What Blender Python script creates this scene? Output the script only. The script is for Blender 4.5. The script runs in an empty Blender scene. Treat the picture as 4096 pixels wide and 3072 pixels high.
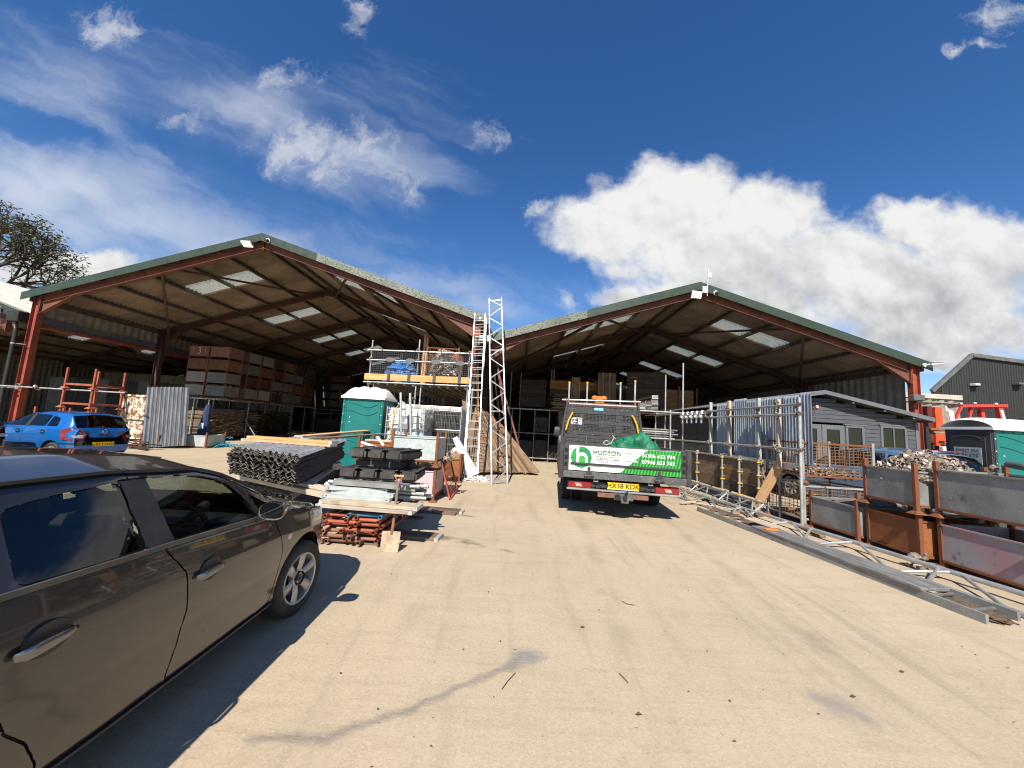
import bpy, bmesh, math, random
import numpy as np
from mathutils import Vector, Matrix
R = math.radians
rnd = random.Random(7)
sc = bpy.context.scene
COL = sc.collection

# ------------------------------------------------------------------ camera
def build_camera():
    yaw, pit, rol = -0.0248, 0.1119, 0.0596
    F = Vector((math.sin(yaw)*math.cos(pit), math.cos(yaw)*math.cos(pit), math.sin(pit)))
    R0 = Vector((math.cos(yaw), -math.sin(yaw), 0))
    U0 = R0.cross(F)
    rt = math.cos(rol)*R0 + math.sin(rol)*U0
    up = -math.sin(rol)*R0 + math.cos(rol)*U0
    cam = bpy.data.cameras.new('camera')
    cam.sensor_width = 36.0
    cam.lens = 1492/4096*36
    cam.clip_start, cam.clip_end = 0.05, 3000
    o = bpy.data.objects.new('camera', cam)
    m = Matrix((rt, up, -F)).transposed().to_4x4()
    m.translation = (0, 0, 1.62)
    o.matrix_world = m
    COL.objects.link(o)
    sc.camera = o
build_camera()

# ------------------------------------------------------------------ sun, sky
SUN_EL, SUN_AZ = R(44), R(9)          # light travels towards +Y, a little to +X
def build_sun():
    l = bpy.data.lights.new('sun', 'SUN')
    l.energy = 4.6
    l.angle = R(0.55)
    l.color = (1.0, 0.93, 0.82)
    o = bpy.data.objects.new('sun', l)
    d = Vector((math.sin(SUN_AZ)*math.cos(SUN_EL), math.cos(SUN_AZ)*math.cos(SUN_EL), -math.sin(SUN_EL)))
    o.rotation_euler = d.to_track_quat('-Z', 'Y').to_euler()
    o.location = (-3, -20, 30)
    COL.objects.link(o)
build_sun()

class NT:
    """tiny node-tree helper"""
    def __init__(s, nt): s.nt = nt
    def n(s, t, **k):
        x = s.nt.nodes.new(t)
        for a, b in k.items(): setattr(x, a, b)
        return x
    def l(s, a, b): s.nt.links.new(a, b)
    def put(s, sock, v):
        if isinstance(v, bpy.types.NodeSocket): s.l(v, sock)
        elif v is not None: sock.default_value = v
    def m(s, op, a, b=None, c=None, clamp=False):
        x = s.n('ShaderNodeMath', operation=op, use_clamp=clamp)
        for i, v in enumerate((a, b, c)): s.put(x.inputs[i], v)
        return x.outputs[0]
    def v(s, op, a, b=None, out=0):
        x = s.n('ShaderNodeVectorMath', operation=op)
        s.put(x.inputs[0], a)
        if op == 'SCALE': s.put(x.inputs['Scale'], b)
        else: s.put(x.inputs[1], b)
        return x.outputs['Value' if op in ('LENGTH', 'DOT_PRODUCT', 'DISTANCE') else 0]
    def noise(s, vec, scale, detail=5, rough=.55, dist=0., dim='3D'):
        x = s.n('ShaderNodeTexNoise', noise_dimensions=dim)
        s.put(x.inputs['Vector'], vec); s.put(x.inputs['Scale'], scale)
        x.inputs['Detail'].default_value = detail; x.inputs['Roughness'].default_value = rough
        x.inputs['Distortion'].default_value = dist
        return x.outputs[0]
    def ramp(s, f, lo, hi, a=0., b=1.):
        x = s.n('ShaderNodeMapRange', clamp=True, interpolation_type='SMOOTHSTEP')
        for i, v in enumerate((f, lo, hi, a, b)): s.put(x.inputs[i], v)
        return x.outputs[0]
    def mix(s, f, a, b, blend='MIX'):
        x = s.n('ShaderNodeMix', data_type='RGBA', blend_type=blend, clamp_factor=True)
        s.put(x.inputs[0], f)
        for i, v in ((6, a), (7, b)):
            if isinstance(v, tuple) and len(v) == 3: v = v + (1,)
            s.put(x.inputs[i], v)
        return x.outputs[2]
    def xyz(s, x=0., y=0., z=0.):
        c = s.n('ShaderNodeCombineXYZ')
        for i, v in enumerate((x, y, z)): s.put(c.inputs[i], v)
        return c.outputs[0]
    def sep(s, v):
        c = s.n('ShaderNodeSeparateXYZ'); s.l(v, c.inputs[0]); return c.outputs

def build_world():
    w = bpy.data.worlds.new('World'); sc.world = w; w.use_nodes = True
    w.cycles.sampling_method = 'MANUAL'; w.cycles.sample_map_resolution = 512
    N = NT(w.node_tree)
    bg = w.node_tree.nodes['Background']
    sky = N.n('ShaderNodeTexSky', sky_type='NISHITA', sun_disc=False)
    sky.sun_elevation = SUN_EL; sky.sun_rotation = R(180) + SUN_AZ
    sky.air_density, sky.dust_density, sky.ozone_density = 1.0, 0.08, 3.0
    sky.altitude = 50
    hs = N.n('ShaderNodeHueSaturation'); hs.inputs['Saturation'].default_value = 1.27
    hs.inputs['Value'].default_value = 1.12; hs.inputs['Hue'].default_value = .508
    N.l(sky.outputs[0], hs.inputs['Color'])
    skyc = hs.outputs[0]
    d = N.n('ShaderNodeTexCoord').outputs['Generated']
    dx, dy, dz = N.sep(d)
    # sky drawn on a flat cloud deck ahead: u = x/y, w = z/y, the clouds behind the viewer mirror that
    ya = N.m('MAXIMUM', N.m('ABSOLUTE', dy), 0.05)
    u = N.m('DIVIDE', dx, ya); wv = N.m('DIVIDE', dz, ya)
    uv = N.xyz(u, wv, 0.)
    warp = N.n('ShaderNodeTexNoise'); warp.inputs['Scale'].default_value = 5.5; warp.inputs['Detail'].default_value = 8
    warp.inputs['Roughness'].default_value = .62
    N.l(uv, warp.inputs['Vector'])
    wv2 = N.v('SUBTRACT', warp.outputs['Color'], (.5, .5, .5))
    uvw = N.v('ADD', uv, N.v('SCALE', wv2, .17))
    def field(blobs):
        f = None
        for (bx, by, rx, ry, h) in blobs:
            q = N.v('MULTIPLY', N.v('SUBTRACT', uvw, (bx, by, 0)), (1/rx, 1/ry, 0))
            e = N.m('MULTIPLY_ADD', N.v('LENGTH', q), -h, h)
            f = e if f is None else N.m('SMOOTH_MAX', f, e, .15)
        return f
    cum = field(CUMULUS)
    n1 = N.noise(uv, 7., 9, .6)
    a = N.ramp(N.m('MULTIPLY_ADD', N.m('SUBTRACT', n1, .5), .85, cum), -.04, .42)
    # shading of the cumulus: bright billows above, grey towards the flat base
    n2 = N.noise(N.v('ADD', uv, (.012, .035, 0)), 7., 5, .5)
    relief = N.m('MULTIPLY', N.m('SUBTRACT', n1, n2), 3.2)
    base = N.ramp(N.m('MULTIPLY_ADD', u, -.05, wv), .60, .34)
    n3 = N.noise(uv, 3.2, 5, .6)
    g = N.m('MULTIPLY', base, N.ramp(n3, .32, .62))
    shade = N.m('ADD', N.m('MULTIPLY', g, .72), N.m('MULTIPLY', relief, -.55), clamp=True)
    edge = N.ramp(a, .3, 1., 0., 1.)
    ccol = N.mix(N.m('MULTIPLY', shade, edge), (7.0, 7.0, 6.95), (3.5, 3.6, 3.85))
    # thin high streaks on the left, combed along one direction
    rot = N.n('ShaderNodeVectorRotate', rotation_type='Z_AXIS'); rot.inputs['Angle'].default_value = R(24)
    N.l(N.v('ADD', uv, N.v('SCALE', wv2, .12)), rot.inputs['Vector'])
    st = N.v('MULTIPLY', rot.outputs[0], (1.1, 5.2, 1))
    c1 = N.noise(st, 1.4, 7, .55, .5)
    c2 = N.noise(uv, 1.3, 3, .5)
    mask = field(CIRRUS)
    ci = N.ramp(N.m('ADD', N.m('MULTIPLY', N.m('SUBTRACT', c1, .5), 1.5), N.m('ADD', mask, N.m('MULTIPLY', N.m('SUBTRACT', c2, .5), .5))), -.25, .95)
    ci = N.m('MULTIPLY', ci, .78)
    wisp = field(WISPS)
    n4 = N.noise(N.v('ADD', uv, N.v('SCALE', wv2, .22)), 13., 9, .66)
    wa = N.m('MULTIPLY', N.ramp(N.m('MULTIPLY_ADD', N.m('SUBTRACT', n4, .5), 2.3, wisp), .0, 1.0), .66)
    c = N.mix(ci, skyc, (5.6, 6.0, 6.7))
    c = N.mix(wa, c, (6.3, 6.4, 6.7))
    c = N.mix(a, c, ccol)
    # below the horizon the world is only ground colour
    c = N.mix(N.ramp(dz, -.02, .0), (1.6, 1.35, 1.0), c)
    N.l(c, bg.inputs[0])
    bg.inputs[1].default_value = 0.075
CUMULUS = [ (0.211, 0.571, 0.189, 0.113, 1.00), (0.433, 0.695, 0.182, 0.131, 1.00), (0.336, 0.622, 0.230, 0.145, 1.00), (0.657, 0.637, 0.193, 0.113, 1.00), (0.511, 0.512, 0.355, 0.141, 1.00), (0.851, 0.493, 0.283, 0.139, 1.00), (0.999, 0.617, 0.075, 0.082, 0.80), (1.067, 0.620, 0.115, 0.089, 1.00), (1.224, 0.555, 0.220, 0.140, 1.00), (1.082, 0.434, 0.410, 0.137, 1.00), (0.286, 0.370, 0.116, 0.050, 0.80), (0.544, 0.377, 0.350, 0.108, 1.00), (1.074, 0.308, 0.274, 0.076, 0.80), (1.240, 0.344, 0.170, 0.084, 0.80), (1.136, 0.250, 0.195, 0.048, 0.70), (-1.255, 0.370, 0.240, 0.067, 0.80), (-1.402, 0.363, 0.183, 0.067, 0.80) ]
CIRRUS = [ (-1.454, 0.614, 0.463, 0.159, 0.75), (-1.170, 0.511, 0.511, 0.115, 0.55), (-0.866, 0.450, 0.502, 0.098, 0.55), (-0.426, 0.384, 0.420, 0.066, 0.50), (-0.175, 0.332, 0.242, 0.043, 0.40), (-0.857, 0.906, 0.391, 0.116, 0.35), (-0.464, 0.762, 0.242, 0.120, 0.45), (-1.412, 0.983, 0.349, 0.128, 0.25) ]
WISPS = [ (-1.332, 1.141, 0.118, 0.083, 0.90), (-0.704, 0.775, 0.141, 0.096, 1.00), (-0.601, 0.724, 0.088, 0.087, 0.80), (-0.514, 0.807, 0.126, 0.064, 0.65), (-0.771, 1.001, 0.145, 0.059, 0.50), (-0.369, 0.688, 0.109, 0.070, 0.50), (-0.557, 1.214, 0.058, 0.083, 0.80), (-0.125, 0.832, 0.085, 0.050, 0.55), (1.346, 1.292, 0.094, 0.076, 0.90), (1.223, 1.184, 0.050, 0.029, 0.70), (1.315, 1.183, 0.071, 0.029, 0.60), (0.018, 0.614, 0.050, 0.034, 0.80), (0.849, 0.632, 0.062, 0.037, 0.60), (0.108, 0.354, 0.048, 0.036, 0.80), (-1.046, 0.841, 0.083, 0.033, 0.50) ]
build_world()
sc.view_settings.view_transform = "Standard"
sc.view_settings.look = "None"
sc.view_settings.exposure = 0.75
sc.view_settings.gamma = 1.0
sc.render.engine = "CYCLES"
sc.cycles.use_denoising = True
sc.cycles.max_bounces = 8
sc.cycles.filter_width = 1.1
sc.cycles.caustics_reflective = False
sc.cycles.caustics_refractive = False

# ------------------------------------------------------------------ object helpers
WM = {}
_cache = {}
def thing(name, label, cat, loc=(0, 0, 0), rotz=0., group=None, scale=1.):
    o = bpy.data.objects.new(name, None)
    COL.objects.link(o)
    o.empty_display_size = .2
    m = Matrix.Translation(Vector(loc)) @ Matrix.Rotation(rotz, 4, 'Z') @ Matrix.Scale(scale, 4)
    o.matrix_world = m
    WM[o.name] = m
    tag(o, label, cat, group)
    return o
def tag(o, label, cat, group=None, kind=None):
    if label: o['label'] = label
    if cat: o['category'] = cat
    if group: o['group'] = group
    if kind: o['kind'] = kind
    return o
def link(name, me, parent=None, M=None, kind=None, label=None):
    """one mesh object; M is its world matrix (default: the parent's)"""
    o = bpy.data.objects.new(name, me)
    COL.objects.link(o)
    if M is None: M = WM[parent.name] if parent else Matrix()
    if parent:
        o.parent = parent
        o.matrix_local = WM[parent.name].inverted() @ M
    else:
        o.matrix_world = M
    WM[o.name] = M
    if kind: o['kind'] = kind
    if label: o['label'] = label
    return o
def T(x, y, z): return Matrix.Translation((x, y, z))
def RZ(a): return Matrix.Rotation(a, 4, 'Z')
def RX(a): return Matrix.Rotation(a, 4, 'X')
def RY(a): return Matrix.Rotation(a, 4, 'Y')
def axis(p0, p1, up=(0, 0, 1), at=.5):
    """matrix whose X axis runs p0 -> p1, Z near up, origin between them"""
    p0, p1 = Vector(p0), Vector(p1)
    x = (p1-p0).normalized(); u = Vector(up)
    y = u.cross(x)
    if y.length < 1e-4: y = Vector((0, 1, 0)).cross(x)
    y.normalize(); z = x.cross(y)
    m = Matrix((x, y, z)).transposed().to_4x4()
    m.translation = p0.lerp(p1, at)
    return m

class MB:
    """collects geometry for ONE mesh"""
    def __init__(s): s.v = []; s.f = []; s.mi = []; s.cur = 0
    def add(s, vs, fs, M=None):
        b = len(s.v)
        if M is not None: vs = [M @ Vector(v) for v in vs]
        s.v += [tuple(v) for v in vs]
        s.f += [tuple(i+b for i in f) for f in fs]
        s.mi += [s.cur]*len(fs)
        return s
    def box(s, a, b, M=None):
        x0, y0, z0 = a; x1, y1, z1 = b
        vs = [(x0, y0, z0), (x1, y0, z0), (x1, y1, z0), (x0, y1, z0), (x0, y0, z1), (x1, y0, z1), (x1, y1, z1), (x0, y1, z1)]
        return s.add(vs, [(0, 3, 2, 1), (4, 5, 6, 7), (0, 1, 5, 4), (1, 2, 6, 5), (2, 3, 7, 6), (3, 0, 4, 7)], M)
    def cbox(s, L, w, h, M=None): return s.box((-L/2, -w/2, -h/2), (L/2, w/2, h/2), M)
    def bar(s, p0, p1, w, h=None, up=(0, 0, 1)):
        h = h or w
        L = (Vector(p1)-Vector(p0)).length
        return s.cbox(L, w, h, axis(p0, p1, up))
    def cyl(s, p0, p1, r, n=8, r1=None, cap=True, up=(0, 0, 1)):
        r1 = r if r1 is None else r1
        L = (Vector(p1)-Vector(p0)).length
        M = axis(p0, p1, up, 0.)
        vs = []
        for i in range(n):
            a = 2*math.pi*i/n
            vs += [(0, r*math.cos(a), r*math.sin(a)), (L, r1*math.cos(a), r1*math.sin(a))]
        fs = [(2*i, (2*i+2) % (2*n), (2*i+3) % (2*n), 2*i+1) for i in range(n)]
        if cap: fs += [tuple(2*i for i in range(n))[::-1], tuple(2*i+1 for i in range(n))]
        return s.add(vs, fs, M)
    def pipe(s, p0, p1, r, n=10, t=.004, deep=.15):
        """open-ended tube: a dark bore shows at both ends"""
        L = (Vector(p1)-Vector(p0)).length; ri = max(r-t, r*.5); deep = min(deep, L*.45)
        M = axis(p0, p1, (0, 0, 1), 0.)
        rings = [(0, ri, deep), (0, ri, 0), (0, r, 0), (0, r, L), (0, ri, L), (0, ri, L-deep)]
        vs = []
        for (_, rr, x) in rings:
            vs += [(x, rr*math.cos(2*math.pi*i/n), rr*math.sin(2*math.pi*i/n)) for i in range(n)]
        fs = []
        for k in range(5):
            for i in range(n):
                j = (i+1) % n
                fs.append((k*n+i, k*n+j, (k+1)*n+j, (k+1)*n+i))
        fs.append(tuple(range(n))); fs.append(tuple(range(5*n, 6*n))[::-1])
        return s.add(vs, fs, M)
    def path(s, pts, r, n=6):
        for a, b in zip(pts[:-1], pts[1:]): s.cyl(a, b, r, n)
        return s
    def prism(s, poly, y0, y1, M=None):
        """polygon in the x-z plane extruded along y"""
        n = len(poly)
        vs = [(x, y0, z) for x, z in poly] + [(x, y1, z) for x, z in poly]
        fs = [tuple(range(n)), tuple(range(n, 2*n))[::-1]] + [(i, i+n, (i+1) % n+n, (i+1) % n) for i in range(n)]
        return s.add(vs, fs, M)
    def lathe(s, prof, n=24, M=None, axis_y=True):
        """profile of (radius, offset) spun about the y axis"""
        vs = []
        for r, o in prof:
            vs += [(r*math.cos(2*math.pi*i/n), o, r*math.sin(2*math.pi*i/n)) for i in range(n)]
        fs = []
        for k in range(len(prof)-1):
            for i in range(n):
                j = (i+1) % n
                fs.append((k*n+i, (k+1)*n+i, (k+1)*n+j, k*n+j))
        return s.add(vs, fs, M)
    def mesh(s, mats, smooth=False, bev=0., name='m', ang=35, seg=1):
        me = bpy.data.meshes.new(name)
        me.from_pydata(s.v, [], s.f)
        if not isinstance(mats, (list, tuple)): mats = [mats]
        for m in mats: me.materials.append(m)
        if len(mats) > 1:
            for p, i in zip(me.polygons, s.mi): p.material_index = i
        bm = bmesh.new(); bm.from_mesh(me)
        bmesh.ops.recalc_face_normals(bm, faces=bm.faces)
        if bev:
            es = [e for e in bm.edges if len(e.link_faces) == 2 and e.calc_face_angle(0) > .5]
            bmesh.ops.bevel(bm, geom=es, offset=bev, segments=seg, affect='EDGES', clamp_overlap=True)
        bm.to_mesh(me); bm.free()
        if smooth:
            for p in me.polygons: p.use_smooth = True
            if ang < 180: me.set_sharp_from_angle(angle=R(ang))
        return me
    def obj(s, name, mats, parent=None, M=None, **k):
        kw = {a: k.pop(a) for a in ('kind', 'label') if a in k}
        return link(name, s.mesh(mats, name=name, **k), parent, M, **kw)

def cached(key, fn):
    if key not in _cache: _cache[key] = fn()
    return _cache[key]
def box_mesh(L, w, h, mat, bev=0.):
    L, w, h = round(L, 3), round(w, 3), round(h, 3)
    return cached(('box', L, w, h, mat.name, bev), lambda: MB().cbox(L, w, h).mesh(mat, bev=bev, name='block'))
def tube_mesh(L, r, mat, n=10, hollow=True):
    L = round(L, 2)
    def f():
        b = MB()
        if hollow: b.pipe((-L/2, 0, 0), (L/2, 0, 0), r, n)
        else: b.cyl((-L/2, 0, 0), (L/2, 0, 0), r, n)
        return b.mesh(mat, smooth=True, ang=50, name='tube')
    return cached(('tube', L, r, mat.name, n, hollow), f)
def beam(name, p0, p1, w, h, mat, parent, up=(0, 0, 1), bev=0.):
    L = (Vector(p1)-Vector(p0)).length
    return link(name, box_mesh(L, w, h, mat, bev), parent, axis(p0, p1, up))
def tube(name, p0, p1, mat, parent, r=.0242, n=10, hollow=True):
    L = (Vector(p1)-Vector(p0)).length
    return link(name, tube_mesh(L, r, mat, n, hollow), parent, axis(p0, p1))
def ibeam_mesh(L, h, b, mat, tf=.014, tw=.010):
    def f():
        m = MB()
        m.box((0, -b/2, h/2-tf), (L, b/2, h/2)); m.box((0, -b/2, -h/2), (L, b/2, -h/2+tf)); m.box((0, -tw/2, -h/2+tf), (L, tw/2, h/2-tf))
        return m.mesh(mat, name='ibeam')
    return cached(('ib', round(L, 3), h, b, mat.name), f)
def ibeam(name, p0, p1, h, b, mat, parent, up=(0, 0, 1)):
    return link(name, ibeam_mesh((Vector(p1)-Vector(p0)).length, h, b, mat), parent, axis(p0, p1, up, 0.))
def corr_mesh(L, w, mat, pitch=.146, amp=.024, t=.006, seg=6, sag=0., shear=0., trap=False, tear=0.):
    """corrugated sheet: length along x (0..L), waves across y (0..w)"""
    def f():
        n = max(2, int(round(w/pitch)))*seg
        nx = 5 if sag else 1
        vs, fs = [], []
        rr = random.Random(int(L*1000+w*77+amp*9999+tear*555))
        jit = [rr.uniform(-tear, tear) for _ in range(n+1)]
        for k in (0, 1):
            for ix in range(nx+1):
                for i in range(n+1):
                    y = w*i/n
                    ph = 2*math.pi*y/pitch
                    if trap:
                        c = max(-1, min(1, 2.2*math.cos(ph)))
                    else: c = math.cos(ph)
                    fx = ix/nx
                    x = L*fx + shear*y + (jit[i] if ix == 0 else 0)
                    vs.append((x, y, amp*c*(1 if not sag else 1) - sag*math.sin(math.pi*fx) - (t if k else 0)))
        def idx(k, ix, i): return k*(nx+1)*(n+1)+ix*(n+1)+i
        for ix in range(nx):
            for i in range(n):
                fs.append((idx(0, ix, i), idx(0, ix+1, i), idx(0, ix+1, i+1), idx(0, ix, i+1)))
                fs.append((idx(1, ix, i), idx(1, ix, i+1), idx(1, ix+1, i+1), idx(1, ix+1, i)))
        for i in range(n):
            fs.append((idx(0, 0, i), idx(0, 0, i+1), idx(1, 0, i+1), idx(1, 0, i)))
            fs.append((idx(0, nx, i+1), idx(0, nx, i), idx(1, nx, i), idx(1, nx, i+1)))
        for ix in range(nx):
            fs.append((idx(0, ix+1, 0), idx(0, ix, 0), idx(1, ix, 0), idx(1, ix+1, 0)))
            fs.append((idx(0, ix, n), idx(0, ix+1, n), idx(1, ix+1, n), idx(1, ix, n)))
        return MB().add(vs, fs).mesh(mat, smooth=True, ang=50, name='sheet')
    return cached(('corr', L, w, mat.name, pitch, amp, t, seg, sag, shear, trap, tear), f)
def text(name, body, size, mat, parent, M, bold=.0, ext=.001, align='CENTER', space=1.):
    c = bpy.data.curves.new(name, 'FONT')
    c.body = body; c.size = size; c.align_x = align; c.align_y = 'CENTER'
    c.extrude = ext; c.offset = bold*size; c.space_character = space; c.resolution_u = 3
    tmp = bpy.data.objects.new('tmp', c); COL.objects.link(tmp)
    dg = bpy.context.evaluated_depsgraph_get()
    me = bpy.data.meshes.new_from_object(tmp.evaluated_get(dg))
    bpy.data.objects.remove(tmp); me.materials.clear(); me.materials.append(mat)
    return link(name, me, parent, M)
def facing(p, n, up=(0, 0, 1)):
    """matrix for flat lettering: local z points along n, local y up"""
    z = Vector(n).normalized(); x = Vector(up).cross(z).normalized(); y = z.cross(x)
    m = Matrix((x, y, z)).transposed().to_4x4(); m.translation = p
    return m
def copy_tree(o, M, parent=None):
    """a copy of a thing or part with copies of its children; M = world matrix of the copy"""
    c = o.copy(); COL.objects.link(c)
    c.parent = parent
    if parent: c.matrix_local = WM[parent.name].inverted() @ M
    else: c.matrix_world = M
    WM[c.name] = M
    for ch in KIDS.get(o.name, []):
        copy_tree(ch, M @ (WM[o.name].inverted() @ WM[ch.name]), c)
    return c
KIDS = {}
def snapshot():
    KIDS.clear()
    for o in COL.objects:
        if o.parent: KIDS.setdefault(o.parent.name, []).append(o)
ORD = ['first', 'second', 'third', 'fourth', 'fifth', 'sixth', 'seventh', 'eighth', 'ninth', 'tenth', 'eleventh', 'twelfth',
       'thirteenth', 'fourteenth', 'fifteenth', 'sixteenth', 'seventeenth', 'eighteenth', 'nineteenth', 'twentieth']

# ------------------------------------------------------------------ materials
def mat(name, c1, c2=None, rough=.6, metal=0., ns=3., st=(1, 1, 1), lo=.35, hi=.65, var=.0, bump=0., bs=60., bst=None,
        rust=None, rust_at=.6, rust_s=4., spec=.5, coat=0., det=6, spots=None):
    m = bpy.data.materials.new(name); m.use_nodes = True
    N = NT(m.node_tree); p = m.node_tree.nodes['Principled BSDF']
    c2 = c2 or c1
    oc = N.n('ShaderNodeTexCoord').outputs['Object']
    rn = N.n('ShaderNodeObjectInfo').outputs['Random']
    vec = N.v('ADD', oc, N.xyz(N.m('MULTIPLY', rn, 57.), N.m('MULTIPLY', rn, 31.), N.m('MULTIPLY', rn, 83.)))
    vs = N.v('MULTIPLY', vec, st)
    f = N.ramp(N.noise(vs, ns, det, .6), lo, hi)
    c = N.mix(f, c1, c2)
    rough_s = None
    if spots:
        sc_, thr, cs = spots
        c = N.mix(N.ramp(N.noise(vec, sc_, 2, .5), thr, thr+.06), c, cs)
    if rust:
        rf = N.ramp(N.noise(vec, rust_s, 8, .65), rust_at, rust_at+.12)
        r2 = N.mix(N.noise(vec, rust_s*6, 4, .6), rust, tuple(x*.45 for x in rust))
        c = N.mix(rf, c, r2)
        rough_s = N.ramp(rf, 0, 1, rough, .9)
        if metal: N.l(N.ramp(rf, 0, 1, metal, 0.), p.inputs['Metallic'])
    if var:
        hs = N.n('ShaderNodeHueSaturation'); N.l(c, hs.inputs['Color'])
        N.l(N.m('MULTIPLY_ADD', rn, 2*var, 1-var), hs.inputs['Value']); c = hs.outputs[0]
    N.put(p.inputs['Base Color'], c)
    if rough_s is not None: N.l(rough_s, p.inputs['Roughness'])
    else:
        N.l(N.ramp(N.noise(vs, ns*2.3, 4, .6), .3, .7, max(.02, rough-.08), min(1, rough+.08)), p.inputs['Roughness'])
    if not (rust and metal): p.inputs['Metallic'].default_value = metal
    p.inputs['Specular IOR Level'].default_value = spec
    p.inputs['Coat Weight'].default_value = coat
    p.inputs['Coat Roughness'].default_value = .04
    if bump:
        b = N.n('ShaderNodeBump'); b.inputs['Strength'].default_value = bump; b.inputs['Distance'].default_value = .01
        N.l(N.noise(N.v('MULTIPLY', vec, bst or st), bs, 4, .6), b.inputs['Height']); N.l(b.outputs[0], p.inputs['Normal'])
    return m

def wood(name, c1, c2, var=.22, rough=.82, grain=1.0, dirt=None):
    """boards are long in local x"""
    m = bpy.data.materials.new(name); m.use_nodes = True
    N = NT(m.node_tree); p = m.node_tree.nodes['Principled BSDF']
    oc = N.n('ShaderNodeTexCoord').outputs['Object']
    rn = N.n('ShaderNodeObjectInfo').outputs['Random']
    vec = N.v('ADD', oc, N.xyz(N.m('MULTIPLY', rn, 57.), N.m('MULTIPLY', rn, 31.), N.m('MULTIPLY', rn, 83.)))
    g = N.noise(N.v('MULTIPLY', vec, (1.2, 26, 26)), 1.6, 7, .65, .4)
    k = N.noise(N.v('MULTIPLY', vec, (2.2, 6, 6)), 1.1, 5, .6)
    f = N.m('ADD', N.m('MULTIPLY', N.ramp(g, .3, .7), .65*grain), N.m('MULTIPLY', N.ramp(k, .35, .7), .5), clamp=True)
    c = N.mix(f, c1, c2)
    if dirt: c = N.mix(N.m('MULTIPLY', N.ramp(N.noise(vec, 3.1, 6, .62), .5, .75), .8), c, dirt)
    hs = N.n('ShaderNodeHueSaturation'); N.l(c, hs.inputs['Color'])
    N.l(N.m('MULTIPLY_ADD', rn, 2*var, 1-var), hs.inputs['Value'])
    N.l(N.m('MULTIPLY_ADD', N.m('FRACT', N.m('MULTIPLY', rn, 17.)), .3, .85), hs.inputs['Saturation'])
    N.l(hs.outputs[0], p.inputs['Base Color'])
    p.inputs['Roughness'].default_value = rough; p.inputs['Specular IOR Level'].default_value = .25
    b = N.n('ShaderNodeBump'); b.inputs['Strength'].default_value = .35; b.inputs['Distance'].default_value = .004
    N.l(g, b.inputs['Height']); N.l(b.outputs[0], p.inputs['Normal'])
    return m

def glass(name, tint, refl_rough=.02, dens=1.):
    m = bpy.data.materials.new(name); m.use_nodes = True
    nt = m.node_tree; N = NT(nt)
    nt.nodes.remove(nt.nodes['Principled BSDF'])
    out = nt.nodes['Material Output']
    tr = N.n('ShaderNodeBsdfTransparent'); tr.inputs[0].default_value = tint + (1,)
    gl = N.n('ShaderNodeBsdfGlossy'); gl.inputs['Roughness'].default_value = refl_rough
    lw = N.n('ShaderNodeLayerWeight'); lw.inputs[0].default_value = .5
    fac = N.m('MULTIPLY_ADD', N.m('POWER', lw.outputs['Facing'], 4.), .85, .07, clamp=True)
    mx = N.n('ShaderNodeMixShader')
    N.l(fac, mx.inputs[0]); N.l(tr.outputs[0], mx.inputs[1]); N.l(gl.outputs[0], mx.inputs[2]); N.l(mx.outputs[0], out.inputs[0])
    return m

def translucent(name, c1, c2, ns=30., mixf=.5):
    m = bpy.data.materials.new(name); m.use_nodes = True
    nt = m.node_tree; N = NT(nt)
    p = nt.nodes['Principled BSDF']; out = nt.nodes['Material Output']
    oc = N.n('ShaderNodeTexCoord').outputs['Object']
    c = N.mix(N.ramp(N.noise(oc, ns, 3, .6), .5, .7), c1, c2)
    t = N.n('ShaderNodeBsdfTranslucent')
    N.l(c, t.inputs[0]); N.l(c, p.inputs['Base Color'])
    p.inputs['Roughness'].default_value = .5
    mx = N.n('ShaderNodeMixShader'); mx.inputs[0].default_value = mixf
    N.l(p.outputs[0], mx.inputs[1]); N.l(t.outputs[0], mx.inputs[2]); N.l(mx.outputs[0], out.inputs[0])
    return m

def lamp_mat(name, col, strength):
    m = bpy.data.materials.new(name); m.use_nodes = True
    p = m.node_tree.nodes['Principled BSDF']
    p.inputs['Base Color'].default_value = (.8, .8, .78, 1)
    p.inputs['Emission Color'].default_value = col + (1,)
    p.inputs['Emission Strength'].default_value = strength
    return m

RUST = (.16, .055, .022)
M_red = mat('red_oxide_steel', (.33, .066, .036), (.20, .048, .030), .62, 0, 2.2, rust=(.12, .05, .028), rust_at=.6, rust_s=5, bump=.15, bs=45)
M_frame = mat('shade_dimmed_frame_steel', (.19, .062, .036), (.11, .042, .028), .65, 0, 2.2, rust=(.09, .045, .03), rust_at=.58, rust_s=5)  # same red steel, darkened so the front rafters read as shaded
M_shadesteel = mat('shaded_frame_steel', (.085, .038, .026), (.055, .027, .02), .7, 0, 2.2, bump=.12, bs=40)  # frame steel once more, the shade on the inner frames put into its colour
M_rust = mat('rusty_steel', RUST, (.20, .066, .026), .85, 0, 6, lo=.3, hi=.7, bump=.35, bs=90)
M_rustplate = mat('rusty_plate', (.30, .105, .03), (.19, .062, .022), .8, 0, 3, lo=.3, hi=.7, bump=.2, bs=70, spots=(26, .66, (.10, .035, .018)))
M_galv = mat('galvanised_tube', (.52, .53, .52), (.36, .36, .35), .42, .55, 5, var=.14, rust=(.22, .12, .07), rust_at=.66, rust_s=5, bump=.1, bs=50)
M_galv_dark = mat('old_galvanised_tube', (.24, .235, .225), (.15, .145, .14), .55, .4, 5, var=.25, rust=(.14, .08, .05), rust_at=.6, rust_s=6)
M_alu = mat('aluminium', (.78, .78, .76), (.62, .62, .61), .33, .75, 4, var=.06)
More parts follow.
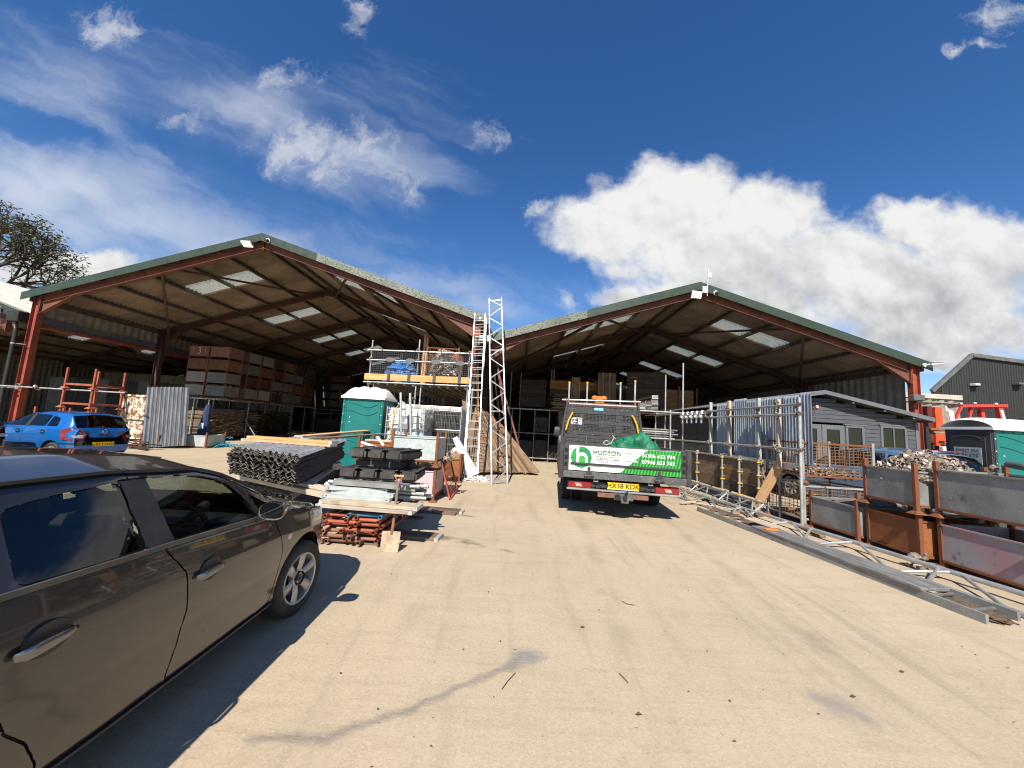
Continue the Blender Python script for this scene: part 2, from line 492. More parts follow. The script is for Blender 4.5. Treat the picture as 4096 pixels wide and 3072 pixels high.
M_galvsheet = mat('galvanised_plate', (.27, .272, .26), (.18, .182, .175), .6, .1, 2.5, var=.1, rust=(.11, .06, .038), rust_at=.60, rust_s=3.2, bump=.06, bs=25, spots=(60, .68, (.50, .52, .52)))
M_galvpale = mat('pale_galvanised_plate', (.50, .54, .52), (.40, .44, .43), .5, .25, 8, var=.06, rust=(.30, .15, .07), rust_at=.72, rust_s=3, spots=(60, .66, (.60, .63, .62)))
M_pinkplate = mat('pink_washed_plate', (.62, .44, .46), (.52, .40, .42), .6, .1, 3, rust=(.24, .12, .07), rust_at=.7, rust_s=3)
M_stainplate = mat('paint_scuffed_plate', (.36, .35, .36), (.46, .27, .27), .6, .2, 2.2, st=(1, 1, 1.4), rust=(.10, .06, .05), rust_at=.58, rust_s=3.4)
M_green = mat('green_fascia', (.028, .045, .030), (.034, .052, .035), .42, 0, 2, var=.05, bump=.03, bs=9)
M_fibre = mat('fibre_cement', (.25, .192, .142), (.165, .13, .10), .9, 0, 1.3, st=(1, 1, 1), var=.2, bump=.1, bs=60)
M_fibretop = mat('weathered_fibre_cement', (.52, .48, .41), (.40, .37, .32), .9, 0, 2.2, var=.08, bump=.1, bs=40)
M_purlin = mat('purlin_concrete', (.115, .092, .075), (.06, .05, .042), .9, 0, 7, var=.15, bump=.2, bs=40)
M_rooflight = translucent('rooflight_grp', (.93, .93, .85), (.66, .67, .58), 16., .8)
M_galvold = mat('dull_corrugated', (.21, .22, .235), (.13, .14, .155), .5, .2, 4, st=(.5, 3, 1))
M_clad = mat('pale_cladding', (.29, .255, .21), (.20, .178, .15), .7, .1, 1.5, st=(3, 3, .4), var=.1)
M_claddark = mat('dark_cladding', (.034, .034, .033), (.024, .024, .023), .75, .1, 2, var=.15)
M_black_clad = mat('black_cladding', (.010, .012, .0115), (.014, .016, .015), .6, .0, 2)
M_boardgrey = mat('grey_board', (.13, .13, .13), (.09, .09, .09), .7, 0, 3)
M_galvcorr = mat('galvanised_corrugated', (.34, .37, .41), (.22, .25, .30), .45, .25, 4, st=(.5, 3, 1), var=.1)
M_corr_dark = mat('dark_fibre_sheet', (.055, .054, .056), (.030, .030, .032), .8, 0, 6, var=.3, bump=.25, bs=80, spots=(22, .62, (.14, .125, .10)))
M_corr_top = mat('sunlit_fibre_sheet', (.42, .42, .42), (.25, .25, .25), .75, 0, 4, st=(.4, 3, 1), var=.15, bump=.2, bs=70)  # paler copy of the dark sheets, light on the uppermost ribs painted in
M_wood_old = wood('weathered_board', (.255, .185, .125), (.12, .083, .057), .25, dirt=(.075, .058, .045))
M_wood_mid = wood('used_board', (.36, .24, .15), (.19, .12, .073), .22, dirt=(.13, .10, .075))
M_wood_new = wood('fresh_board', (.66, .42, .22), (.46, .25, .115), .12)
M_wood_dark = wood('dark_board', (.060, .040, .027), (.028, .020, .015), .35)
M_wood_orange = wood('orange_board', (.30, .15, .055), (.14, .066, .026), .3)
M_wood_pale = wood('pale_dusty_board', (.58, .50, .39), (.38, .31, .23), .12, dirt=(.25, .2, .15))
M_steelband = mat('board_end_band', (.62, .61, .58), (.45, .44, .42), .45, .4, 20)
M_rubber = mat('black_rubber', (.048, .043, .039), (.095, .085, .074), .82, 0, 9, lo=.45, hi=.8, var=.15, bump=.35, bs=70)
M_tyre = mat('tyre', (.018, .018, .018), (.032, .030, .028), .8, 0, 6, bump=.15, bs=60)
M_black = mat('black_plastic', (.014, .014, .015), (.022, .022, .022), .5, 0, 6)
M_blacksteel = mat('black_painted_steel', (.030, .030, .031), (.052, .051, .050), .52, .1, 5, var=.1, bump=.08, bs=30, spots=(30, .66, (.16, .155, .15)))
M_greysteel = mat('grey_painted_steel', (.075, .077, .078), (.11, .11, .108), .55, .2, 4, var=.1, spots=(24, .64, (.2, .195, .19)))
M_chassis = mat('chassis_black', (.012, .012, .012), (.02, .019, .018), .8, 0, 5)
M_white = mat('white_paint', (.80, .80, .78), (.72, .72, .70), .42, 0, 4)
M_whiteplastic = mat('white_plastic', (.84, .82, .77), (.78, .76, .71), .45, 0, 3, bump=.05, bs=10)
M_teal = mat('teal_plastic', (.005, .135, .125), (.006, .155, .142), .42, 0, 2.5)
M_darkgrey_plastic = mat('dark_grey_plastic', (.045, .044, .046), (.055, .054, .055), .5, 0, 3)
M_ibc = translucent('ibc_bottle', (.80, .80, .77), (.74, .75, .73), 6., .35)
M_ibcwater = translucent('ibc_bottle_filled', (.62, .70, .74), (.58, .67, .72), 6., .3)
M_yellow = mat('yellow_paint', (.80, .46, .012), (.72, .40, .012), .4, 0, 6)
M_orangelamp = mat('amber_lens', (.72, .16, .012), None, .15, 0, 6, coat=1)
M_redlamp = mat('red_lens', (.20, .006, .011), (.25, .009, .013), .15, 0, 6, coat=1)
M_clearlamp = mat('clear_lens', (.36, .31, .26), (.45, .40, .36), .15, .2, 20, coat=1)
M_plate = mat('number_plate_yellow', (.80, .48, .014), None, .4, 0, 6)
M_ink = mat('black_ink', (.008, .008, .008), None, .5)
M_inkgrey = mat('grey_ink', (.10, .10, .10), None, .5)
M_signwhite = mat('sign_white', (.78, .79, .77), (.70, .71, .69), .4, 0, 9)
M_brand_green = mat('sign_green', (.035, .36, .035), (.04, .40, .04), .4, 0, 3)
M_brand_dark = mat('sign_dark_green', (.008, .14, .035), None, .4, 0, 3)
M_brand_mid = mat('sign_emerald', (.012, .22, .07), (.02, .33, .06), .4, 0, 2)
M_greencloth = mat('green_tarpaulin', (.006, .16, .075), (.005, .11, .055), .62, 0, 4, bump=.3, bs=30)
M_bluecloth = mat('blue_tarpaulin', (.03, .16, .48), (.05, .24, .60), .6, 0, 5, bump=.4, bs=40, spots=(40, .66, (.4, .5, .62)))
M_rope = mat('blue_rope', (.03, .30, .50), (.06, .42, .60), .7, 0, 9, var=.2)
M_bluepaint = mat('old_blue_paint', (.05, .20, .36), (.08, .27, .42), .6, 0, 5, rust=RUST, rust_at=.55, rust_s=7)
M_redtube = mat('old_red_paint', (.36, .085, .038), (.25, .062, .032), .62, 0, 4, var=.18, rust=(.20, .09, .05), rust_at=.56, rust_s=7)
M_rusttube = mat('rusty_tube', (.25, .12, .075), (.16, .075, .05), .8, 0, 5, var=.25, bump=.25, bs=70)
M_orange_mach = mat('orange_machine_paint', (.74, .085, .022), (.60, .07, .022), .45, 0, 4)
M_redmach = mat('red_machine_paint', (.48, .055, .035), (.40, .045, .03), .5, 0, 4)
M_cabin = mat('cabin_grey_paint', (.088, .092, .104), (.072, .075, .085), .62, 0, 2, st=(1, 8, 8), var=.06, bump=.1, bs=30)
M_cabin_trim = mat('cabin_trim_paint', (.135, .14, .152), (.115, .12, .13), .55, 0, 3)
M_winglass = glass('window_glass', (.04, .045, .045))
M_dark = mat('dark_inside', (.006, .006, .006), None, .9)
M_mesh = mat('grey_wire', (.30, .30, .29), (.2, .2, .19), .5, .5, 6)
M_brickguard = mat('black_wire', (.06, .06, .062), (.09, .09, .09), .5, .3, 6)
M_cage_rust = mat('rusty_wire', (.24, .11, .05), (.32, .2, .12), .8, .1, 12)
M_cagepost = mat('cage_post', (.40, .40, .37), (.30, .28, .25), .6, .3, 5, rust=RUST, rust_at=.58, rust_s=7)
M_fit = mat('coupler_steel', (.42, .38, .33), (.22, .15, .10), .5, .45, 30, lo=.4, hi=.6, rust=(.24, .10, .045), rust_at=.56, rust_s=9)
M_bark = mat('bark', (.075, .058, .042), (.045, .035, .027), .9, 0, 9, bump=.3, bs=30)
M_fitbright = mat('bright_coupler_steel', (.60, .57, .52), (.30, .24, .18), .4, .5, 30, lo=.4, hi=.6)
M_aludull = mat('dull_aluminium', (.50, .50, .48), (.38, .38, .37), .42, .5, 4)
M_corr_edge = mat('sunlit_sheet_edge', (.34, .29, .22), (.20, .17, .13), .85, 0, 30)  # ends paler than the sheets, sun on the wavy edges painted in
M_leaf = mat('oak_leaf', (.13, .125, .04), (.085, .095, .03), .55, 0, 1.5, var=.2)
M_leaf2 = mat('oak_leaf_light', (.24, .21, .075), (.17, .16, .055), .55, 0, 1.5, var=.2)
M_flood = lamp_mat('floodlight_glass', (1., .93, .78), 2.2)
M_polythene = translucent('polythene', (.80, .80, .79), (.72, .72, .71), 8., .3)
M_offwhite_rail = mat('white_door_frame', (.74, .73, .70), (.66, .65, .62), .45, 0, 5)
# ------------------------------------------------------------------ ground
def concrete():
    m = bpy.data.materials.new('yard_concrete'); m.use_nodes = True
    N = NT(m.node_tree); p = m.node_tree.nodes['Principled BSDF']
    P = N.n('ShaderNodeNewGeometry').outputs['Position']
    px, py, pz = N.sep(P)
    big = N.noise(P, .32, 5, .6); mid = N.noise(P, 1.7, 6, .62, .3)
    brush = N.noise(N.v('MULTIPLY', P, (.8, 7., 1)), 1.3, 7, .66, .3)
    tracks = N.noise(N.v('MULTIPLY', N.v('ADD', P, (0, 0, 0)), (3.4, .35, 1)), 1.2, 6, .6, .3)
    c = N.mix(N.ramp(big, .3, .7), (.475, .385, .265), (.42, .342, .24))
    c = N.mix(N.m('MULTIPLY', N.ramp(mid, .45, .75), .4), c, (.315, .255, .178))
    c = N.mix(N.m('MULTIPLY', N.ramp(tracks, .5, .74), .55), c, (.28, .235, .175))
    c = N.mix(N.m('MULTIPLY', N.ramp(brush, .48, .72), .5), c, (.345, .28, .195))
    # exposed aggregate
    vo = N.n('ShaderNodeTexVoronoi'); vo.inputs['Scale'].default_value = 95; N.l(P, vo.inputs['Vector'])
    sp = N.sep(vo.outputs['Color'])[0]
    near = N.ramp(py, 11., 3.5)
    c = N.mix(N.m('MULTIPLY', N.m('MULTIPLY', N.ramp(sp, .72, .84), near), .26), c, (.30, .235, .16))
    c = N.mix(N.m('MULTIPLY', N.m('MULTIPLY', N.ramp(sp, .16, .08), near), .22), c, (.58, .49, .36))
    pits = N.ramp(N.noise(P, 30, 3, .55), .69, .75)
    c = N.mix(N.m('MULTIPLY', pits, .6), c, (.17, .115, .08))
    soil = N.ramp(N.noise(P, 9, 4, .6), .66, .76)
    c = N.mix(N.m('MULTIPLY', soil, .35), c, (.17, .135, .10))
    # stains with a shape of their own: a swept scuff, a grey patch, a damp seep by the planks
    def seg(a, b, w0, w1, soft, jit=.05):
        ax, ay = a; bx, by = b
        dx, dy = bx-ax, by-ay; L2 = dx*dx+dy*dy
        jx = N.v('ADD', P, N.v('SCALE', N.v('SUBTRACT', JN, (.5, .5, .5)), jit*2))
        q = N.v('SUBTRACT', jx, (ax, ay, 0))
        t = N.m('DIVIDE', N.v('DOT_PRODUCT', q, (dx, dy, 0)), L2, clamp=True)
        e = N.v('SUBTRACT', q, N.v('SCALE', N.xyz(dx, dy, 0.), t))
        ex, ey, _ = N.sep(e)
        d = N.m('SQRT', N.m('ADD', N.m('MULTIPLY', ex, ex), N.m('MULTIPLY', ey, ey)))
        w = N.m('MULTIPLY_ADD', t, w1-w0, w0)
        return N.ramp(N.m('DIVIDE', d, w), 1., 1.-soft)
    jn = N.n('ShaderNodeTexNoise'); jn.inputs['Scale'].default_value = 7; jn.inputs['Detail'].default_value = 6; N.l(P, jn.inputs['Vector'])
    JN = jn.outputs['Color']
    def lay(c, pts, ws, col, k, soft=.9, streak=None, jit=.05):
        f = None
        for i in range(len(pts)-1):
            s = seg(pts[i], pts[i+1], ws[i], ws[i+1], soft, jit)
            f = s if f is None else N.m('MAXIMUM', f, s)
        if streak is not None: f = N.m('MULTIPLY', f, streak)
        return N.mix(N.m('MULTIPLY', f, k), c, col)
    sw = N.ramp(N.noise(N.v('MULTIPLY', P, (5, 30, 1)), 2.2, 4, .6), .25, .7)
    c = lay(c, SCUFF, [.16, .055, .05, .05, .055, .06, .05], (.13, .125, .125), .62, 1., N.ramp(sw, 0, 1, .55, 1.))
    c = lay(c, [SCUFF[0], (SCUFF[0][0]+.09, SCUFF[0][1]+.02)], [.12, .10], (.20, .20, .21), .8, .8, sw, .03)
    c = lay(c, PATCH, [.14, .2, .1], (.19, .18, .175), .55, 1.)
    c = lay(c, [(-1.0, 5.45), (-.55, 5.3), (.1, 5.0)], [.16, .12, .02], (.10, .08, .055), .75, 1., N.ramp(mid, .35, .6), .16)
    c = lay(c, [(-1.2, 7.0), (-.75, 6.75)], [.16, .08], (.12, .09, .06), .7, 1., None, .1)
    c = lay(c, [(1.35, 9.5), (1.2, 6.5), (.9, 3.0)], [.16, .15, .2], (.25, .205, .15), .4, 1., N.ramp(mid, .3, .6), .1)
    c = lay(c, [(3.1, 9.5), (2.85, 6.5), (2.5, 2.7)], [.16, .15, .2], (.25, .205, .15), .4, 1., N.ramp(mid, .3, .6), .1)
    c = lay(c, [(1.9, 7.6), (2.0, 7.9)], [.22, .12], (.10, .085, .07), .6, 1., None, .12)
    N.l(c, p.inputs['Base Color'])
    p.inputs['Roughness'].default_value = .9; p.inputs['Specular IOR Level'].default_value = .2
    b = N.n('ShaderNodeBump'); b.inputs['Strength'].default_value = .5; b.inputs['Distance'].default_value = .006
    hgt = N.m('ADD', N.m('MULTIPLY', sp, .5), N.m('MULTIPLY', brush, .8))
    N.l(N.m('SUBTRACT', hgt, N.m('MULTIPLY', pits, 1.2)), b.inputs['Height']); N.l(b.outputs[0], p.inputs['Normal'])
    return m
SCUFF = [(.14, 2.85), (-.02, 2.69), (-.33, 2.45), (-.55, 2.27), (-.76, 2.15), (-.88, 2.06), (-1.24, 2.01)]
PATCH = [(2.04, 2.64), (2.12, 2.58), (2.17, 2.48)]
M_conc = concrete()
M_earth = mat('joint_earth', (.10, .08, .05), (.06, .055, .03), .95, 0, 9)
M_field = mat('grass_field', (.07, .085, .03), (.10, .10, .05), .95, 0, .4)
def build_ground():
    g = MB(); g.add([(-900, -900, -.035), (900, -900, -.035), (900, 900, -.035), (-900, 900, -.035)], [(0, 1, 2, 3)])
    o = g.obj('ground', M_earth); o['kind'] = 'structure'
    # poured slabs: strips that run a little askew to the sheds, 14 mm joints
    a = R(8.3); ux, uy = math.cos(a), math.sin(a); nx, ny = -uy, ux
    offs = [-14., 5.78, 10.35, 15.6, 22., 30., 46.]
    cuts = [-46., -24., -14.5, -6.2, 1.35 + 30, 60.]
    k = 0
    for i in range(len(offs)-1):
        n0, n1 = offs[i]+.017, offs[i+1]-.017
        cu = [-46., 60.] if i == 0 else ([-46, -13.2, 60.] if i == 1 else [-46., -19., -7.4, 7.1, 21., 60.])
        for j in range(len(cu)-1):
            s0, s1 = cu[j]+.007, cu[j+1]-.007
            pts = [(s0, n0), (s1, n0), (s1, n1), (s0, n1)]
            P2 = [(u*ux+n*nx, u*uy+n*ny) for u, n in pts]
            mb = MB(); mb.add([(x, y, -.03) for x, y in P2]+[(x, y, 0) for x, y in P2], [(4, 5, 6, 7), (0, 1, 5, 4), (1, 2, 6, 5), (2, 3, 7, 6), (3, 0, 4, 7)])
            s = mb.obj('concrete_slab', M_conc, o)
    # grass verge beyond the yard
    f = MB(); f.add([(-900, 47, -.02), (900, 47, -.02), (900, 900, -.02), (-900, 900, -.02)], [(0, 1, 2, 3)])
    fo = f.obj('field', M_field); fo['kind'] = 'structure'
build_ground()

# ------------------------------------------------------------------ portal-frame sheds
def mottled_fascia():
    m = bpy.data.materials.new('cement_spotted_fascia'); m.use_nodes = True
    N = NT(m.node_tree); p = m.node_tree.nodes['Principled BSDF']
    oc = N.n('ShaderNodeTexCoord').outputs['Object']
    v = N.v('MULTIPLY', oc, (16, 1, 34))
    sp = N.noise(v, 1.0, 3, .55)
    big = N.noise(oc, 1.1, 3, .5)
    f = N.m('MULTIPLY', N.ramp(sp, .36, .56), N.ramp(big, .25, .6, .45, 1.))
    N.l(N.mix(f, (.05, .075, .055), (.20, .215, .185)), p.inputs['Base Color']); p.inputs['Roughness'].default_value = .7
    return m
M_fascia_spot = mottled_fascia()
SL = .3145
def shed(name, label, xa, za, half, y0, nb, fascia_mats, left_col, right_col, sides, roof_mat_top=False, haunch_mat=None, group='open fronted portal frame sheds'):
    bay = 5.0; y1 = y0 + nb*bay
    t = thing(name, label, 'shed', (xa, y0, 0), group=group)
    ze = za - SL*half
    ca = math.atan(SL); L = half/math.cos(ca)
    rows = [(0.0, 1.75), (1.70, 4.72), (4.66, half+.12)]
    for side in (-1, 1):
        zrow = lambda d: za - SL*d - .055
        for ri, (d0, d1) in enumerate(rows):
            d1 = min(d1, half+.12)
            lift = -.012*(ri)            # lower rows tuck under the row above
            n = int((y1-y0)/1.0)
            for k in range(n):
                ys = y0 - .08 + k*1.0 + (.0)
                lit = (ri == 1 and k % 5 == 2)
                Ls = round((d1-d0)/math.cos(ca), 3)
                me = corr_mesh(Ls, 1.022, M_rooflight if lit else M_fibre, amp=.052, t=.007, pitch=.2044)
                p0 = (xa+side*d0, ys, zrow(d0)+lift); p1 = (xa+side*d1, ys, zrow(d1)+lift)
                X = Vector((side*math.cos(ca), 0, -math.sin(ca))); Y = Vector((0, 1, 0)); Z = X.cross(Y)
                if Z.z < 0: Y = -Y; Z = X.cross(Y)
                m = Matrix((X, Y, Z)).transposed().to_4x4()
                m.translation = Vector(p0) if Y.y > 0 else Vector((p0[0], ys+1.022, p0[2]))
                link('rooflight' if lit else 'roof_sheet', me, t, m)
        # purlins
        for d in (.30, 1.72, 3.2, 4.68, 6.15, 7.55):
            if d > half-.3: continue
            z = za - SL*d - .17
            beam('purlin', (xa+side*d, y0-.05, z), (xa+side*d, y1, z), .085, .16, M_purlin, t, up=(side*SL, 0, 1))
        # rafters and columns per frame
        for k in range(nb+1):
            y = y0+.1+k*bay
            rm = (M_frame if k == 0 else M_shadesteel)
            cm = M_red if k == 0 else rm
            off = .385
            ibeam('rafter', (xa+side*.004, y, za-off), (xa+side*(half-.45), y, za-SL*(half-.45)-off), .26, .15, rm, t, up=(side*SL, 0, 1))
            # haunch
            xe = xa+side*(half-.43); zt = za-SL*(half-.43)-.5
            hb = MB(); hb.prism([(xe, zt+.02), (xe-side*1.25, zt+1.25*SL+.02), (xe, zt-.42)], y-.008, y+.008)
            hb.bar((xe, y, zt-.42), (xe-side*1.25, y, zt+1.25*SL), .14, .014)
            hb.obj('haunch', haunch_mat or rm, t, Matrix())
            if k == 0:
                hb = MB(); hb.box((xe-.012, y-.09, zt-.46), (xe+.012, y+.09, zt+.36)); hb.obj('end_plate', rm, t, Matrix())
                # flange bolts
            if (side < 0 and left_col) or (side > 0 and right_col):
                xc = xa+side*(half-.28)
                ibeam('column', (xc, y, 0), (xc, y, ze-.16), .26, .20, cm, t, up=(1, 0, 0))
        # eave beam
        xc = xa+side*(half-.02); 
        beam('eave_beam', (xc, y0+.02, ze-.21), (xc, y1, ze-.21), .09, .28, M_purlin, t)
        # fascia in lapped lengths, with the bolt heads that pin it
        npan = len(fascia_mats[0 if side < 0 else 1]); dl = (half+.15)/npan
        for q in range(npan):
            a, b = q*dl, (q+1)*dl+.02
            fm = fascia_mats[0 if side < 0 else 1][q]
            mb = MB(); yy = y0-.14-.004*(q % 2)
            xx0, xx1 = xa+side*a, xa+side*b
            z0, z1 = za-SL*a, za-SL*b
            mb.add([(xx0, yy, z0), (xx1, yy, z1), (xx1, yy, z1-.30), (xx0, yy, z0-.30), (xx0, yy+.02, z0-.30), (xx1, yy+.02, z1-.30),
                    (xx0, yy+.32, z0+.025), (xx1, yy+.32, z1+.025), (xx0, yy+.32, z0+.01), (xx1, yy+.32, z1+.01), (xx0, yy+.006, z0-.012), (xx1, yy+.006, z1-.012)],
                   [(0, 1, 2, 3), (3, 2, 5, 4), (0, 6, 7, 1), (6, 8, 9, 7), (10, 11, 9, 8), (4, 5, 11, 10)])
            fo = mb.obj('fascia_panel', fm, t, Matrix())
            bb = MB()
            for w in range(3):
                dd = a+(w+.5)*dl/3; bz = za-SL*dd-.262; bx = xa+side*dd
                bb.cyl((bx, yy-.008, bz), (bx, yy, bz), .018, 6)
            bb.obj('fixing', M_chassis, fo, Matrix())
    # apex plate
    mb = MB(); mb.box((xa-.012, y0+.03, za-.60), (xa+.012, y0+.2, za-.2)); mb.obj('apex_plate', M_frame, t, Matrix())
    for k in range(1, nb+1):
        mb = MB(); y = y0+.1+k*bay; mb.box((xa-.012, y-.09, za-.60), (xa+.012, y+.09, za-.2)); mb.obj('apex_plate', M_shadesteel, t, Matrix())
    # wind bracing in the first bay
    def rp(dx, k, dz=.5): return Vector((xa+dx, y0+.12+k*bay, za-SL*abs(dx)-dz))
    for s in (-1, 1):
        beam('brace', rp(s*3.3, 0, .48), rp(s*.3, 1, .55), .075, .075, M_shadesteel, t)
        beam('brace', rp(s*3.85, 0, .50), rp(s*(half-.6), 1, .62), .085, .085, M_shadesteel, t)
    return t

def clad_wall(name, parent, x0, y0, x1, y1, z0, z1, m, pitch=.25, amp=.016, panel=1.0):
    """box-profile sheets, each its own part; ribs run up"""
    p0, p1 = Vector((x0, y0, 0)), Vector((x1, y1, 0)); L = (p1-p0).length; d = (p1-p0)/L
    n = max(1, int(round(L/panel))); w = L/n
    for k in range(n):
        me = corr_mesh(round(z1-z0, 3), round(w+.004, 3), m, pitch=pitch, amp=amp, t=.004, seg=8, trap=True)
        a = p0+d*(k*w)
        X = Vector((0, 0, 1)); Y = d; Z = X.cross(Y)
        M = Matrix((X, Y, Z)).transposed().to_4x4(); M.translation = (a.x, a.y, z0)
        link(name, me, parent, M)

def gable_wall(name, parent, xa, za, half, y, m):
    half += .2; n = int(2*half); w = 2*half/n
    for k in range(n):
        x0 = xa-half+k*w; xm = max(abs(x0-xa), abs(x0+w-xa))
        h = round((za-SL*min(abs(x0-xa), abs(x0+w-xa)) - .02)*4)/4
        me = corr_mesh(h, round(w+.004, 3), m, pitch=.34, amp=.02, t=.004, seg=8, trap=True)
        M = Matrix(((0, 1, 0, x0), (0, 0, -1, y), (1, 0, 0, 0), (0, 0, 0, 1)))
        M = Matrix(((0, 1, 0, x0), (0, 0, 1, y), (1, 0, 0, 0), (0, 0, 0, 1)))
        link(name, me, parent, M)
def build_sheds():
    y0 = 13.4
    G, S = M_green, M_fascia_spot
    s1 = shed('open_shed', 'tall open shed with red frame, green fascia and stacked steel boxes inside', -10.16, 8.336, 8.7, y0, 5,
              [[G, G, G], [G, S, S, S]], True, True, None)
    # left side: cladding band under the eave, gutter board and red tie, open below
    clad_wall('cladding_sheet', s1, -18.83, y0+.25, -18.83, y0+25, 4.74, 5.42, M_clad, .34, .02)
    beam('gutter_board', (-18.78, y0+.2, 4.57), (-18.78, y0+25, 4.57), .05, .33, M_boardgrey, s1)
    for k in range(5): beam('tie_beam', (-18.66, y0+.25+5*k, 4.345), (-18.66, y0+4.95+5*k, 4.345), .12, .11, M_red, s1)
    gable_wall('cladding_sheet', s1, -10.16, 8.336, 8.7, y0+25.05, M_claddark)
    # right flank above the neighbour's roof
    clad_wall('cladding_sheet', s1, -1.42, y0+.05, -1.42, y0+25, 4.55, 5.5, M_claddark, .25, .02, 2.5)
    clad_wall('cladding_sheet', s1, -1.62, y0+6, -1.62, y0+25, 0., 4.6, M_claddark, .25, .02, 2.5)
    s2 = shed('open_shed', 'lower open shed with stacked timber boards and a grey cabin under its green fascia', 6.33, 7.266, 7.95, y0, 5,
              [[G, G, S, S], [G, G, G]], False, True, None)
    clad_wall('cladding_sheet', s2, 14.12, y0+.5, 14.12, y0+25, 0., 4.45, M_clad, .34, .025)
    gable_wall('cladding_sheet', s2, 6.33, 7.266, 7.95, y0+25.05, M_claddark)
    s0 = shed('open_shed', 'pale roofed open shed at the edge with its rainwater gutter beside the first red column', -27.7, 7.55, 8.55, y0, 5,
              [[G, G, G], [G, G, G]], True, False, None)
    clad_wall('cladding_sheet', s0, -36.2, y0+18, -19.2, y0+18, 0., 4.2, M_clad, .25, .02, 1.5)
    clad_wall('cladding_sheet', s0, -36.2, y0, -36.2, y0+25, 0., 4.6, M_clad, .34, .02, 2.5)
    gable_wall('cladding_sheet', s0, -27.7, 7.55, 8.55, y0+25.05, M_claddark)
    # weathered pale top of that roof: ridge caps and lapped strips seen from the yard
    ca = math.atan(SL)
    for r_, (d0, d1) in enumerate([(0, 2.9), (2.75, 5.7), (5.55, 8.72)]):
        for k in range(25):
            me = corr_mesh(round((d1-d0)/math.cos(ca), 3), 1.022, M_fibretop, amp=.027, t=.007)
            X = Vector((math.cos(ca), 0, -math.sin(ca))); Y = Vector((0, 1, 0)); Z = X.cross(Y)
            m = Matrix((X, Y, Z)).transposed().to_4x4(); m.translation = (-27.7+d0, y0-.08+k, 7.55-SL*d0+.02-.012*r_)
            link('roof_sheet', me, s0, m)
    # gutter box, bracket and black downpipe on the first column
    g = thing('downpipe', 'black plastic downpipe strapped to the first red shed column', 'downpipe', (-19.0, y0-.1, 0))
    mb = MB(); mb.box((-19.32, y0-.22, 4.40), (-18.86, y0+.1, 4.80)); mb.obj('hopper', M_chassis, g, Matrix(), bev=.02)
    mb = MB(); mb.path([(-19.05, y0-.12, 4.42), (-19.05, y0-.12, 4.28), (-18.93, y0-.14, 4.1), (-18.93, y0-.14, 0.0)], .062, 12); mb.obj('pipe', M_black, g, Matrix(), smooth=True)
    for z in (1.9, 3.55): 
        mb = MB(); mb.cyl((-18.93, y0-.14, z), (-18.93, y0-.14, z+.05), .072, 12); mb.bar((-18.93, y0-.1, z+.025), (-18.6, y0-.02, z+.025), .03, .02); mb.obj('bracket', M_galv, g, Matrix(), smooth=True)
    gt = MB(); gt.prism([(-19.30, 4.78), (-18.95, 4.78), (-19.0, 4.62), (-19.25, 4.62)], y0+.02, y0+25); go = gt.obj('valley_gutter', M_boardgrey, s0, Matrix())
    return s1, s2, s0
S1, S2, S0 = build_sheds()

def camera_dome(loc, label, aim=(0, -1, -.3)):
    t = thing('security_camera', label, 'camera', loc, group='dome cameras on the shed fascias')
    b = MB(); M = axis((0, 0, 0), Vector(aim)*.1, (0, 0, 1), 0.)
    b.lathe([(.0, 0), (.085, 0), (.085, .05), (.07, .055)], 20, Matrix(((0, 1, 0, 0), (1, 0, 0, 0), (0, 0, 1, 0), (0, 0, 0, 1))))
    mm = T(*loc) @ M
    b.obj('mount', M_white, t, mm, smooth=True)
    s = MB(); s.lathe([(.068, .05), (.07, .075), (.05, .11), (.02, .128), (0, .13)], 20, Matrix(((0, 1, 0, 0), (1, 0, 0, 0), (0, 0, 1, 0), (0, 0, 0, 1)))); s.obj('lens_ball', M_black, t, mm, smooth=True)
    w = MB(); p = Vector(loc); w.path([p+Vector((.02, .0, -.07)), p+Vector((.03, .02, -.18)), p+Vector((-.02, .06, -.27))], .008, 5); w.obj('cable', M_black, t, Matrix())
def floodlight(loc, label, tilt=.5, yaw=0.):
    t = thing('floodlight', label, 'floodlight', loc, group='floodlights on the shed gables')
    M = T(*loc) @ RZ(yaw) @ RX(-tilt)
    b = MB(); b.box((-.19, -.03, -.13), (.19, .03, .13)); b.obj('housing', M_whiteplastic, t, M, bev=.012)
    b = MB(); b.box((-.16, -.036, -.105), (.16, -.031, .105)); b.obj('glass', M_flood, t, M)
    b = MB(); b.bar((-.2, 0, 0), (-.2, .16, -.02), .02); b.bar((.2, 0, 0), (.2, .16, -.02), .02); b.bar((-.2, .16, -.02), (.2, .16, -.02), .02); b.obj('bracket', M_chassis, t, M)
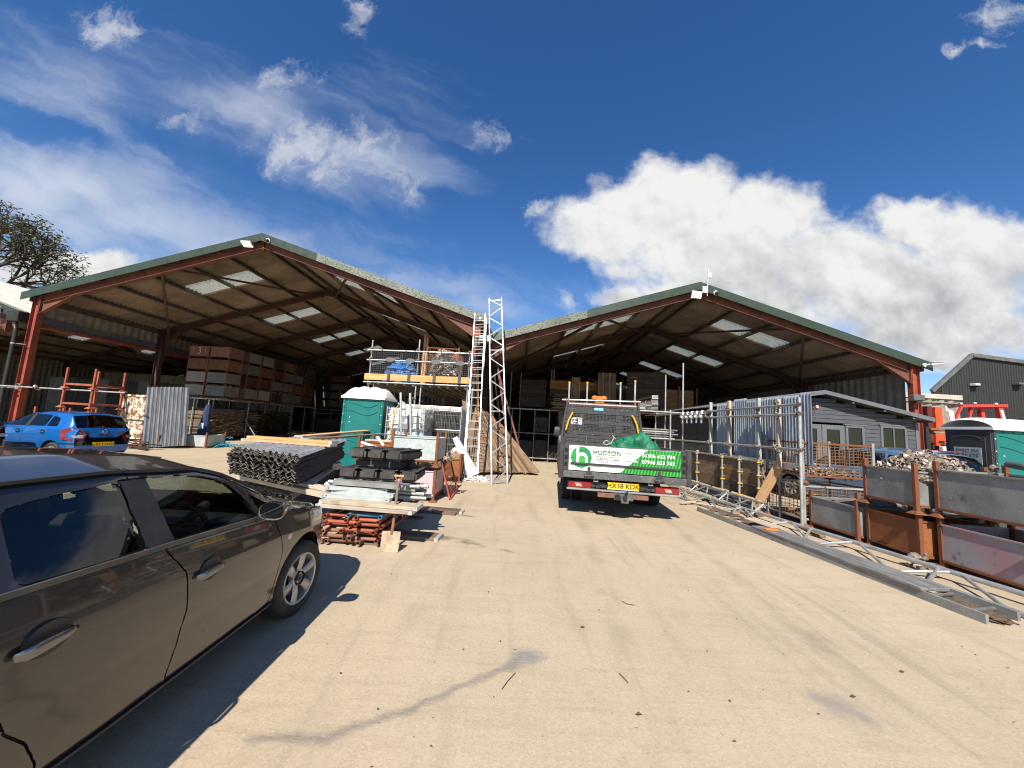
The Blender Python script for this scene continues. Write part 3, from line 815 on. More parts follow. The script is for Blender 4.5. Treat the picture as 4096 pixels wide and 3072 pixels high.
def build_fittings():
    yf = 13.4-.16
    camera_dome((-9.86, yf, 8.02), 'white dome camera on the tall shed gable peak', (.05, -1, -.35))
    floodlight((-10.55, yf-.12, 7.80), 'lit white floodlight under the tall shed gable peak', -1.1)
    camera_dome((6.86, yf, 6.86), 'white dome camera on the lower shed gable peak', (.3, -1, -.45))
    floodlight((6.12, yf-.14, 6.70), 'lit white floodlight under the lower shed gable peak', -.35, .15)
    floodlight((-19.78, yf-.08, 4.80), 'floodlight on the green fascia of the pale roofed shed', -.2, .2)
    # aerial
    t = thing('aerial', 'thin mast with a white wireless box above the lower shed ridge', 'aerial', (6.56, yf, 6.75))
    b = MB(); b.cyl((6.56, yf-.02, 6.72), (6.60, yf-.02, 7.72), .017, 8); b.obj('mast', M_galv, t, Matrix(), smooth=True)
    b = MB(); b.box((6.60, yf-.06, 7.40), (6.70, yf+.0, 7.60)); b.obj('wireless_box', M_white, t, Matrix(), bev=.015)
    b = MB(); b.box((6.38, yf-.05, 6.82), (6.58, yf-.005, 7.08)); b.obj('junction_box', M_galvpale, t, Matrix(), bev=.01)
    # bullet camera at the right eave
    p = Vector((14.22, yf-.02, 4.60))
    t = thing('security_camera', 'white bullet camera on the end of the lower shed fascia', 'camera', p)
    b = MB(); b.cyl(p+Vector((-.02, -.12, .02)), p+Vector((.30, -.20, .05)), .05, 14); b.box((-.05, -.06, .05), (.36, .06, .062), T(*p) @ T(0, -.16, .03) @ RZ(-.2)); b.obj('housing', M_white, t, Matrix(), smooth=True)
    b = MB(); b.cyl(p+Vector((-.12, 0, 0)), p+Vector((-.12, -.05, 0)), .06, 14); b.path([p+Vector((-.12, -.05, 0)), p+Vector((-.02, -.12, .02))], .02, 8); b.obj('mount', M_whiteplastic, t, Matrix(), smooth=True)
    # horn speaker on the right column
    p = Vector((13.95, 13.3, 3.42))
    t = thing('speaker_box', 'grey box sounder on the inner side of the end column', 'speaker', p)
    b = MB(); b.box((p.x-.28, p.y-.12, p.z-.1), (p.x+.1, p.y+.1, p.z+.12)); b.obj('casing', M_boardgrey, t, Matrix(), bev=.03)
    b = MB(); b.cyl((p.x-.1, p.y-.05, p.z-.16), (p.x-.1, p.y-.05, p.z-.1), .1, 12); b.obj('base', M_black, t, Matrix(), smooth=True)
    p = Vector((-1.62, 13.18, 5.42))
    t = thing('security_camera', 'tiny white camera at the valley end of the red rafter', 'camera', p)
    b = MB(); b.lathe([(0, -.05), (.04, -.04), (.06, 0), (.06, .06)], 14); b.obj('housing', M_white, t, T(*p), smooth=True)
build_fittings()
# ------------------------------------------------------------------ cars
def paint(name, c, metal=.45, flake=None, dirt=None):
    m = bpy.data.materials.new(name); m.use_nodes = True
    N = NT(m.node_tree); p = m.node_tree.nodes['Principled BSDF']
    oc = N.n('ShaderNodeTexCoord').outputs['Object']
    z = N.sep(oc)[2]
    dn = N.noise(N.v('MULTIPLY', oc, (1, 1, .5)), 4.5, 6, .65)
    f = N.m('MULTIPLY', N.ramp(N.m('ADD', z, N.m('MULTIPLY', dn, .35)), .75, .25), .24)
    spl = N.m('MULTIPLY', N.ramp(N.noise(oc, 11, 5, .6), .62, .75), .18)
    f = N.m('ADD', f, spl, clamp=True)
    dc = dirt or (.125, .092, .066)
    N.l(N.mix(f, c, dc), p.inputs['Base Color'])
    N.l(N.ramp(f, 0, .5, .26, .6), p.inputs['Roughness'])
    p.inputs['Metallic'].default_value = metal
    p.inputs['Coat Weight'].default_value = 1.0
    N.l(N.ramp(f, 0, .6, .03, .22), p.inputs['Coat Roughness'])
    b = N.n('ShaderNodeBump'); b.inputs['Strength'].default_value = .02; b.inputs['Distance'].default_value = .02
    N.l(N.noise(oc, 2.2, 2, .5), b.inputs['Height']); N.l(b.outputs[0], p.inputs['Normal'])
    return m
M_cardark = paint('grey_brown_car_paint', (.030, .027, .027), .35)
M_carblue = paint('metallic_blue_car_paint', (.008, .115, .40), .2, dirt=(.03, .09, .22))
M_cargrey = paint('slate_blue_car_paint', (.13, .21, .33), .25, dirt=(.12, .17, .25))
M_carblack = paint('black_car_paint', (.012, .012, .013), .3)
M_carglass = glass('car_glass', (.52, .58, .53))
M_carglass_dark = glass('car_glass_privacy', (.10, .115, .11))
M_handle = mat('satin_handle', (.20, .20, .215), None, .2, .9, 4)
M_chrome = mat('chrome', (.75, .75, .76), None, .12, 1., 4)
M_alloy = mat('alloy_wheel', (.52, .51, .49), (.40, .385, .36), .38, .55, 9)
M_brake = mat('brake_disc', (.12, .10, .09), (.2, .12, .08), .6, .5, 20)
M_seat = mat('seat_cloth', (.03, .03, .032), (.045, .045, .046), .9, 0, 20)
M_trim = mat('matt_black_trim', (.020, .020, .021), (.030, .029, .028), .55, 0, 9)
M_seal = mat('window_seal', (.10, .092, .08), (.07, .065, .06), .5, .2, 9)
M_mirrorglass = mat('mirror_glass', (.22, .24, .27), None, .04, 1.)

def wheel(parent, M, r, w, style, rim_r):
    """wheel outer face towards local -y"""
    t = link('wheel', MB().lathe([(.05, -.01), (.05, .03)], 12).mesh(M_trim, smooth=True), parent, M)
    b = MB()
    k = r-rim_r
    b.lathe([(rim_r, -.004), (rim_r+.01, -.014), (rim_r+k*.45, -.018), (r-.030, -.012), (r-.010, .004), (r-.001, .028), (r, w*.5), (r-.001, w-.03), (r-.012, w-.005), (rim_r+k*.4, w), (rim_r, w-.01)], 48)
    b.obj('tyre', M_tyre, t, M, smooth=True, ang=60)
    b = MB()
    b.lathe([(rim_r+.001, -.003), (rim_r-.006, -.012), (rim_r-.018, -.006), (rim_r-.022, .03), (rim_r-.03, .12)], 48)
    n = style['n']
    for i in range(n):
        a = 2*math.pi*i/n + style.get('ph', .2)
        w0, w1 = style['w0'], style['w1']
        ri, ro = .055, rim_r-.012
        vs = []
        for (rr, ww, yo) in ((ri, w0, style.get('dish', .012)), (ro*.6, (w0+w1)/2, .000), (ro, w1, -.004)):
            for sgn, dy in ((-1, .012), (-.55, 0), (.55, 0), (1, .012)):
                x, z = rr, sgn*ww/2
                vs.append((x*math.cos(a)-z*math.sin(a), yo+dy, x*math.sin(a)+z*math.cos(a)))
        fs = [(j+4*q, j+1+4*q, j+5+4*q, j+4+4*q) for q in range(2) for j in range(3)]
        b.add(vs, fs)
    b.lathe([(0, .004), (.038, .004), (.05, .008), (.066, .012), (.066, .05)], 24)
    b.obj('rim', M_alloy, t, M, smooth=True, ang=40)
    c = MB()
    for i in range(5):
        a = 2*math.pi*i/5+.5; c.cyl((.048*math.cos(a), .0, .048*math.sin(a)), (.048*math.cos(a), .02, .048*math.sin(a)), .009, 6)
    c.lathe([(0, .001), (.026, .001), (.028, .006)], 16)
    c.obj('hub_cap', M_trim, t, M, smooth=True)
    d = MB(); d.lathe([(.0, .07), (rim_r*.72, .07), (rim_r*.72, .085)], 32); d.obj('brake_disc', M_brake, t, M)
    d = MB(); d.lathe([(.0, .1), (rim_r*.95, .1)], 32); d.obj('wheel_back', M_dark, t, M)
    return t

def smooth_curve(pts, xs, k=5):
    pts = sorted(pts); px = [p[0] for p in pts]; pz = [p[1] for p in pts]
    y = np.interp(xs, px, pz)
    pad = np.concatenate([np.full(k, y[0]), y, np.full(k, y[-1])])
    ker = np.hanning(2*k+3)[1:-1]; ker /= ker.sum()
    return np.convolve(pad, ker, 'valid')[:len(xs)] if True else y

def in_poly(x, z, poly):
    ins = np.zeros(x.shape, bool)
    n = len(poly)
    for i in range(n):
        x0, z0 = poly[i]; x1, z1 = poly[(i+1) % n]
        c = ((z0 > z) != (z1 > z)) & (x < (x1-x0)*(z-z0)/(z1-z0+1e-12)+x0)
        ins ^= c
    return ins
def densify(pts, closed=True, step=.006):
    out = []
    seq = list(pts)+([pts[0]] if closed else [])
    for (a, b) in zip(seq[:-1], seq[1:]):
        d = math.hypot(b[0]-a[0], b[1]-a[1]); n = max(1, int(d/step))
        out += [(a[0]+(b[0]-a[0])*i/n, a[1]+(b[1]-a[1])*i/n) for i in range(n)]
    out.append(seq[-1])
    return out
def round_poly(pts, r=.04, n=4):
    out = []
    m = len(pts)
    for i in range(m):
        p = Vector(pts[i]); a = Vector(pts[i-1]); b = Vector(pts[(i+1) % m])
        da, db = (a-p), (b-p)
        ra = min(r, da.length*.45); rb = min(r, db.length*.45)
        q0 = p+da.normalized()*ra; q1 = p+db.normalized()*rb
        for k in range(n+1):
            t = k/n
            q = q0*(1-t)**2+p*2*t*(1-t)+q1*t*t
            out.append((q.x, q.y))
    return out

def car(name, label, loc, rotz, scale, sp):
    t = thing(name, label, 'car', loc, rotz, 'cars parked in the yard', scale)
    MW = WM[t.name]
    NX = sp.get('nx', 130)
    xr, xf, W = sp['xr'], sp['xf'], sp['W']
    xs = np.linspace(xr, xf, NX)
    zb = smooth_curve(sp['belt'], xs, 4); zt = smooth_curve(sp['top'], xs, 3)
    wf = smooth_curve(sp['plan'], xs, 3)*W; ye = smooth_curve(sp['edge'], xs, 4); cr = smooth_curve(sp['crown'], xs, 4)
    zs = smooth_curve(sp['sill'], xs, 4)
    ze = zt-cr
    ze = np.maximum(ze, zb+.012)
    ye = np.minimum(ye, wf*.97)
    # control sections
    cre = sp.get('crease', .80)
    C = np.stack([np.stack([wf*.93, zs], -1), np.stack([wf*.972, zs+.05], -1), np.stack([wf*.985, zs+(zb-zs)*.38], -1), np.stack([wf*1.0, zs+(zb-zs)*cre], -1),
                  np.stack([wf*.958, zb-.02*(zb-zs)], -1), np.stack([wf*.945, zb+.004], -1), np.stack([ye+.012, ze-.02], -1), np.stack([ye-.02, ze+.012], -1),
                  np.stack([ye*.55, zt-cr*.22], -1), np.stack([ye*0, zt], -1)], 1)
    q_ = sp.get('nz', 1); counts = [3*q_, 6*q_, 9*q_, 4*q_, 2*q_, 13*q_, 2*q_, 5*q_, 6]
    cols = []
    for s in range(9):
        n = counts[s]
        for i in range(n):
            tt = i/n
            if s in (2,):   # smooth lower door
                cols.append(C[:, s]*(1-tt)+C[:, s+1]*tt + np.stack([wf*.006*math.sin(math.pi*tt), 0*wf], -1))
            else: cols.append(C[:, s]*(1-tt)+C[:, s+1]*tt)
    cols.append(C[:, 9])
    S = np.stack(cols, 1)                     # NX, NTT, 2
    jb = sum(counts[:5]); je = sum(counts[:6]); jr = sum(counts[:7]); NTT = S.shape[1]
    X = np.repeat(xs[:, None], NTT, 1)
    # bow the ends: front and rear faces curve in plan already through wf
    V = np.stack([X, S[..., 0], S[..., 1]], -1)
    # polylines used for snapping (side view x,z) and regions
    fx = (X[:-1, :-1]+X[1:, 1:])/2
    fz = (S[:-1, :-1, 1]+S[1:, 1:, 1])/2
    fy = (S[:-1, :-1, 0]+S[1:, 1:, 0])/2
    J = np.repeat(np.arange(NTT-1)[None], NX-1, 0)
    reg = np.zeros(fx.shape, int)             # 0 body
    names = {0: ('body', sp['paint'])}
    lines = []
    rid = 1
    side = J < jr
    def side_region(nm, mt, poly, cond=None, r=.0):
        nonlocal rid
        pl = round_poly(poly, r) if r else poly
        m_ = in_poly(fx, fz, pl) & (side if cond is None else cond)
        reg[m_] = rid; names[rid] = (nm, mt); lines.append(densify(pl)); rid += 1
        return rid-1
    for (nm, poly) in sp['doors']: side_region(nm, sp['paint'], poly)
    for poly in sp.get('black', []): side_region('pillar_trim', M_trim, poly)
    for (poly, mt) in sp['windows']: side_region('window', mt, poly, (J >= jb) & (J < jr), .03)
    for (nm, mt, poly) in sp.get('patches', []): side_region(nm, mt, poly)
    top = J >= jr
    def top_region(nm, mt, x0, x1, k):
        nonlocal rid
        m_ = top & (fx > x0) & (fx < x1) & (fy < k*np.interp(fx, xs, ye))
        reg[m_] = rid; names[rid] = (nm, mt); rid += 1
    for a in sp['screens']: top_region(*a)
    for xc in (0., -sp['wb']):
        d = np.hypot(fx-xc, fz-sp['axle'])
        reg[(d < sp['arch']) & (J < jb)] = -1
        lines.append([(xc+sp['arch']*math.cos(a), sp['axle']+sp['arch']*math.sin(a)) for a in np.linspace(-.6, math.pi+.6, 200)])
    LP = np.array([p for l in lines for p in l])
    grid = max((xf-xr)/NX, .03/q_)
    for rg, (nm, mt) in sorted(names.items()):
        fm = reg == rg
        if not fm.any(): continue
        vm = np.zeros((NX, NTT), bool); other = np.zeros((NX, NTT), bool)
        for di in (0, 1):
            for dj in (0, 1):
                vm[di:NX-1+di, dj:NTT-1+dj] |= fm; other[di:NX-1+di, dj:NTT-1+dj] |= ~fm
        border = vm & other
        VV = V.copy()
        bi, bj = np.where(border & (np.arange(NTT)[None] < jr+1))
        # inward direction: towards mean of own face centres
        for a, b in zip(bi, bj):
            p = VV[a, b, [0, 2]]
            d = LP-p; dd = (d**2).sum(-1); q = dd.argmin()
            if dd[q] < (1.3*grid)**2:
                ins = []
                for di in (-1, 0):
                    for dj in (-1, 0):
                        ii, jj = a+di, b+dj
                        if 0 <= ii < NX-1 and 0 <= jj < NTT-1 and fm[ii, jj]: ins.append((fx[ii, jj], fz[ii, jj]))
                c = np.mean(ins, 0)-LP[q]; nrm = np.linalg.norm(c)+1e-9
                g = sp.get('gap', .0035) if nm != 'window' else .001
                z_old = VV[a, b, 2]; x_old = VV[a, b, 0]
                VV[a, b, [0, 2]] = LP[q]+c/nrm*g
                b0_, b1_ = max(b-1, 0), min(b+1, NTT-1); dz_ = V[a, b1_, 2]-V[a, b0_, 2]
                if abs(dz_) > 1e-4: VV[a, b, 1] += (V[a, b1_, 1]-V[a, b0_, 1])/dz_*(VV[a, b, 2]-z_old)
                a0_, a1_ = max(a-1, 0), min(a+1, NX-1); VV[a, b, 1] += (V[a1_, b, 1]-V[a0_, b, 1])/(V[a1_, b, 0]-V[a0_, b, 0])*(VV[a, b, 0]-x_old)
        idx = -np.ones((NX, NTT), int); idx[vm] = np.arange(vm.sum())
        P = VV[vm]
        ii, jj = np.where(fm)
        F = np.stack([idx[ii, jj], idx[ii+1, jj], idx[ii+1, jj+1], idx[ii, jj+1]], -1)
        if nm == 'window': P = P*np.array([1, 1, 1]) - np.array([0, .006, 0])
        parts = []
        if rg == 0 or top[fm].any():
            Pm = P*np.array([1, -1, 1]); parts = [(np.concatenate([P, Pm]), np.concatenate([F, F[:, ::-1]+len(P)]))]
        else: parts = [(P, F), (P*np.array([1, -1, 1]), F[:, ::-1])]
        for q, (p_, f_) in enumerate(parts):
            me = bpy.data.meshes.new(nm); me.from_pydata([tuple(v) for v in p_], [], [tuple(int(i) for i in f) for f in f_]); me.materials.append(mt)
            bm = bmesh.new(); bm.from_mesh(me); bmesh.ops.remove_doubles(bm, verts=bm.verts, dist=.0008)
            if rg == 0:   # close both ends
                for xe in (xr, xf):
                    es = [e for e in bm.edges if e.is_boundary and all(abs(v.co.x-xe) < 1e-4 for v in e.verts)]
                    if es: bmesh.ops.contextual_create(bm, geom=es)
            bm.to_mesh(me); bm.free()
            for f in me.polygons: f.use_smooth = True
            me.set_sharp_from_angle(angle=R(42))
            o = link(nm, me, t)
            if nm.startswith('door'): sp.setdefault('_doors', []).append((o, q))
    # dark lining behind gaps and arches
    sel = (reg >= 0) & ~np.isin(reg, [k for k, v in names.items() if v[0] in ('window', 'windscreen', 'rear_window')])
    Vi = V.copy(); Vi[..., 1] = np.maximum(0, Vi[..., 1]-.03); Vi[..., 2] -= .012*(np.arange(NTT)[None] > jr-2)
    ii, jj = np.where(sel)
    base = (ii*NTT+jj); F = np.stack([base, base+NTT, base+NTT+1, base+1], -1)
    P = Vi.reshape(-1, 3); Pm = P*np.array([1, -1, 1])
    me = bpy.data.meshes.new('lining'); me.from_pydata([tuple(v) for v in np.concatenate([P, Pm])], [], [tuple(int(i) for i in f) for f in np.concatenate([F, F+len(P)])]); me.materials.append(M_trim)
    bm = bmesh.new(); bm.from_mesh(me); bmesh.ops.delete(bm, geom=[v for v in bm.verts if not v.link_faces], context='VERTS'); bm.to_mesh(me); bm.free()
    link('lining', me, t)
    # floor, wheel wells
    b = MB(); zf = float(zs.mean())
    b.box((xr+.25, -W*.80, zf-.02), (xf-.25, W*.80, zf+.10)); b.obj('floor_pan', M_chassis, t)
    for xc in (0., -sp['wb']):
        for s in (-1, 1):
            b = MB(); ra = sp['arch']+.012; an = np.linspace(-.15, math.pi+.15, 30); b.add([(xc+ra*math.cos(a), yy_*W*s, sp['axle']+ra*math.sin(a)) for yy_ in (.93, .62) for a in an]+[(xc, .62*W*s, sp['axle'])], [(i, i+1, 31+i, 30+i) for i in range(29)]+[(30+i, 31+i, 60) for i in range(29)]); b.obj('wheel_well', M_chassis, t)
            steer = sp.get('steer', 0.) if xc == 0 else 0.
            M = MW @ T(xc, s*sp['track'], sp['axle']) @ (RZ(steer) if s < 0 else RZ(math.pi+steer))
            wheel(t, M, sp['wr'], sp.get('ww', .17), sp['rim'], sp['rimr'])
    # cabin
    fl = zf+.1
    for (cx, cy) in sp['seats']:
        b = MB(); b.box((cx-.24, cy-.22, fl+.05), (cx+.24, cy+.22, fl+.24)); b.box((-.06, -.21, 0), (.06, .21, .54), T(cx-.22, cy, fl+.2) @ RY(-.25)); b.box((-.05, -.12, 0), (.04, .12, .17), T(cx-.37, cy, fl+.77) @ RY(-.2))
        b.obj('seat', M_seat, t, bev=.045, seg=2)
    dx = sp['dash']; b = MB(); b.box((dx-.12, -W*.82, fl+.25), (dx+.25, W*.82, float(np.interp(dx, xs, zb))-.06)); b.obj('dashboard', M_trim, t, bev=.05)
    b = MB(); n = 28; rr = .165; Ms = T(dx-.24, sp.get('drv', -.33), float(np.interp(dx, xs, zb))-.03) @ RY(-.45)
    ring = [Ms @ Vector((0, rr*math.cos(2*math.pi*i/n), rr*math.sin(2*math.pi*i/n))) for i in range(n+1)]
    b.path(ring, .016, 8); b.cyl(Ms @ Vector((0, 0, 0)), Ms @ Vector((.2, 0, 0)), .03, 8); b.bar(Ms @ Vector((0, -rr, 0)), Ms @ Vector((0, rr, 0)), .05, .015); b.obj('steering_wheel', M_trim, t, smooth=True)
    # door handles
    for (x, z, L) in sp['handles']:
        y = float(np.interp(x, xs, wf))*.995
        for s in (-1, 1):
            dr = [d for d, q in sp.get('_doors', []) if (q == 0) == (s > 0)]
            par = None
            for d in dr:
                xsd = [v.co.x for v in d.data.vertices]
                if min(xsd) <= x <= max(xsd): par = d
            par = par or t
            b = MB()
            b.lathe([(0, s*(y+.006)), (.062, s*(y+.0055)), (.066, s*(y-.01))], 24, T(x+.01, 0, z+.004) @ Matrix.Diagonal((1.2, 1, .95, 1))); b.obj('recess_shade', M_trim, par, MW, smooth=True)  # flat dark disc standing in for the shade inside the handle dish
            b = MB(); hy = s*(y+.028)
            vs = []
            for k in range(9):
                u = k/8; xx = x-L/2+L*u; e = math.sin(math.pi*min(1, max(0, u)))**.5
                e = min(1, 6*u+.15, 6*(1-u)+.02); hw = .004+.017*min(1, .55*e+.45*min(1, (1-u)*1.8))
                zz = z+.012*(u-.5)
                yy = s*(y+.012+.022*e)
                vs += [(xx, yy, zz-hw), (xx, yy+s*.010, zz), (xx, yy, zz+hw), (xx, yy-s*.012, zz)]
            fs = [(4*k+a, 4*k+(a+1) % 4, 4*k+4+(a+1) % 4, 4*k+4+a) for k in range(8) for a in range(4)] + [(0, 1, 2, 3), (32, 33, 34, 35)]
            b.add(vs, fs); b.obj('handle', sp.get('handle_mat', M_handle), par, MW, smooth=True, ang=80)
    # mirrors
    mx, mz = sp['mirror']
    y = float(np.interp(mx, xs, wf))*.94
    for s in (-1, 1):
        b = MB()
        mk = sp.get('mk', 1.); prof = [(mk*(.125*math.copysign(abs(math.cos(a))**.75, math.cos(a))), mk*(.02+.088*math.copysign(abs(math.sin(a))**.8, math.sin(a))*(1 if math.sin(a) > 0 else .85))) for a in np.linspace(0, 2*math.pi, 19)[:-1]]
        n = len(prof); yo = .03+.12*mk; vs = [(.0, s*(y+yo+px_), mz+pz_) for px_, pz_ in prof] + [(.06*mk, s*(y+yo+px_*.93), mz+.01+pz_*.9) for px_, pz_ in prof] + [(.10*mk, s*(y+yo-.01+px_*.6), mz+.015+pz_*.55) for px_, pz_ in prof]
        fs = [(k*n+i, k*n+(i+1) % n, (k+1)*n+(i+1) % n, (k+1)*n+i) for k in range(2) for i in range(n)] + [tuple(range(2*n, 3*n))]
        b.add(vs, fs, T(mx, 0, 0)); b.bar((mx+.03, s*(y-.02), mz-.05), (mx+.03, s*(y+.08), mz-.02), .05, .035)
        mo = b.obj('wing_mirror', sp['paint'], t, smooth=True, ang=50)
        g = MB(); g.add([(.006, s*(y+yo+px_*.9), mz+.005+pz_*.87) for px_, pz_ in prof], [tuple(range(n))], T(mx, 0, 0)); g.obj('mirror_glass', M_mirrorglass, mo, MW)
        g = MB(); g.add([(.004, s*(y+yo+px_*.985), mz+.0+pz_*.985) for px_, pz_ in prof]+[(.007, s*(y+yo+px_*.9), mz+.005+pz_*.87) for px_, pz_ in prof], [(i, (i+1) % n, n+(i+1) % n, n+i) for i in range(n)], T(mx, 0, 0)); g.obj('mirror_rim', M_seal, mo, MW)
    return t, MW, (xs, wf, zb, zt, ye)

def build_cars():
    th = R(92); d = Vector((math.cos(th), math.sin(th), 0)); n = Vector((d.y, -d.x, 0))
    org = Vector((-1.718, 3.176, 0)) - n*.775
    mpv = dict(xr=-2.92, xf=.80, W=.80, wb=2.22, axle=.287, wr=.287, arch=.352, track=.775, rimr=.197, nx=230, nz=2, steer=R(-7), gap=.0045,
        belt=[(-2.92, .82), (-2.7, .98), (-1.9, .965), (-1.29, .945), (-.67, .915), (-.4, .90), (0, .845), (.35, .78), (.6, .70), (.8, .55)],
        top=[(-2.92, .86), (-2.78, 1.08), (-2.55, 1.33), (-2.0, 1.385), (-1.45, 1.385), (-1.0, 1.345), (-.83, 1.29), (-.65, 1.20), (-.22, .975), (.05, .915), (.4, .83), (.64, .74), (.74, .66), (.8, .57)],
        plan=[(-2.92, .80), (-2.75, .93), (-2.4, .985), (-1.5, 1.0), (-.5, 1.0), (.1, .985), (.4, .92), (.62, .80), (.74, .66), (.8, .50)],
        edge=[(-2.92, .55), (-2.6, .56), (-1.4, .585), (-.95, .60), (-.45, .66), (-.15, .70), (.3, .66), (.6, .55), (.8, .35)],
        crown=[(-2.92, .02), (-2.5, .085), (-1.2, .09), (-.6, .07), (-.1, .05), (.4, .05), (.8, .02)],
        sill=[(-2.92, .30), (-2.5, .25), (-1.5, .225), (-.4, .225), (.3, .22), (.8, .24)], crease=.72,
        paint=M_cardark,
        doors=[('door', [(-.335, .60), (-.35, .46), (-.405, .285), (-.6, .268), (-1.225, .268), (-1.185, .42), (-1.165, .58), (-1.20, .78), (-1.30, .905), (-1.335, .955), (-1.42, 1.45), (-.72, 1.45), (-.52, 1.10), (-.36, .965), (-.455, .86), (-.39, .75)]),
               ('door', [(-1.225, .268), (-1.72, .268), (-1.735, .33), (-1.78, .425), (-1.85, .505), (-1.90, .62), (-1.93, .95), (-1.92, 1.45), (-1.42, 1.45), (-1.335, .955), (-1.30, .905), (-1.20, .78), (-1.165, .58), (-1.185, .42)])],
        black=[[(-1.25, .945), (-1.40, .95), (-1.435, 1.26), (-1.30, 1.258)]],
        windows=[([(-.60, .915), (-1.247, .948), (-1.297, 1.250), (-1.12, 1.244), (-.91, 1.20), (-.79, 1.145), (-.70, 1.07)], M_carglass),
                 ([(-1.403, .953), (-1.86, .972), (-1.848, 1.215), (-1.70, 1.235), (-1.437, 1.250)], M_carglass),
                 ([(-1.93, .98), (-2.45, 1.005), (-2.33, 1.20), (-1.915, 1.22)], M_carglass_dark),
                 ([(-.36, .912), (-.56, .918), (-.62, 1.06)], M_carglass)],
        screens=[('windscreen', M_carglass, -.98, -.23, .97), ('rear_window', M_carglass_dark, -2.82, -2.56, .95)],
        patches=[('headlamp', M_clearlamp, [(.30, .60), (.46, .755), (.78, .66), (.72, .55)])],
        seats=[(-1.15, -.36), (-1.15, .36), (-1.95, -.36), (-1.95, .36)], dash=-.5, drv=-.36,
        handles=[(-1.05, .735, .185), (-1.79, .765, .185)], mirror=(-.66, .945), mk=.70,
        rim=dict(n=6, w0=.052, w1=.082, ph=.35, dish=.014))
    t, MW, prof = car('parked_car', 'dark grey people carrier parked close by with dusty doors and chrome handles', org, th, 1., mpv)
    # chrome waist strip and rubber seals, roof ditch trim, repeater badge
    xs, wf, zb, zt, ye = prof
    for s in (-1, 1):
        b = MB()
        pts = [(x, s*(float(np.interp(x, xs, wf))*.958+.003), float(np.interp(x, xs, zb))-.004) for x in np.linspace(-.36, -2.42, 28)]
        for a, c in zip(pts[:-1], pts[1:]): b.bar(a, c, .012, .022)
        b.obj('waist_strip', M_seal, t)
        b = MB(); pts = [(x, s*(float(np.interp(x, xs, ye))+.002), float(np.interp(x, xs, zt-smooth_curve(mpv['crown'], xs, 4)))+.008) for x in np.linspace(-.45, -2.6, 30)]
        for a, c in zip(pts[:-1], pts[1:]): b.bar(a, c, .016, .012)
        b.obj('roof_trim', M_trim, t)
        b = MB(); yy = s*(float(np.interp(-.26, xs, wf))+.004); b.box((-.285, min(yy, yy-s*.008), .668), (-.235, max(yy, yy-s*.008), .705)); b.obj('side_repeater', M_clearlamp, t, bev=.006)
        b = MB(); pts = [(x, s*(float(np.interp(x, xs, wf))*.955), float(np.interp(x, xs, smooth_curve(mpv['sill'], xs)))+.035) for x in np.linspace(-.38, -1.85, 18)]
        for a, c in zip(pts[:-1], pts[1:]): b.bar(a, c, .05, .012)
        b.obj('sill_trim', M_trim, t)

    # --- blue hatchback, tail towards us
    hatch = dict(xr=-3.06, xf=.80, W=.825, wb=2.46, axle=.295, wr=.295, arch=.345, track=.775, rimr=.185, nx=130, gap=.004,
        belt=[(-3.06, .90), (-2.95, 1.0), (-2.0, .985), (-1.0, .955), (-.3, .92), (.2, .84), (.6, .74), (.8, .55)],
        top=[(-3.06, .62), (-3.04, .93), (-2.98, 1.02), (-2.72, 1.41), (-2.5, 1.455), (-1.8, 1.475), (-1.2, 1.42), (-.35, 1.01), (.1, .93), (.55, .82), (.72, .72), (.8, .57)],
        plan=[(-3.06, .78), (-2.98, .88), (-2.75, .955), (-2.3, 1.0), (-.5, 1.0), (.2, .97), (.55, .84), (.8, .6)],
        edge=[(-3.06, .62), (-2.9, .63), (-2.6, .575), (-1.8, .58), (-1.1, .60), (-.4, .70), (.3, .66), (.8, .4)],
        crown=[(-3.06, .02), (-2.6, .07), (-1.2, .08), (-.3, .05), (.4, .05), (.8, .02)],
        sill=[(-3.06, .33), (-2.8, .27), (-2, .22), (-.4, .22), (.8, .24)], crease=.72,
        paint=M_carblue,
        doors=[('door', [(-.40, .30), (-.36, .6), (-.42, .93), (-.52, 1.02), (-1.05, 1.38), (-1.42, 1.38), (-1.40, .9), (-1.38, .3)]),
               ('door', [(-1.38, .3), (-1.40, .9), (-1.42, 1.38), (-2.15, 1.36), (-2.33, 1.0), (-2.26, .78), (-2.12, .5), (-1.98, .3)])],
        black=[[(-1.34, .99), (-1.50, .99), (-1.49, 1.35), (-1.36, 1.35)]],
        windows=[([(-.55, .975), (-1.345, 1.0), (-1.355, 1.345), (-1.08, 1.335)], M_carglass), ([(-1.49, 1.005), (-2.10, 1.02), (-2.06, 1.33), (-1.48, 1.345)], M_carglass),
                 ([(-2.15, 1.025), (-2.50, 1.035), (-2.40, 1.26), (-2.12, 1.315)], M_carglass_dark)],
        screens=[('windscreen', M_carglass, -1.17, -.36, .96), ('rear_window', M_carglass_dark, -2.965, -2.745, .94)],
        patches=[('bumper_strip', M_trim, [(-3.1, .545), (-2.72, .545), (-2.72, .585), (-3.1, .585)]), ('rub_strip', M_trim, [(-.42, .47), (-2.0, .47), (-2.0, .51), (-.42, .51)]),
                 ('bumper_valance', M_trim, [(-3.1, .2), (-2.86, .2), (-2.86, .325), (-3.1, .325)]),
                 ('headlamp', M_clearlamp, [(.3, .62), (.42, .78), (.78, .7), (.78, .56)])],
        seats=[(-1.3, -.36), (-1.3, .36), (-2.05, -.36), (-2.05, .36)], dash=-.6, drv=-.36,
        handles=[(-1.22, .84, .17), (-2.13, .86, .17)], mirror=(-.62, 1.03), handle_mat=M_carblue,
        rim=dict(n=7, w0=.05, w1=.075, ph=.1))
    h = R(171.7); s = .90
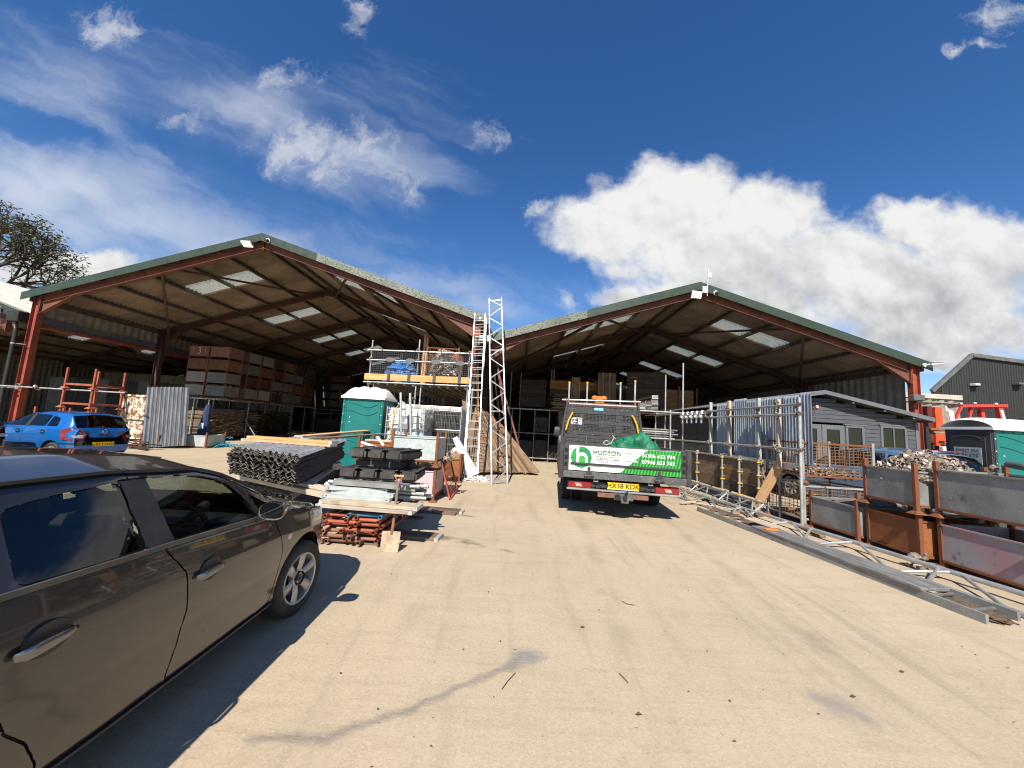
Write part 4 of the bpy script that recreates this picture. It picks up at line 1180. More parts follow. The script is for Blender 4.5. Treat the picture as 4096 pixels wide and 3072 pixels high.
    o = Vector((-11.642, 9.996, 0)) + Vector((math.cos(h), math.sin(h), 0))*2.46*s
    t, MW, _ = car('parked_car', 'metallic blue hatchback seen from its tail beside the tall shed', o, h, s, dict(hatch))
    def rear(t, MW, lamp_z, plate, letters, badge=True, xr=-3.06, hl=True):
        for sd in (-1, 1):
            b = MB()
            vs = [(-2.80, .815, .70), (-3.02, .70, .66), (-3.085, .47, .67), (-3.08, .42, .82), (-3.03, .55, .99), (-2.90, .76, 1.0), (-2.78, .81, .95)]
            vs = [(x, sd*(y+.012), z) for x, y, z in vs]
            c = tuple(np.mean(vs, 0)+np.array([-.012, sd*.012, 0])); b.add(vs+[c], [(i, (i+1) % 7, 7) for i in range(7)])
            lo_ = b.obj('tail_lamp', M_redlamp, t, smooth=True, ang=180)
            b = MB(); q = [(-3.03, .66, .71), (-3.08, .50, .71), (-3.075, .48, .80), (-2.98, .72, .79)]; b.add([(x-.03, sd*(y+.03), z+.02) for x, y, z in q], [(0, 1, 2, 3)]); b.obj('reverse_lens', M_clearlamp, lo_, MW)
        if plate:
            b = MB(); b.box((-3.105, -.262, .49), (-3.09, .262, .605)); po = b.obj('number_plate', M_plate, t, bev=.004)
            text('lettering', letters, .115, M_ink, po, MW @ facing((-3.1065, 0, .547), (-1, 0, 0)), bold=.012, space=1.05)
        b = MB(); b.box((-2.745, -.26, 1.43), (-2.70, .26, 1.455)); b.obj('high_brake_lamp', M_redlamp, t, bev=.006)
        b = MB(); b.bar((-2.99, .02, 1.045), (-2.90, .33, 1.10), .014, .01); b.cyl((-3.03, .02, 1.03), (-2.97, .02, 1.045), .022, 10); b.obj('rear_wiper', M_trim, t)
        b = MB(); b.box((-3.05, -.12, .80), (-3.043, .12, .84)); b.obj('tailgate_grip', M_trim, t, bev=.003)
        # tailgate shut lines
        b = MB(); pts = [(-3.064, -.60, .63), (-3.070, -.48, .615), (-3.072, .48, .615), (-3.064, .60, .63)]
        for a, c in zip(pts[:-1], pts[1:]): b.bar(a, c, .006, .006)
        b.obj('shut_line', M_trim, t)
    rear(t, MW, .8, True, 'LB53 HYH')
    b = MB(); Mb = T(-3.048, 0, .92) @ RY(.12)
    ring = [(-.008, .055*math.cos(a), .055*math.sin(a)) for a in np.linspace(0, 2*math.pi, 25)]
    b.path(ring, .007, 6)
    for (a0, a1) in (((-.034, .038), (-.016, -.006)), ((-.016, -.006), (0, .018)), ((0, .018), (.016, -.006)), ((.016, -.006), (.034, .038)), ((-.044, .022), (-.022, -.042)), ((-.022, -.042), (0, -.002)), ((0, -.002), (.022, -.042)), ((.022, -.042), (.044, .022))):
        b.bar((-.008, a0[0], a0[1]), (-.008, a1[0], a1[1]), .007, .007)
    b.obj('round_emblem', M_chrome, t, MW @ Mb, smooth=True)
    text('model_lettering', 'POLO', .06, M_chrome, t, MW @ facing((-3.058, .36, .885), (-1, 0, .1)), bold=.01, space=1.3)
    b = MB(); b.path([(-2.5, -.25, 1.45), (-2.62, -.25, 1.53)], .008, 6); b.obj('roof_aerial', M_trim, t)

    # --- slate blue hatchback behind the bins
    h2 = R(100.5); s2 = 1.13
    sp2 = dict(hatch); sp2['paint'] = M_cargrey; sp2['handle_mat'] = M_cargrey; sp2.pop('_doors', None)
    o2 = Vector((8.958, 11.534, 0))
    t2, MW2, _ = car('parked_car', 'slate blue hatchback half hidden behind the steel bins and the heap of fittings', o2, h2, s2, sp2)
    rear(t2, MW2, .8, False, '')
    # --- black car whose tail just shows at the frame edge
    h3 = R(178); s3 = .92
    sp3 = dict(hatch); sp3['paint'] = M_carblack; sp3['handle_mat'] = M_carblack; sp3.pop('_doors', None)
    o3 = Vector((-12.62, 8.05, 0)) + Vector((math.cos(h3), math.sin(h3), 0))*2.46*s3
    t3, MW3, _ = car('parked_car', 'black car of which only the tail shows at the edge beside the blue hatchback', o3, h3, s3, sp3)
    rear(t3, MW3, .8, False, '')
build_cars()
# ------------------------------------------------------------------ dropside truck
def build_truck():
    t = thing('dropside_truck', 'dark dropside truck with a white and green sign on its tailgate', 'truck', (2.005, 7.15, 0), -.092)
    W = WM[t.name]
    def P(name, mt, fn, par=None, **k):
        b = MB(); fn(b); return b.obj(name, mt, par or t, W, **k)
    hw = 1.205
    # tailgate: frame, ribbed planks behind the sign, end posts with slots
    tg = P('tailgate', M_greysteel, lambda b: [b.box((-hw+.19, .012, .86+.118*k), (hw-.17, .04, .86+.118*k+.114)) for k in range(4)], bev=.004)
    P('lower_rail', M_greysteel, lambda b: b.box((-hw, -.015, .72), (hw, .06, .845)), tg, bev=.008)
    P('top_rail', M_greysteel, lambda b: b.box((-hw+.02, .0, 1.325), (hw-.02, .045, 1.345)), tg, bev=.004)
    for s in (-1, 1):
        po = P('end_post', M_blacksteel, lambda b: b.box((s*hw-.085 if s > 0 else s*hw, -.03, .70), (s*hw if s > 0 else s*hw+.085, .07, 1.36)), tg, bev=.01)
        def slots(b):
            x = s*(hw-.13)
            b.box((x-.045, -.012, .85), (x+.045, .014, 1.34))
        P('latch_plate', M_blacksteel, slots, tg, bev=.006)
        def cut(b):
            x = s*(hw-.13)
            for z in (.93, 1.06, 1.19): b.box((x-.026, -.016, z), (x+.026, -.011, z+.075))
        P('latch_recess', M_dark, cut, tg)
        P('hinge', M_blacksteel, lambda b: (b.box((s*.64-.05, -.045, .74), (s*.64+.05, .0, .86)), b.cyl((s*.64-.09, -.035, .775), (s*.64+.09, -.035, .775), .02, 10), b.box((s*.64-.028, -.03, .86), (s*.64+.028, -.012, .94))), tg, bev=.004)
    # sign panel with its print
    sg = P('sign_panel', M_signwhite, lambda b: b.box((-1.02, .004, .865), (1.045, .012, 1.325)), tg)
    def stripes(b):
        y = -.0005
        def slant(z): return -.07 + (z-.865)/(1.325-.865)*.50     # left edge of the green block
        n = 27
        for k in range(n):
            x0 = -.30+k*.0575
            for lo_, hi_ in (((.868, 1.322),)):
                pts = []
                for (dx, z) in ((0, lo_), (.029, lo_), (.029+.11, hi_), (.11, hi_)): pts.append((x0+dx, z))
                poly = clip_poly(pts, slant)
                if len(poly) > 2: b.add([(x, y, z) for x, z in poly], [tuple(range(len(poly)))])
    def clip_poly(pts, slant):
        def inside(p): return p[0] >= slant(p[1]) and p[0] <= 1.04
        out = pts
        for (fn, mode) in ((lambda p: p[0]-slant(p[1]), 0), (lambda p: 1.04-p[0], 1)):
            res = []
            for i in range(len(out)):
                a, c = out[i], out[(i+1) % len(out)]
                fa, fc = fn(a), fn(c)
                if fa >= 0: res.append(a)
                if (fa >= 0) != (fc >= 0):
                    u = fa/(fa-fc); res.append((a[0]+(c[0]-a[0])*u, a[1]+(c[1]-a[1])*u))
            out = res
            if not out: break
        return out
    P('green_block', M_brand_green, lambda b: b.add([(-.07, .002, .868), (1.042, .002, .868), (1.042, .002, 1.322), (.43, .002, 1.322)], [(0, 1, 2, 3)]), sg)
    P('dark_stripe', M_brand_dark, stripes, sg)
    n = 40
    P('round_logo', M_brand_mid, lambda b: b.add([(-.79+.195*math.cos(2*math.pi*i/n), .0005, 1.112+.20*math.sin(2*math.pi*i/n)) for i in range(n)], [tuple(range(n))]), sg)
    def hlogo(b):
        y = -.002
        b.add([(-.885, y, .985), (-.835, y, .985), (-.835, y, 1.31), (-.885, y, 1.31)], [(0, 1, 2, 3)])
        arc_o = [(-.775+.112*math.cos(a), 1.075+.125*math.sin(a)) for a in np.linspace(math.pi, 0, 14)]
        arc_i = [(-.775+.06*math.cos(a), 1.075+.07*math.sin(a)) for a in np.linspace(math.pi, 0, 14)]
        o = arc_o+[(-.663, .985)]; i_ = arc_i+[(-.715, .985)]
        vs = [(x, y-.0004, z) for x, z in o]+[(x, y-.0004, z) for x, z in i_]; m = len(o)
        b.add(vs, [(k, k+1, m+k+1, m+k) for k in range(m-1)])
    P('letter_h', M_signwhite, hlogo, sg)
    P('logo_bright', M_brand_green, lambda b: b.add([(-.832, -.001, .985), (-.717, -.001, .985), (-.717, -.001, 1.10), (-.775, -.001, 1.142), (-.832, -.001, 1.10)], [(0, 1, 2, 3, 4)]), sg)
    M = lambda x, z: W @ facing((x, -.002, z), (0, -1, 0))
    text('lettering', 'HUDSON', .122, M_brand_dark, sg, M(-.31, 1.215), bold=.004, space=1.05)
    P('rule', M_inkgrey, lambda b: b.box((-.52, -.002, 1.145), (-.10, .001, 1.149)), sg)
    text('lettering', 'SCAFFOLDING', .062, M_inkgrey, sg, M(-.31, 1.113), bold=-.01, space=1.08)
    text('lettering', 'SPECIALISTS', .062, M_inkgrey, sg, M(-.31, 1.052), bold=-.01, space=1.08)
    text('lettering', '01306 632 994', .092, M_signwhite, sg, W @ facing((.62, -.003, 1.213), (0, -1, 0)), bold=.022, space=1.06)
    text('lettering', 'Tel:', .05, M_signwhite, sg, W @ facing((.205, -.003, 1.213), (0, -1, 0)), bold=.016)
    text('lettering', '07948 833 742', .092, M_signwhite, sg, W @ facing((.62, -.003, 1.095), (0, -1, 0)), bold=.022, space=1.06)
    text('lettering', 'Mob:', .05, M_signwhite, sg, W @ facing((.205, -.003, 1.095), (0, -1, 0)), bold=.016)
    P('lashing_bar', M_blacksteel, lambda b: b.box((-.99, -.03, .975), (1.01, .0, 1.012)), tg, bev=.006)
    # plank joints that cut through the print
    P('plank_joint', M_greysteel, lambda b: [b.box((-1.02, -.0035, z), (1.045, -.0008, z+.004)) for z in (1.092, 1.238)], tg)
    # sides and floor of the load bed
    for s in (-1, 1):
        sd = P('dropside', M_greysteel, lambda b: [b.box((s*(hw-.02)-.02, .07, .86+.118*k), (s*(hw-.02)+.02, 3.42, .86+.118*k+.114)) for k in range(4)], bev=.004)
        P('side_rail', M_blacksteel, lambda b: b.box((s*(hw-.03)-.03, .06, .70), (s*(hw-.03)+.03, 3.45, .85)), sd, bev=.008)
    P('bed_floor', M_greysteel, lambda b: b.box((-hw+.03, .05, .80), (hw-.03, 3.42, .86)))
    for s in (-1, 1): P('chassis_rail', M_chassis, lambda b: b.box((s*.42-.05, .2, .50), (s*.42+.05, 5.2, .70)))
    for k in range(6): P('cross_member', M_chassis, lambda b: b.box((-hw+.06, .15+k*.6, .70), (hw-.06, .23+k*.6, .80)))
    # headboard: slats, mesh windows, posts
    yh = 3.46
    M_slat = mat('dusty_slat', (.036, .036, .037), (.055, .054, .053), .6, .1, 5, st=(1, 1, 4), spots=(30, .66, (.2, .195, .19)))
    hb = P('headboard', M_slat, lambda b: None or [b.box((-1.03+.10*max(0, (z-1.9)/.5), yh-.012+.0, z), (1.03-.10*max(0, (z-1.9)/.5), yh+.012, z+.093)) for z in [1.20+.099*k for k in range(3)] + [2.18, 2.28]], bev=.005)
    def win_slats(b):
        for k in range(7):
            z = 1.50+.098*k
            wd = 1.03-.10*max(0, (z-1.9)/.5)
            if k == 3: spans = [(-wd, wd)]
            elif k in (0, 6): spans = [(-wd, wd)]
            else: spans = [(-wd, -.80), (-.62, -.50), (.38, .56), (.80, wd)]
            for a, c in spans: b.box((a, yh-.012, z), (c, yh+.012, z+.093))
    P('headboard_slat', M_slat, win_slats, hb, bev=.004)
    def grid(b):
        for (a, c) in ((-.80, -.62), (-.50, .38), (.56, .80)):
            for (z0, z1) in ((1.598, 1.79), (1.892, 2.09)):
                x = a
                while x < c: b.box((x, yh-.005, z0), (x+.016, yh+.005, z1)); x += .0385
                z = z0
                while z < z1: b.box((a, yh-.0045, z), (c, yh+.0045, z+.016)); z += .0385
    P('mesh_window', M_slat, grid, hb)
    P('hazard_strip', mat('faded_red_strip', (.62, .30, .28), (.72, .52, .50), .5, 0, 12), lambda b: b.box((-.93, yh-.02, 2.345), (.93, yh-.008, 2.385)), hb)
    P('top_beam', M_blacksteel, lambda b: b.box((-.95, yh-.02, 2.375), (.95, yh+.03, 2.41)), hb, bev=.005)
    P('rivet', M_chassis, lambda b: [b.cyl((-.72+k*.155, yh-.02, 2.30), (-.72+k*.155, yh-.012, 2.30), .014, 8) for k in range(10)], hb)
    P('sticker', mat('blue_sticker', (.22, .55, .78), (.35, .65, .82), .5, 0, 20), lambda b: b.box((-.22, yh-.016, 2.20), (.03, yh-.0125, 2.262)), hb)
    w1 = P('warning_sticker', M_signwhite, lambda b: b.box((-.86, yh-.018, 1.78), (-.55, yh-.0135, 1.965)), hb)
    P('sticker_picture', mat('navy_print', (.02, .03, .09), None, .5), lambda b: b.box((-.85, yh-.0195, 1.79), (-.66, yh-.0185, 1.955)), w1)
    def sticker_pic(b):
        y = yh-.0205
        b.box((-.84, y, 1.80), (-.82, y+.0006, 1.93)); b.box((-.84, y, 1.92), (-.70, y+.0006, 1.94)); b.box((-.80, y, 1.84), (-.70, y+.0006, 1.87), ); b.box((-.77, y, 1.87), (-.74, y+.0006, 1.905)); b.box((-.84, y, 1.80), (-.72, y+.0006, 1.815))
    P('sticker_figure', M_signwhite, sticker_pic, w1)
    P('sticker_band', mat('orange_print', (.75, .22, .05), None, .5), lambda b: b.box((-.65, yh-.0195, 1.90), (-.56, yh-.0185, 1.955)), w1)
    P('sticker_icon', M_ink, lambda b: (b.box((-.625, yh-.0195, 1.845), (-.59, yh-.0185, 1.88)), b.box((-.64, yh-.0195, 1.80), (-.61, yh-.0185, 1.825)), b.box((-.595, yh-.0195, 1.80), (-.57, yh-.0185, 1.825))), w1)
    for s in (-1, 1):
        def post(b):
            pts = [(s*1.10, yh-.02, .86), (s*1.09, yh-.02, 1.45), (s*1.06, yh-.02, 1.85), (s*.975, yh-.02, 2.40)]
            for a, c in zip(pts[:-1], pts[1:]): b.bar(a, c, .06, .05, up=(0, 1, 0))
        P('headboard_post', M_blacksteel, post, hb, bev=.004)
        def handle(b):
            pts = [(s*.99, yh-.03, 1.58), (s*.985, yh-.10, 1.62), (s*.93, yh-.11, 1.86), (s*.84, yh-.10, 2.06), (s*.82, yh-.03, 2.09)]
            b.path(pts, .024, 10)
        P('grab_handle', M_yellow, handle, hb, smooth=True)
        P('corner_gusset', M_blacksteel, lambda b: b.box((s*1.04-.06, yh-.03, 1.21), (s*1.04+.06, yh+.02, 1.40)), hb, bev=.01)
    P('lower_board', M_greysteel, lambda b: [b.box((-1.10, yh-.05, .86+.115*k), (1.10, yh+.0, .86+.115*k+.11)) for k in range(3)], hb, bev=.004)
    P('crate_strap', M_greysteel, lambda b: (b.box((-.42, yh-.055, 1.21), (-.40, yh-.02, 1.5)), b.box((.2, yh-.055, 1.21), (.22, yh-.02, 1.5))), hb)
    # scaffold-tube rack over the headboard
    tube('rack_tube', W @ Vector((-1.12, yh+.02, 2.455)), W @ Vector((1.05, yh+.02, 2.50)), M_galv, t, .027, 12)
    for x, zt in ((-.94, 2.98), (-.43, 3.0), (.50, 3.03), (.90, 3.10)):
        u = tube('rack_post', W @ Vector((x, yh+.05, 2.38)), W @ Vector((x, yh+.05, zt)), M_galv, t, .027, 12)
        b = MB(); b.cyl((x, yh+.05, zt-.035), (x, yh+.05, zt+.006), .031, 12); b.obj('end_cap', M_yellow, u, W, smooth=True)
    for x in (-1.0, -.94, .9, 1.0): P('clamp', M_rusttube, lambda b: (b.cyl((x-.025, yh+.02, 2.46), (x+.025, yh+.02, 2.465), .042, 10), b.box((x-.02, yh-.02, 2.40), (x+.02, yh+.03, 2.5))), smooth=True)
    # rear end: light bar, lamps, plate, tow bar
    P('light_bar', M_blacksteel, lambda b: b.box((-1.02, .10, .55), (1.02, .16, .66)), bev=.006)
    for s in (-1, 1):
        lm = P('tail_lamp', M_redlamp, lambda b: b.box((s*.80-.215, .045, .535), (s*.80+.215, .11, .648)), bev=.012)
        q = s*.82; k_ = .6
        P('clear_lens', M_clearlamp, lambda b: b.add([(q-.07, .0435, .625), (q+.04, .0435, .625), (q+.07, .0435, .565), (q-.04, .0435, .565)], [(0, 1, 2, 3)]), lm)
        P('reflector', M_orangelamp if False else M_redlamp, lambda b: [b.cyl((s*.80+dx, .04, .585), (s*.80+dx, .046, .585), .022, 10) for dx in (-.17, .17)], lm, smooth=True)
        P('mount_bracket', M_galvsheet, lambda b: b.box((s*.50-.045, .03, .665), (s*.50+.045, .045, .79)), bev=.004)
        P('bracket_hole', M_dark, lambda b: [b.cyl((s*.50, .026, z), (s*.50, .031, z), .018, 10) for z in (.705, .755)])
        P('bumper_end', M_black, lambda b: b.box((s*.46-.06, .02, .535), (s*.46+.06, .09, .60)), bev=.03)
    pl = P('number_plate', M_plate, lambda b: b.box((-.29, .02, .55), (.29, .035, .68)), bev=.004)
    text('lettering', 'HX18 KDK', .125, M_ink, pl, W @ facing((0, .0185, .62), (0, -1, 0)), bold=.012, space=1.0)
    P('plate_edge', mat('plate_blue_edge', (.25, .45, .6), None, .5), lambda b: b.box((-.27, .017, .552), (.27, .0195, .562)), pl)
    P('under_run_bar', M_galvsheet, lambda b: b.box((-1.04, -.01, .50), (1.02, .07, .535)), bev=.008)
    P('tow_bar', M_rusttube, lambda b: b.box((-.47, -.05, .405), (.45, .03, .485)), bev=.01)
    P('tow_plate', M_greysteel, lambda b: (b.box((-.17, -.075, .38), (.17, -.05, .50)), b.box((-.05, -.09, .33), (.09, -.06, .40))), bev=.008)
    P('tow_ball', M_chassis, lambda b: (b.cyl((-.11, -.14, .44), (-.11, -.05, .44), .05, 14), b.cyl((.02, -.14, .44), (.02, -.07, .44), .035, 12), b.path([(.02, -.1, .50), (.03, -.12, .53), (.06, -.12, .55), (.04, -.11, .51)], .012, 6)), smooth=True)
    # fuel tank, mudflaps, spare bits under the bed
    P('axle', M_chassis, lambda b: (b.cyl((-.9, 1.88, .36), (.9, 1.88, .36), .07, 10), b.lathe([(0, -.16), (.16, -.12), (.2, 0), (.16, .12), (0, .16)], 14, T(0, 1.88, .37) @ RZ(0))), smooth=True)
    P('rear_silencer', M_chassis, lambda b: b.box((-.25, .6, .38), (.3, 1.3, .6)), bev=.05)
    st = dict(n=8, w0=.05, w1=.06)
    for s in (-1, 1):
        for off in (1.10, .82):
            x = s*off
            M = W @ T(x, 1.88, .365) @ (RZ(math.pi/2) if s > 0 else RZ(-math.pi/2))
            b = MB(); r = .365; w = .215
            b.lathe([(.19, -.0), (.24, -.012), (.30, -.006), (r-.02, .01), (r, .035), (r, .07), (r-.012, .074), (r-.012, .082), (r, .086), (r, .128), (r-.012, .132), (r-.012, .14), (r, .144), (r, w-.035), (r-.02, w-.01), (.28, w), (.19, w)], 44)
            wh = b.obj('wheel', M_tyre, t, M, smooth=True, ang=50)
            b = MB(); b.lathe([(.195, .0), (.18, .03), (.10, .05), (0, .05)], 28); b.obj('rim', M_greysteel, wh, M, smooth=True)
    # cab ahead of the headboard
    def cab(b):
        prof = [(3.62, .55), (3.62, 2.28), (3.85, 2.36), (4.55, 2.36), (4.95, 2.22), (5.55, 1.42), (6.25, 1.18), (6.35, .6), (6.2, .4), (3.7, .4)]
        nn = len(prof); vs = []
        for x, k in ((-.98, .96), (-1.0, 1.0), (1.0, 1.0), (.98, .96)):
            for (y, z) in prof: vs.append((x*(1. if z < 1.5 else .92), y, z))
        fs = [(a*nn+i, a*nn+(i+1) % nn, (a+1)*nn+(i+1) % nn, (a+1)*nn+i) for a in range(3) for i in range(nn)] + [tuple(range(nn)), tuple(range(3*nn, 4*nn))]
        b.add(vs, fs)
    P('cab', M_carblack, cab, smooth=True, ang=30)
    P('cab_rear_window', M_signwhite and mat('cab_window_light', (.55, .58, .50), (.22, .25, .2), .5, 0, 3), lambda b: b.box((-.05, 3.60, 1.62), (.52, 3.615, 2.12)))
    P('cab_rear_dark', M_dark, lambda b: b.box((-.8, 3.606, 1.55), (.8, 3.612, 2.15)))
    for s in (-1, 1):
        M = P('wing_mirror', M_black, lambda b: b.box((s*1.22-.10, 4.92, 1.36), (s*1.22+.10, 5.06, 1.70)), bev=.04, seg=2)
        P('mirror_arm', M_black, lambda b: b.bar((s*.98, 5.0, 1.5), (s*1.15, 5.0, 1.52), .04))
        if True: P('mirror_glass', M_mirrorglass, lambda b: b.box((s*1.22-.075, 4.912, 1.44), (s*1.22+.075, 4.918, 1.67)), M)
    for s in (-1, 1):
        x = s*.95; M2 = W @ T(x, 5.4, .355) @ (RZ(math.pi/2) if s > 0 else RZ(-math.pi/2))
        b = MB(); b.lathe([(.19, 0), (.25, -.012), (.34, .005), (.355, .04), (.355, .18), (.33, .21), (.19, .21)], 36); wh = b.obj('wheel', M_tyre, t, M2, smooth=True)
        b = MB(); b.lathe([(.195, .0), (.18, .02), (0, .02)], 24); b.obj('rim', M_greysteel, wh, M2, smooth=True)
    # beacon on the cab roof
    P('beacon', M_orangelamp, lambda b: [b.lathe([(0, -.0), (.10, .0), (.105, .03), (.09, .085), (.05, .11), (0, .115)], 20, T(x, 3.95, 2.55) @ RX(math.pi/2)) for x in (-.16, .10)] and b.box((-.16, 3.87, 2.36), (.10, 4.03, 2.64)), smooth=True, ang=60)
    # green tarpaulin bundle on the load
    g = thing('tarpaulin_bundle', 'crumpled green tarpaulin bundle with drawstrings on the truck bed', 'tarpaulin', W @ Vector((.30, .7, .86)))
    heap(g, 'tarpaulin', M_greencloth, W @ T(.40, .78, .86), (.50, .40, .76), 5, .20, 3, n=40)
    b = MB(); b.path([W @ Vector(p) for p in [(-.22, .33, 1.38), (-.27, .28, 1.45), (-.33, .26, 1.43), (-.36, .25, 1.38), (-.30, .27, 1.36), (-.2, .3, 1.40), (-.15, .3, 1.5), (-.18, .28, 1.55), (-.12, .3, 1.49)]], .01, 5); b.obj('drawstring', mat('cord', (.45, .40, .33)), g, Matrix(), smooth=True)

def heap(parent, name, mt, M, size, seed, amp=.15, cells=3, n=26, fold=5., **k):
    """lumpy half-dome of cloth, rope or spoil: x, y radii and height"""
    rr = random.Random(seed)
    from mathutils import noise as mn
    sx, sy, sz = size
    vs, fs = [], []
    rows = 24; n = max(n, 56)
    off = Vector((rr.uniform(0, 50), rr.uniform(0, 50), rr.uniform(0, 50)))
    for j in range(rows+1):
        ph = (math.pi/2)*j/rows
        for i in range(n):
            th = 2*math.pi*i/n
            d = Vector((math.cos(ph)*math.cos(th), math.cos(ph)*math.sin(th), math.sin(ph)))
            f = 1+amp*1.1*mn.noise(d*cells*.6+off)+amp*.7*mn.noise(d*cells*1.7+off)+amp*1.3*(.5-2.2*abs(mn.noise(d*fold*.55+off)))+amp*.5*(.5-2*abs(mn.noise(d*fold*1.3+off)))
            f *= 1+.06*math.sin(th*3+seed)
            sq = (abs(math.cos(th))**6+abs(math.sin(th))**6)**(-1/6)*.92
            vs.append((d.x*sx*f*sq, d.y*sy*f*sq, max(0, d.z**.75 if d.z > 0 else 0)*sz*(f*.5+.5)*.95))
    for j in range(rows):
        for i in range(n):
            fs.append((j*n+i, j*n+(i+1) % n, (j+1)*n+(i+1) % n, (j+1)*n+i))
    b = MB(); b.add(vs, fs)
    return b.obj(name, mt, parent, M, smooth=True, ang=100, **k)
build_truck()
# ------------------------------------------------------------------ shared builders for yard kit
def coupler(b, M, s=1.):
    """one scaffold coupler: two half-bands set across each other, flap and bolt"""
    for k, rot in ((0, Matrix()), (1, RX(math.pi/2) @ RY(.3))):
        MM = M @ Matrix.Scale(s, 4) @ T(0, 0, .034*(1-2*k)) @ rot
        n = 7; vs = []
        for i in range(n):
            a = -.5+i*(math.pi+1.0)/(n-1)
            for r, y in ((.030, -.026), (.030, .026), (.038, .026), (.038, -.026)): vs.append((r*math.cos(a), y, r*math.sin(a)))
        fs = [(4*i+j, 4*i+(j+1) % 4, 4*i+4+(j+1) % 4, 4*i+4+j) for i in range(n-1) for j in range(4)]
        b.add(vs, fs, MM)
    b.bar(M @ Vector((.045*s, 0, -.02*s)), M @ Vector((.045*s, 0, .085*s)), .014*s)
    b.bar(M @ Vector((.03*s, 0, .05*s)), M @ Vector((.065*s, 0, .05*s)), .03*s, .02*s)
def fittings_heap(name, label, x0, x1, y0, y1, z0, peak, n, seed, s=1.25, m=None):
    rr = random.Random(seed); b = MB()
    for i in range(n):
        u, v = rr.random(), rr.random()
        x = x0+(x1-x0)*u; y = y0+(y1-y0)*v
        hgt = peak*max(0, 1-abs(2*u-1)**3.2)*max(0, 1-abs(2*v-1)**3.2)
        z = z0+hgt*rr.uniform(.45, 1.)+rr.uniform(-.02, .05)
        M = T(x, y, z) @ RZ(rr.uniform(0, 6.3)) @ RX(rr.uniform(0, 6.3)) @ RY(rr.uniform(0, 6.3))
        coupler(b, M, s*rr.uniform(.85, 1.2))
    o = b.obj(name, m or M_fit, None, Matrix(), smooth=True, ang=40)
    tag(o, label, 'fittings', kind='stuff')
    c = Vector(((x0+x1)/2, (y0+y1)/2, z0))
    return o
def bin_(label, x0, x1, y0, y1, z0, H, plate, name='steel_bin', group='steel stillage bins', post=M_rust, leg=.13, lip=True, cat='bin', openbase=False, rotz=0.):
    cx, cy = (x0+x1)/2, (y0+y1)/2
    t = thing(name, label, cat, (cx, cy, z0), rotz, group)
    W = WM[t.name]; a, b_ = (x1-x0)/2, (y1-y0)/2
    pw = .055
    for sx in (-1, 1):
        for sy in (-1, 1):
            p = MB(); X, Y = sx*(a-pw/2), sy*(b_-pw/2)
            p.box((X-pw/2, Y-pw/2, .02), (X+pw/2, Y+pw/2, H))
            po = p.obj('corner_post', post, t, W, bev=.004)
            q = MB(); w1, w0 = .085, .032
            q.add([(X-w1, Y-w1, 0), (X+w1, Y-w1, 0), (X+w1, Y+w1, 0), (X-w1, Y+w1, 0), (X-w0, Y-w0, .045), (X+w0, Y-w0, .045), (X+w0, Y+w0, .045), (X-w0, Y+w0, .045)],
                  [(0, 1, 5, 4), (1, 2, 6, 5), (2, 3, 7, 6), (3, 0, 4, 7), (4, 5, 6, 7)])
            q.obj('foot_cup', post, po, W)
    zt = H-.14
    zb = leg
    for ax, s in (('x', -1), ('x', 1), ('y', -1), ('y', 1)):
        p = MB()
        if ax == 'x': p.box((s*(a-.018)-.004, -b_+pw*.9, zb), (s*(a-.018)+.004, b_-pw*.9, zt))
        else: p.box((-a+pw*.9, s*(b_-.018)-.004, zb), (a-pw*.9, s*(b_-.018)+.004, zt))
        so = p.obj('side_plate', plate, t, W)
        r = MB()
        if ax == 'x':
            r.box((s*(a-.012)-.016, -b_+pw, zt), (s*(a-.012)+.016, b_-pw, zt+.022))
            so2 = MB(); so2.box((s*(a-.015)-.018, -b_+pw, zb-.035), (s*(a-.015)+.018, b_-pw, zb-.001)); so2.obj('bottom_rail', post, so, W)
        else:
            r.box((-a+pw, s*(b_-.012)-.016, zt), (a-pw, s*(b_-.012)+.016, zt+.022))
            so2 = MB(); so2.box((-a+pw, s*(b_-.015)-.018, zb-.035), (a-pw, s*(b_-.015)+.018, zb-.001)); so2.obj('bottom_rail', post, so, W)
        r.obj('top_lip', plate, so, W)
    f = MB(); f.box((-a+.03, -b_+.03, zb), (a-.03, b_-.03, zb+.008)); f.obj('floor_plate', plate, t, W)
    return t
def plank(label, p0, p1, w, th, m, up=(0, 0, 1), group=None, name='plank', band=True):
    o = link(name, box_mesh((Vector(p1)-Vector(p0)).length, w, th, m, .004), None, axis(p0, p1, up))
    tag(o, label, 'plank', group)
    if band:
        L = (Vector(p1)-Vector(p0)).length
        for s in (-1, 1):
            e = link('end_band', box_mesh(.05, w+.004, th+.004, M_steelband), o, axis(p0, p1, up) @ T(s*(L/2-.024), 0, 0))
    return o
def lattice(name, label, a0, a1, b0, b1, n, m, cat='lattice beam', rc=.0245, rb=.017, group=None, zig=True, ends=(0, 3, 6, 9, 12, 15)):
    """ladder beam: chord a0->a1, chord b0->b1, braces between"""
    a0, a1, b0, b1 = map(Vector, (a0, a1, b0, b1))
    t = thing(name, label, cat, a0, group=group)
    for p, q in ((a0, a1), (b0, b1)): tube('chord', p, q, m, t, rc, 10)
    for k in range(n):
        u0, u1 = (k+.08)/n, (k+.92)/n
        p, q = (a0.lerp(a1, u0), b0.lerp(b1, u1)) if k % 2 == 0 else (b0.lerp(b1, u0), a0.lerp(a1, u1))
        tube('diagonal', p, q, m, t, rb, 8, False)
    for e in ends:
        u = min(.985, max(.015, e/n))
        tube('cross_bar', a0.lerp(a1, u), b0.lerp(b1, u), m, t, rb*1.1, 8, False)
    return t
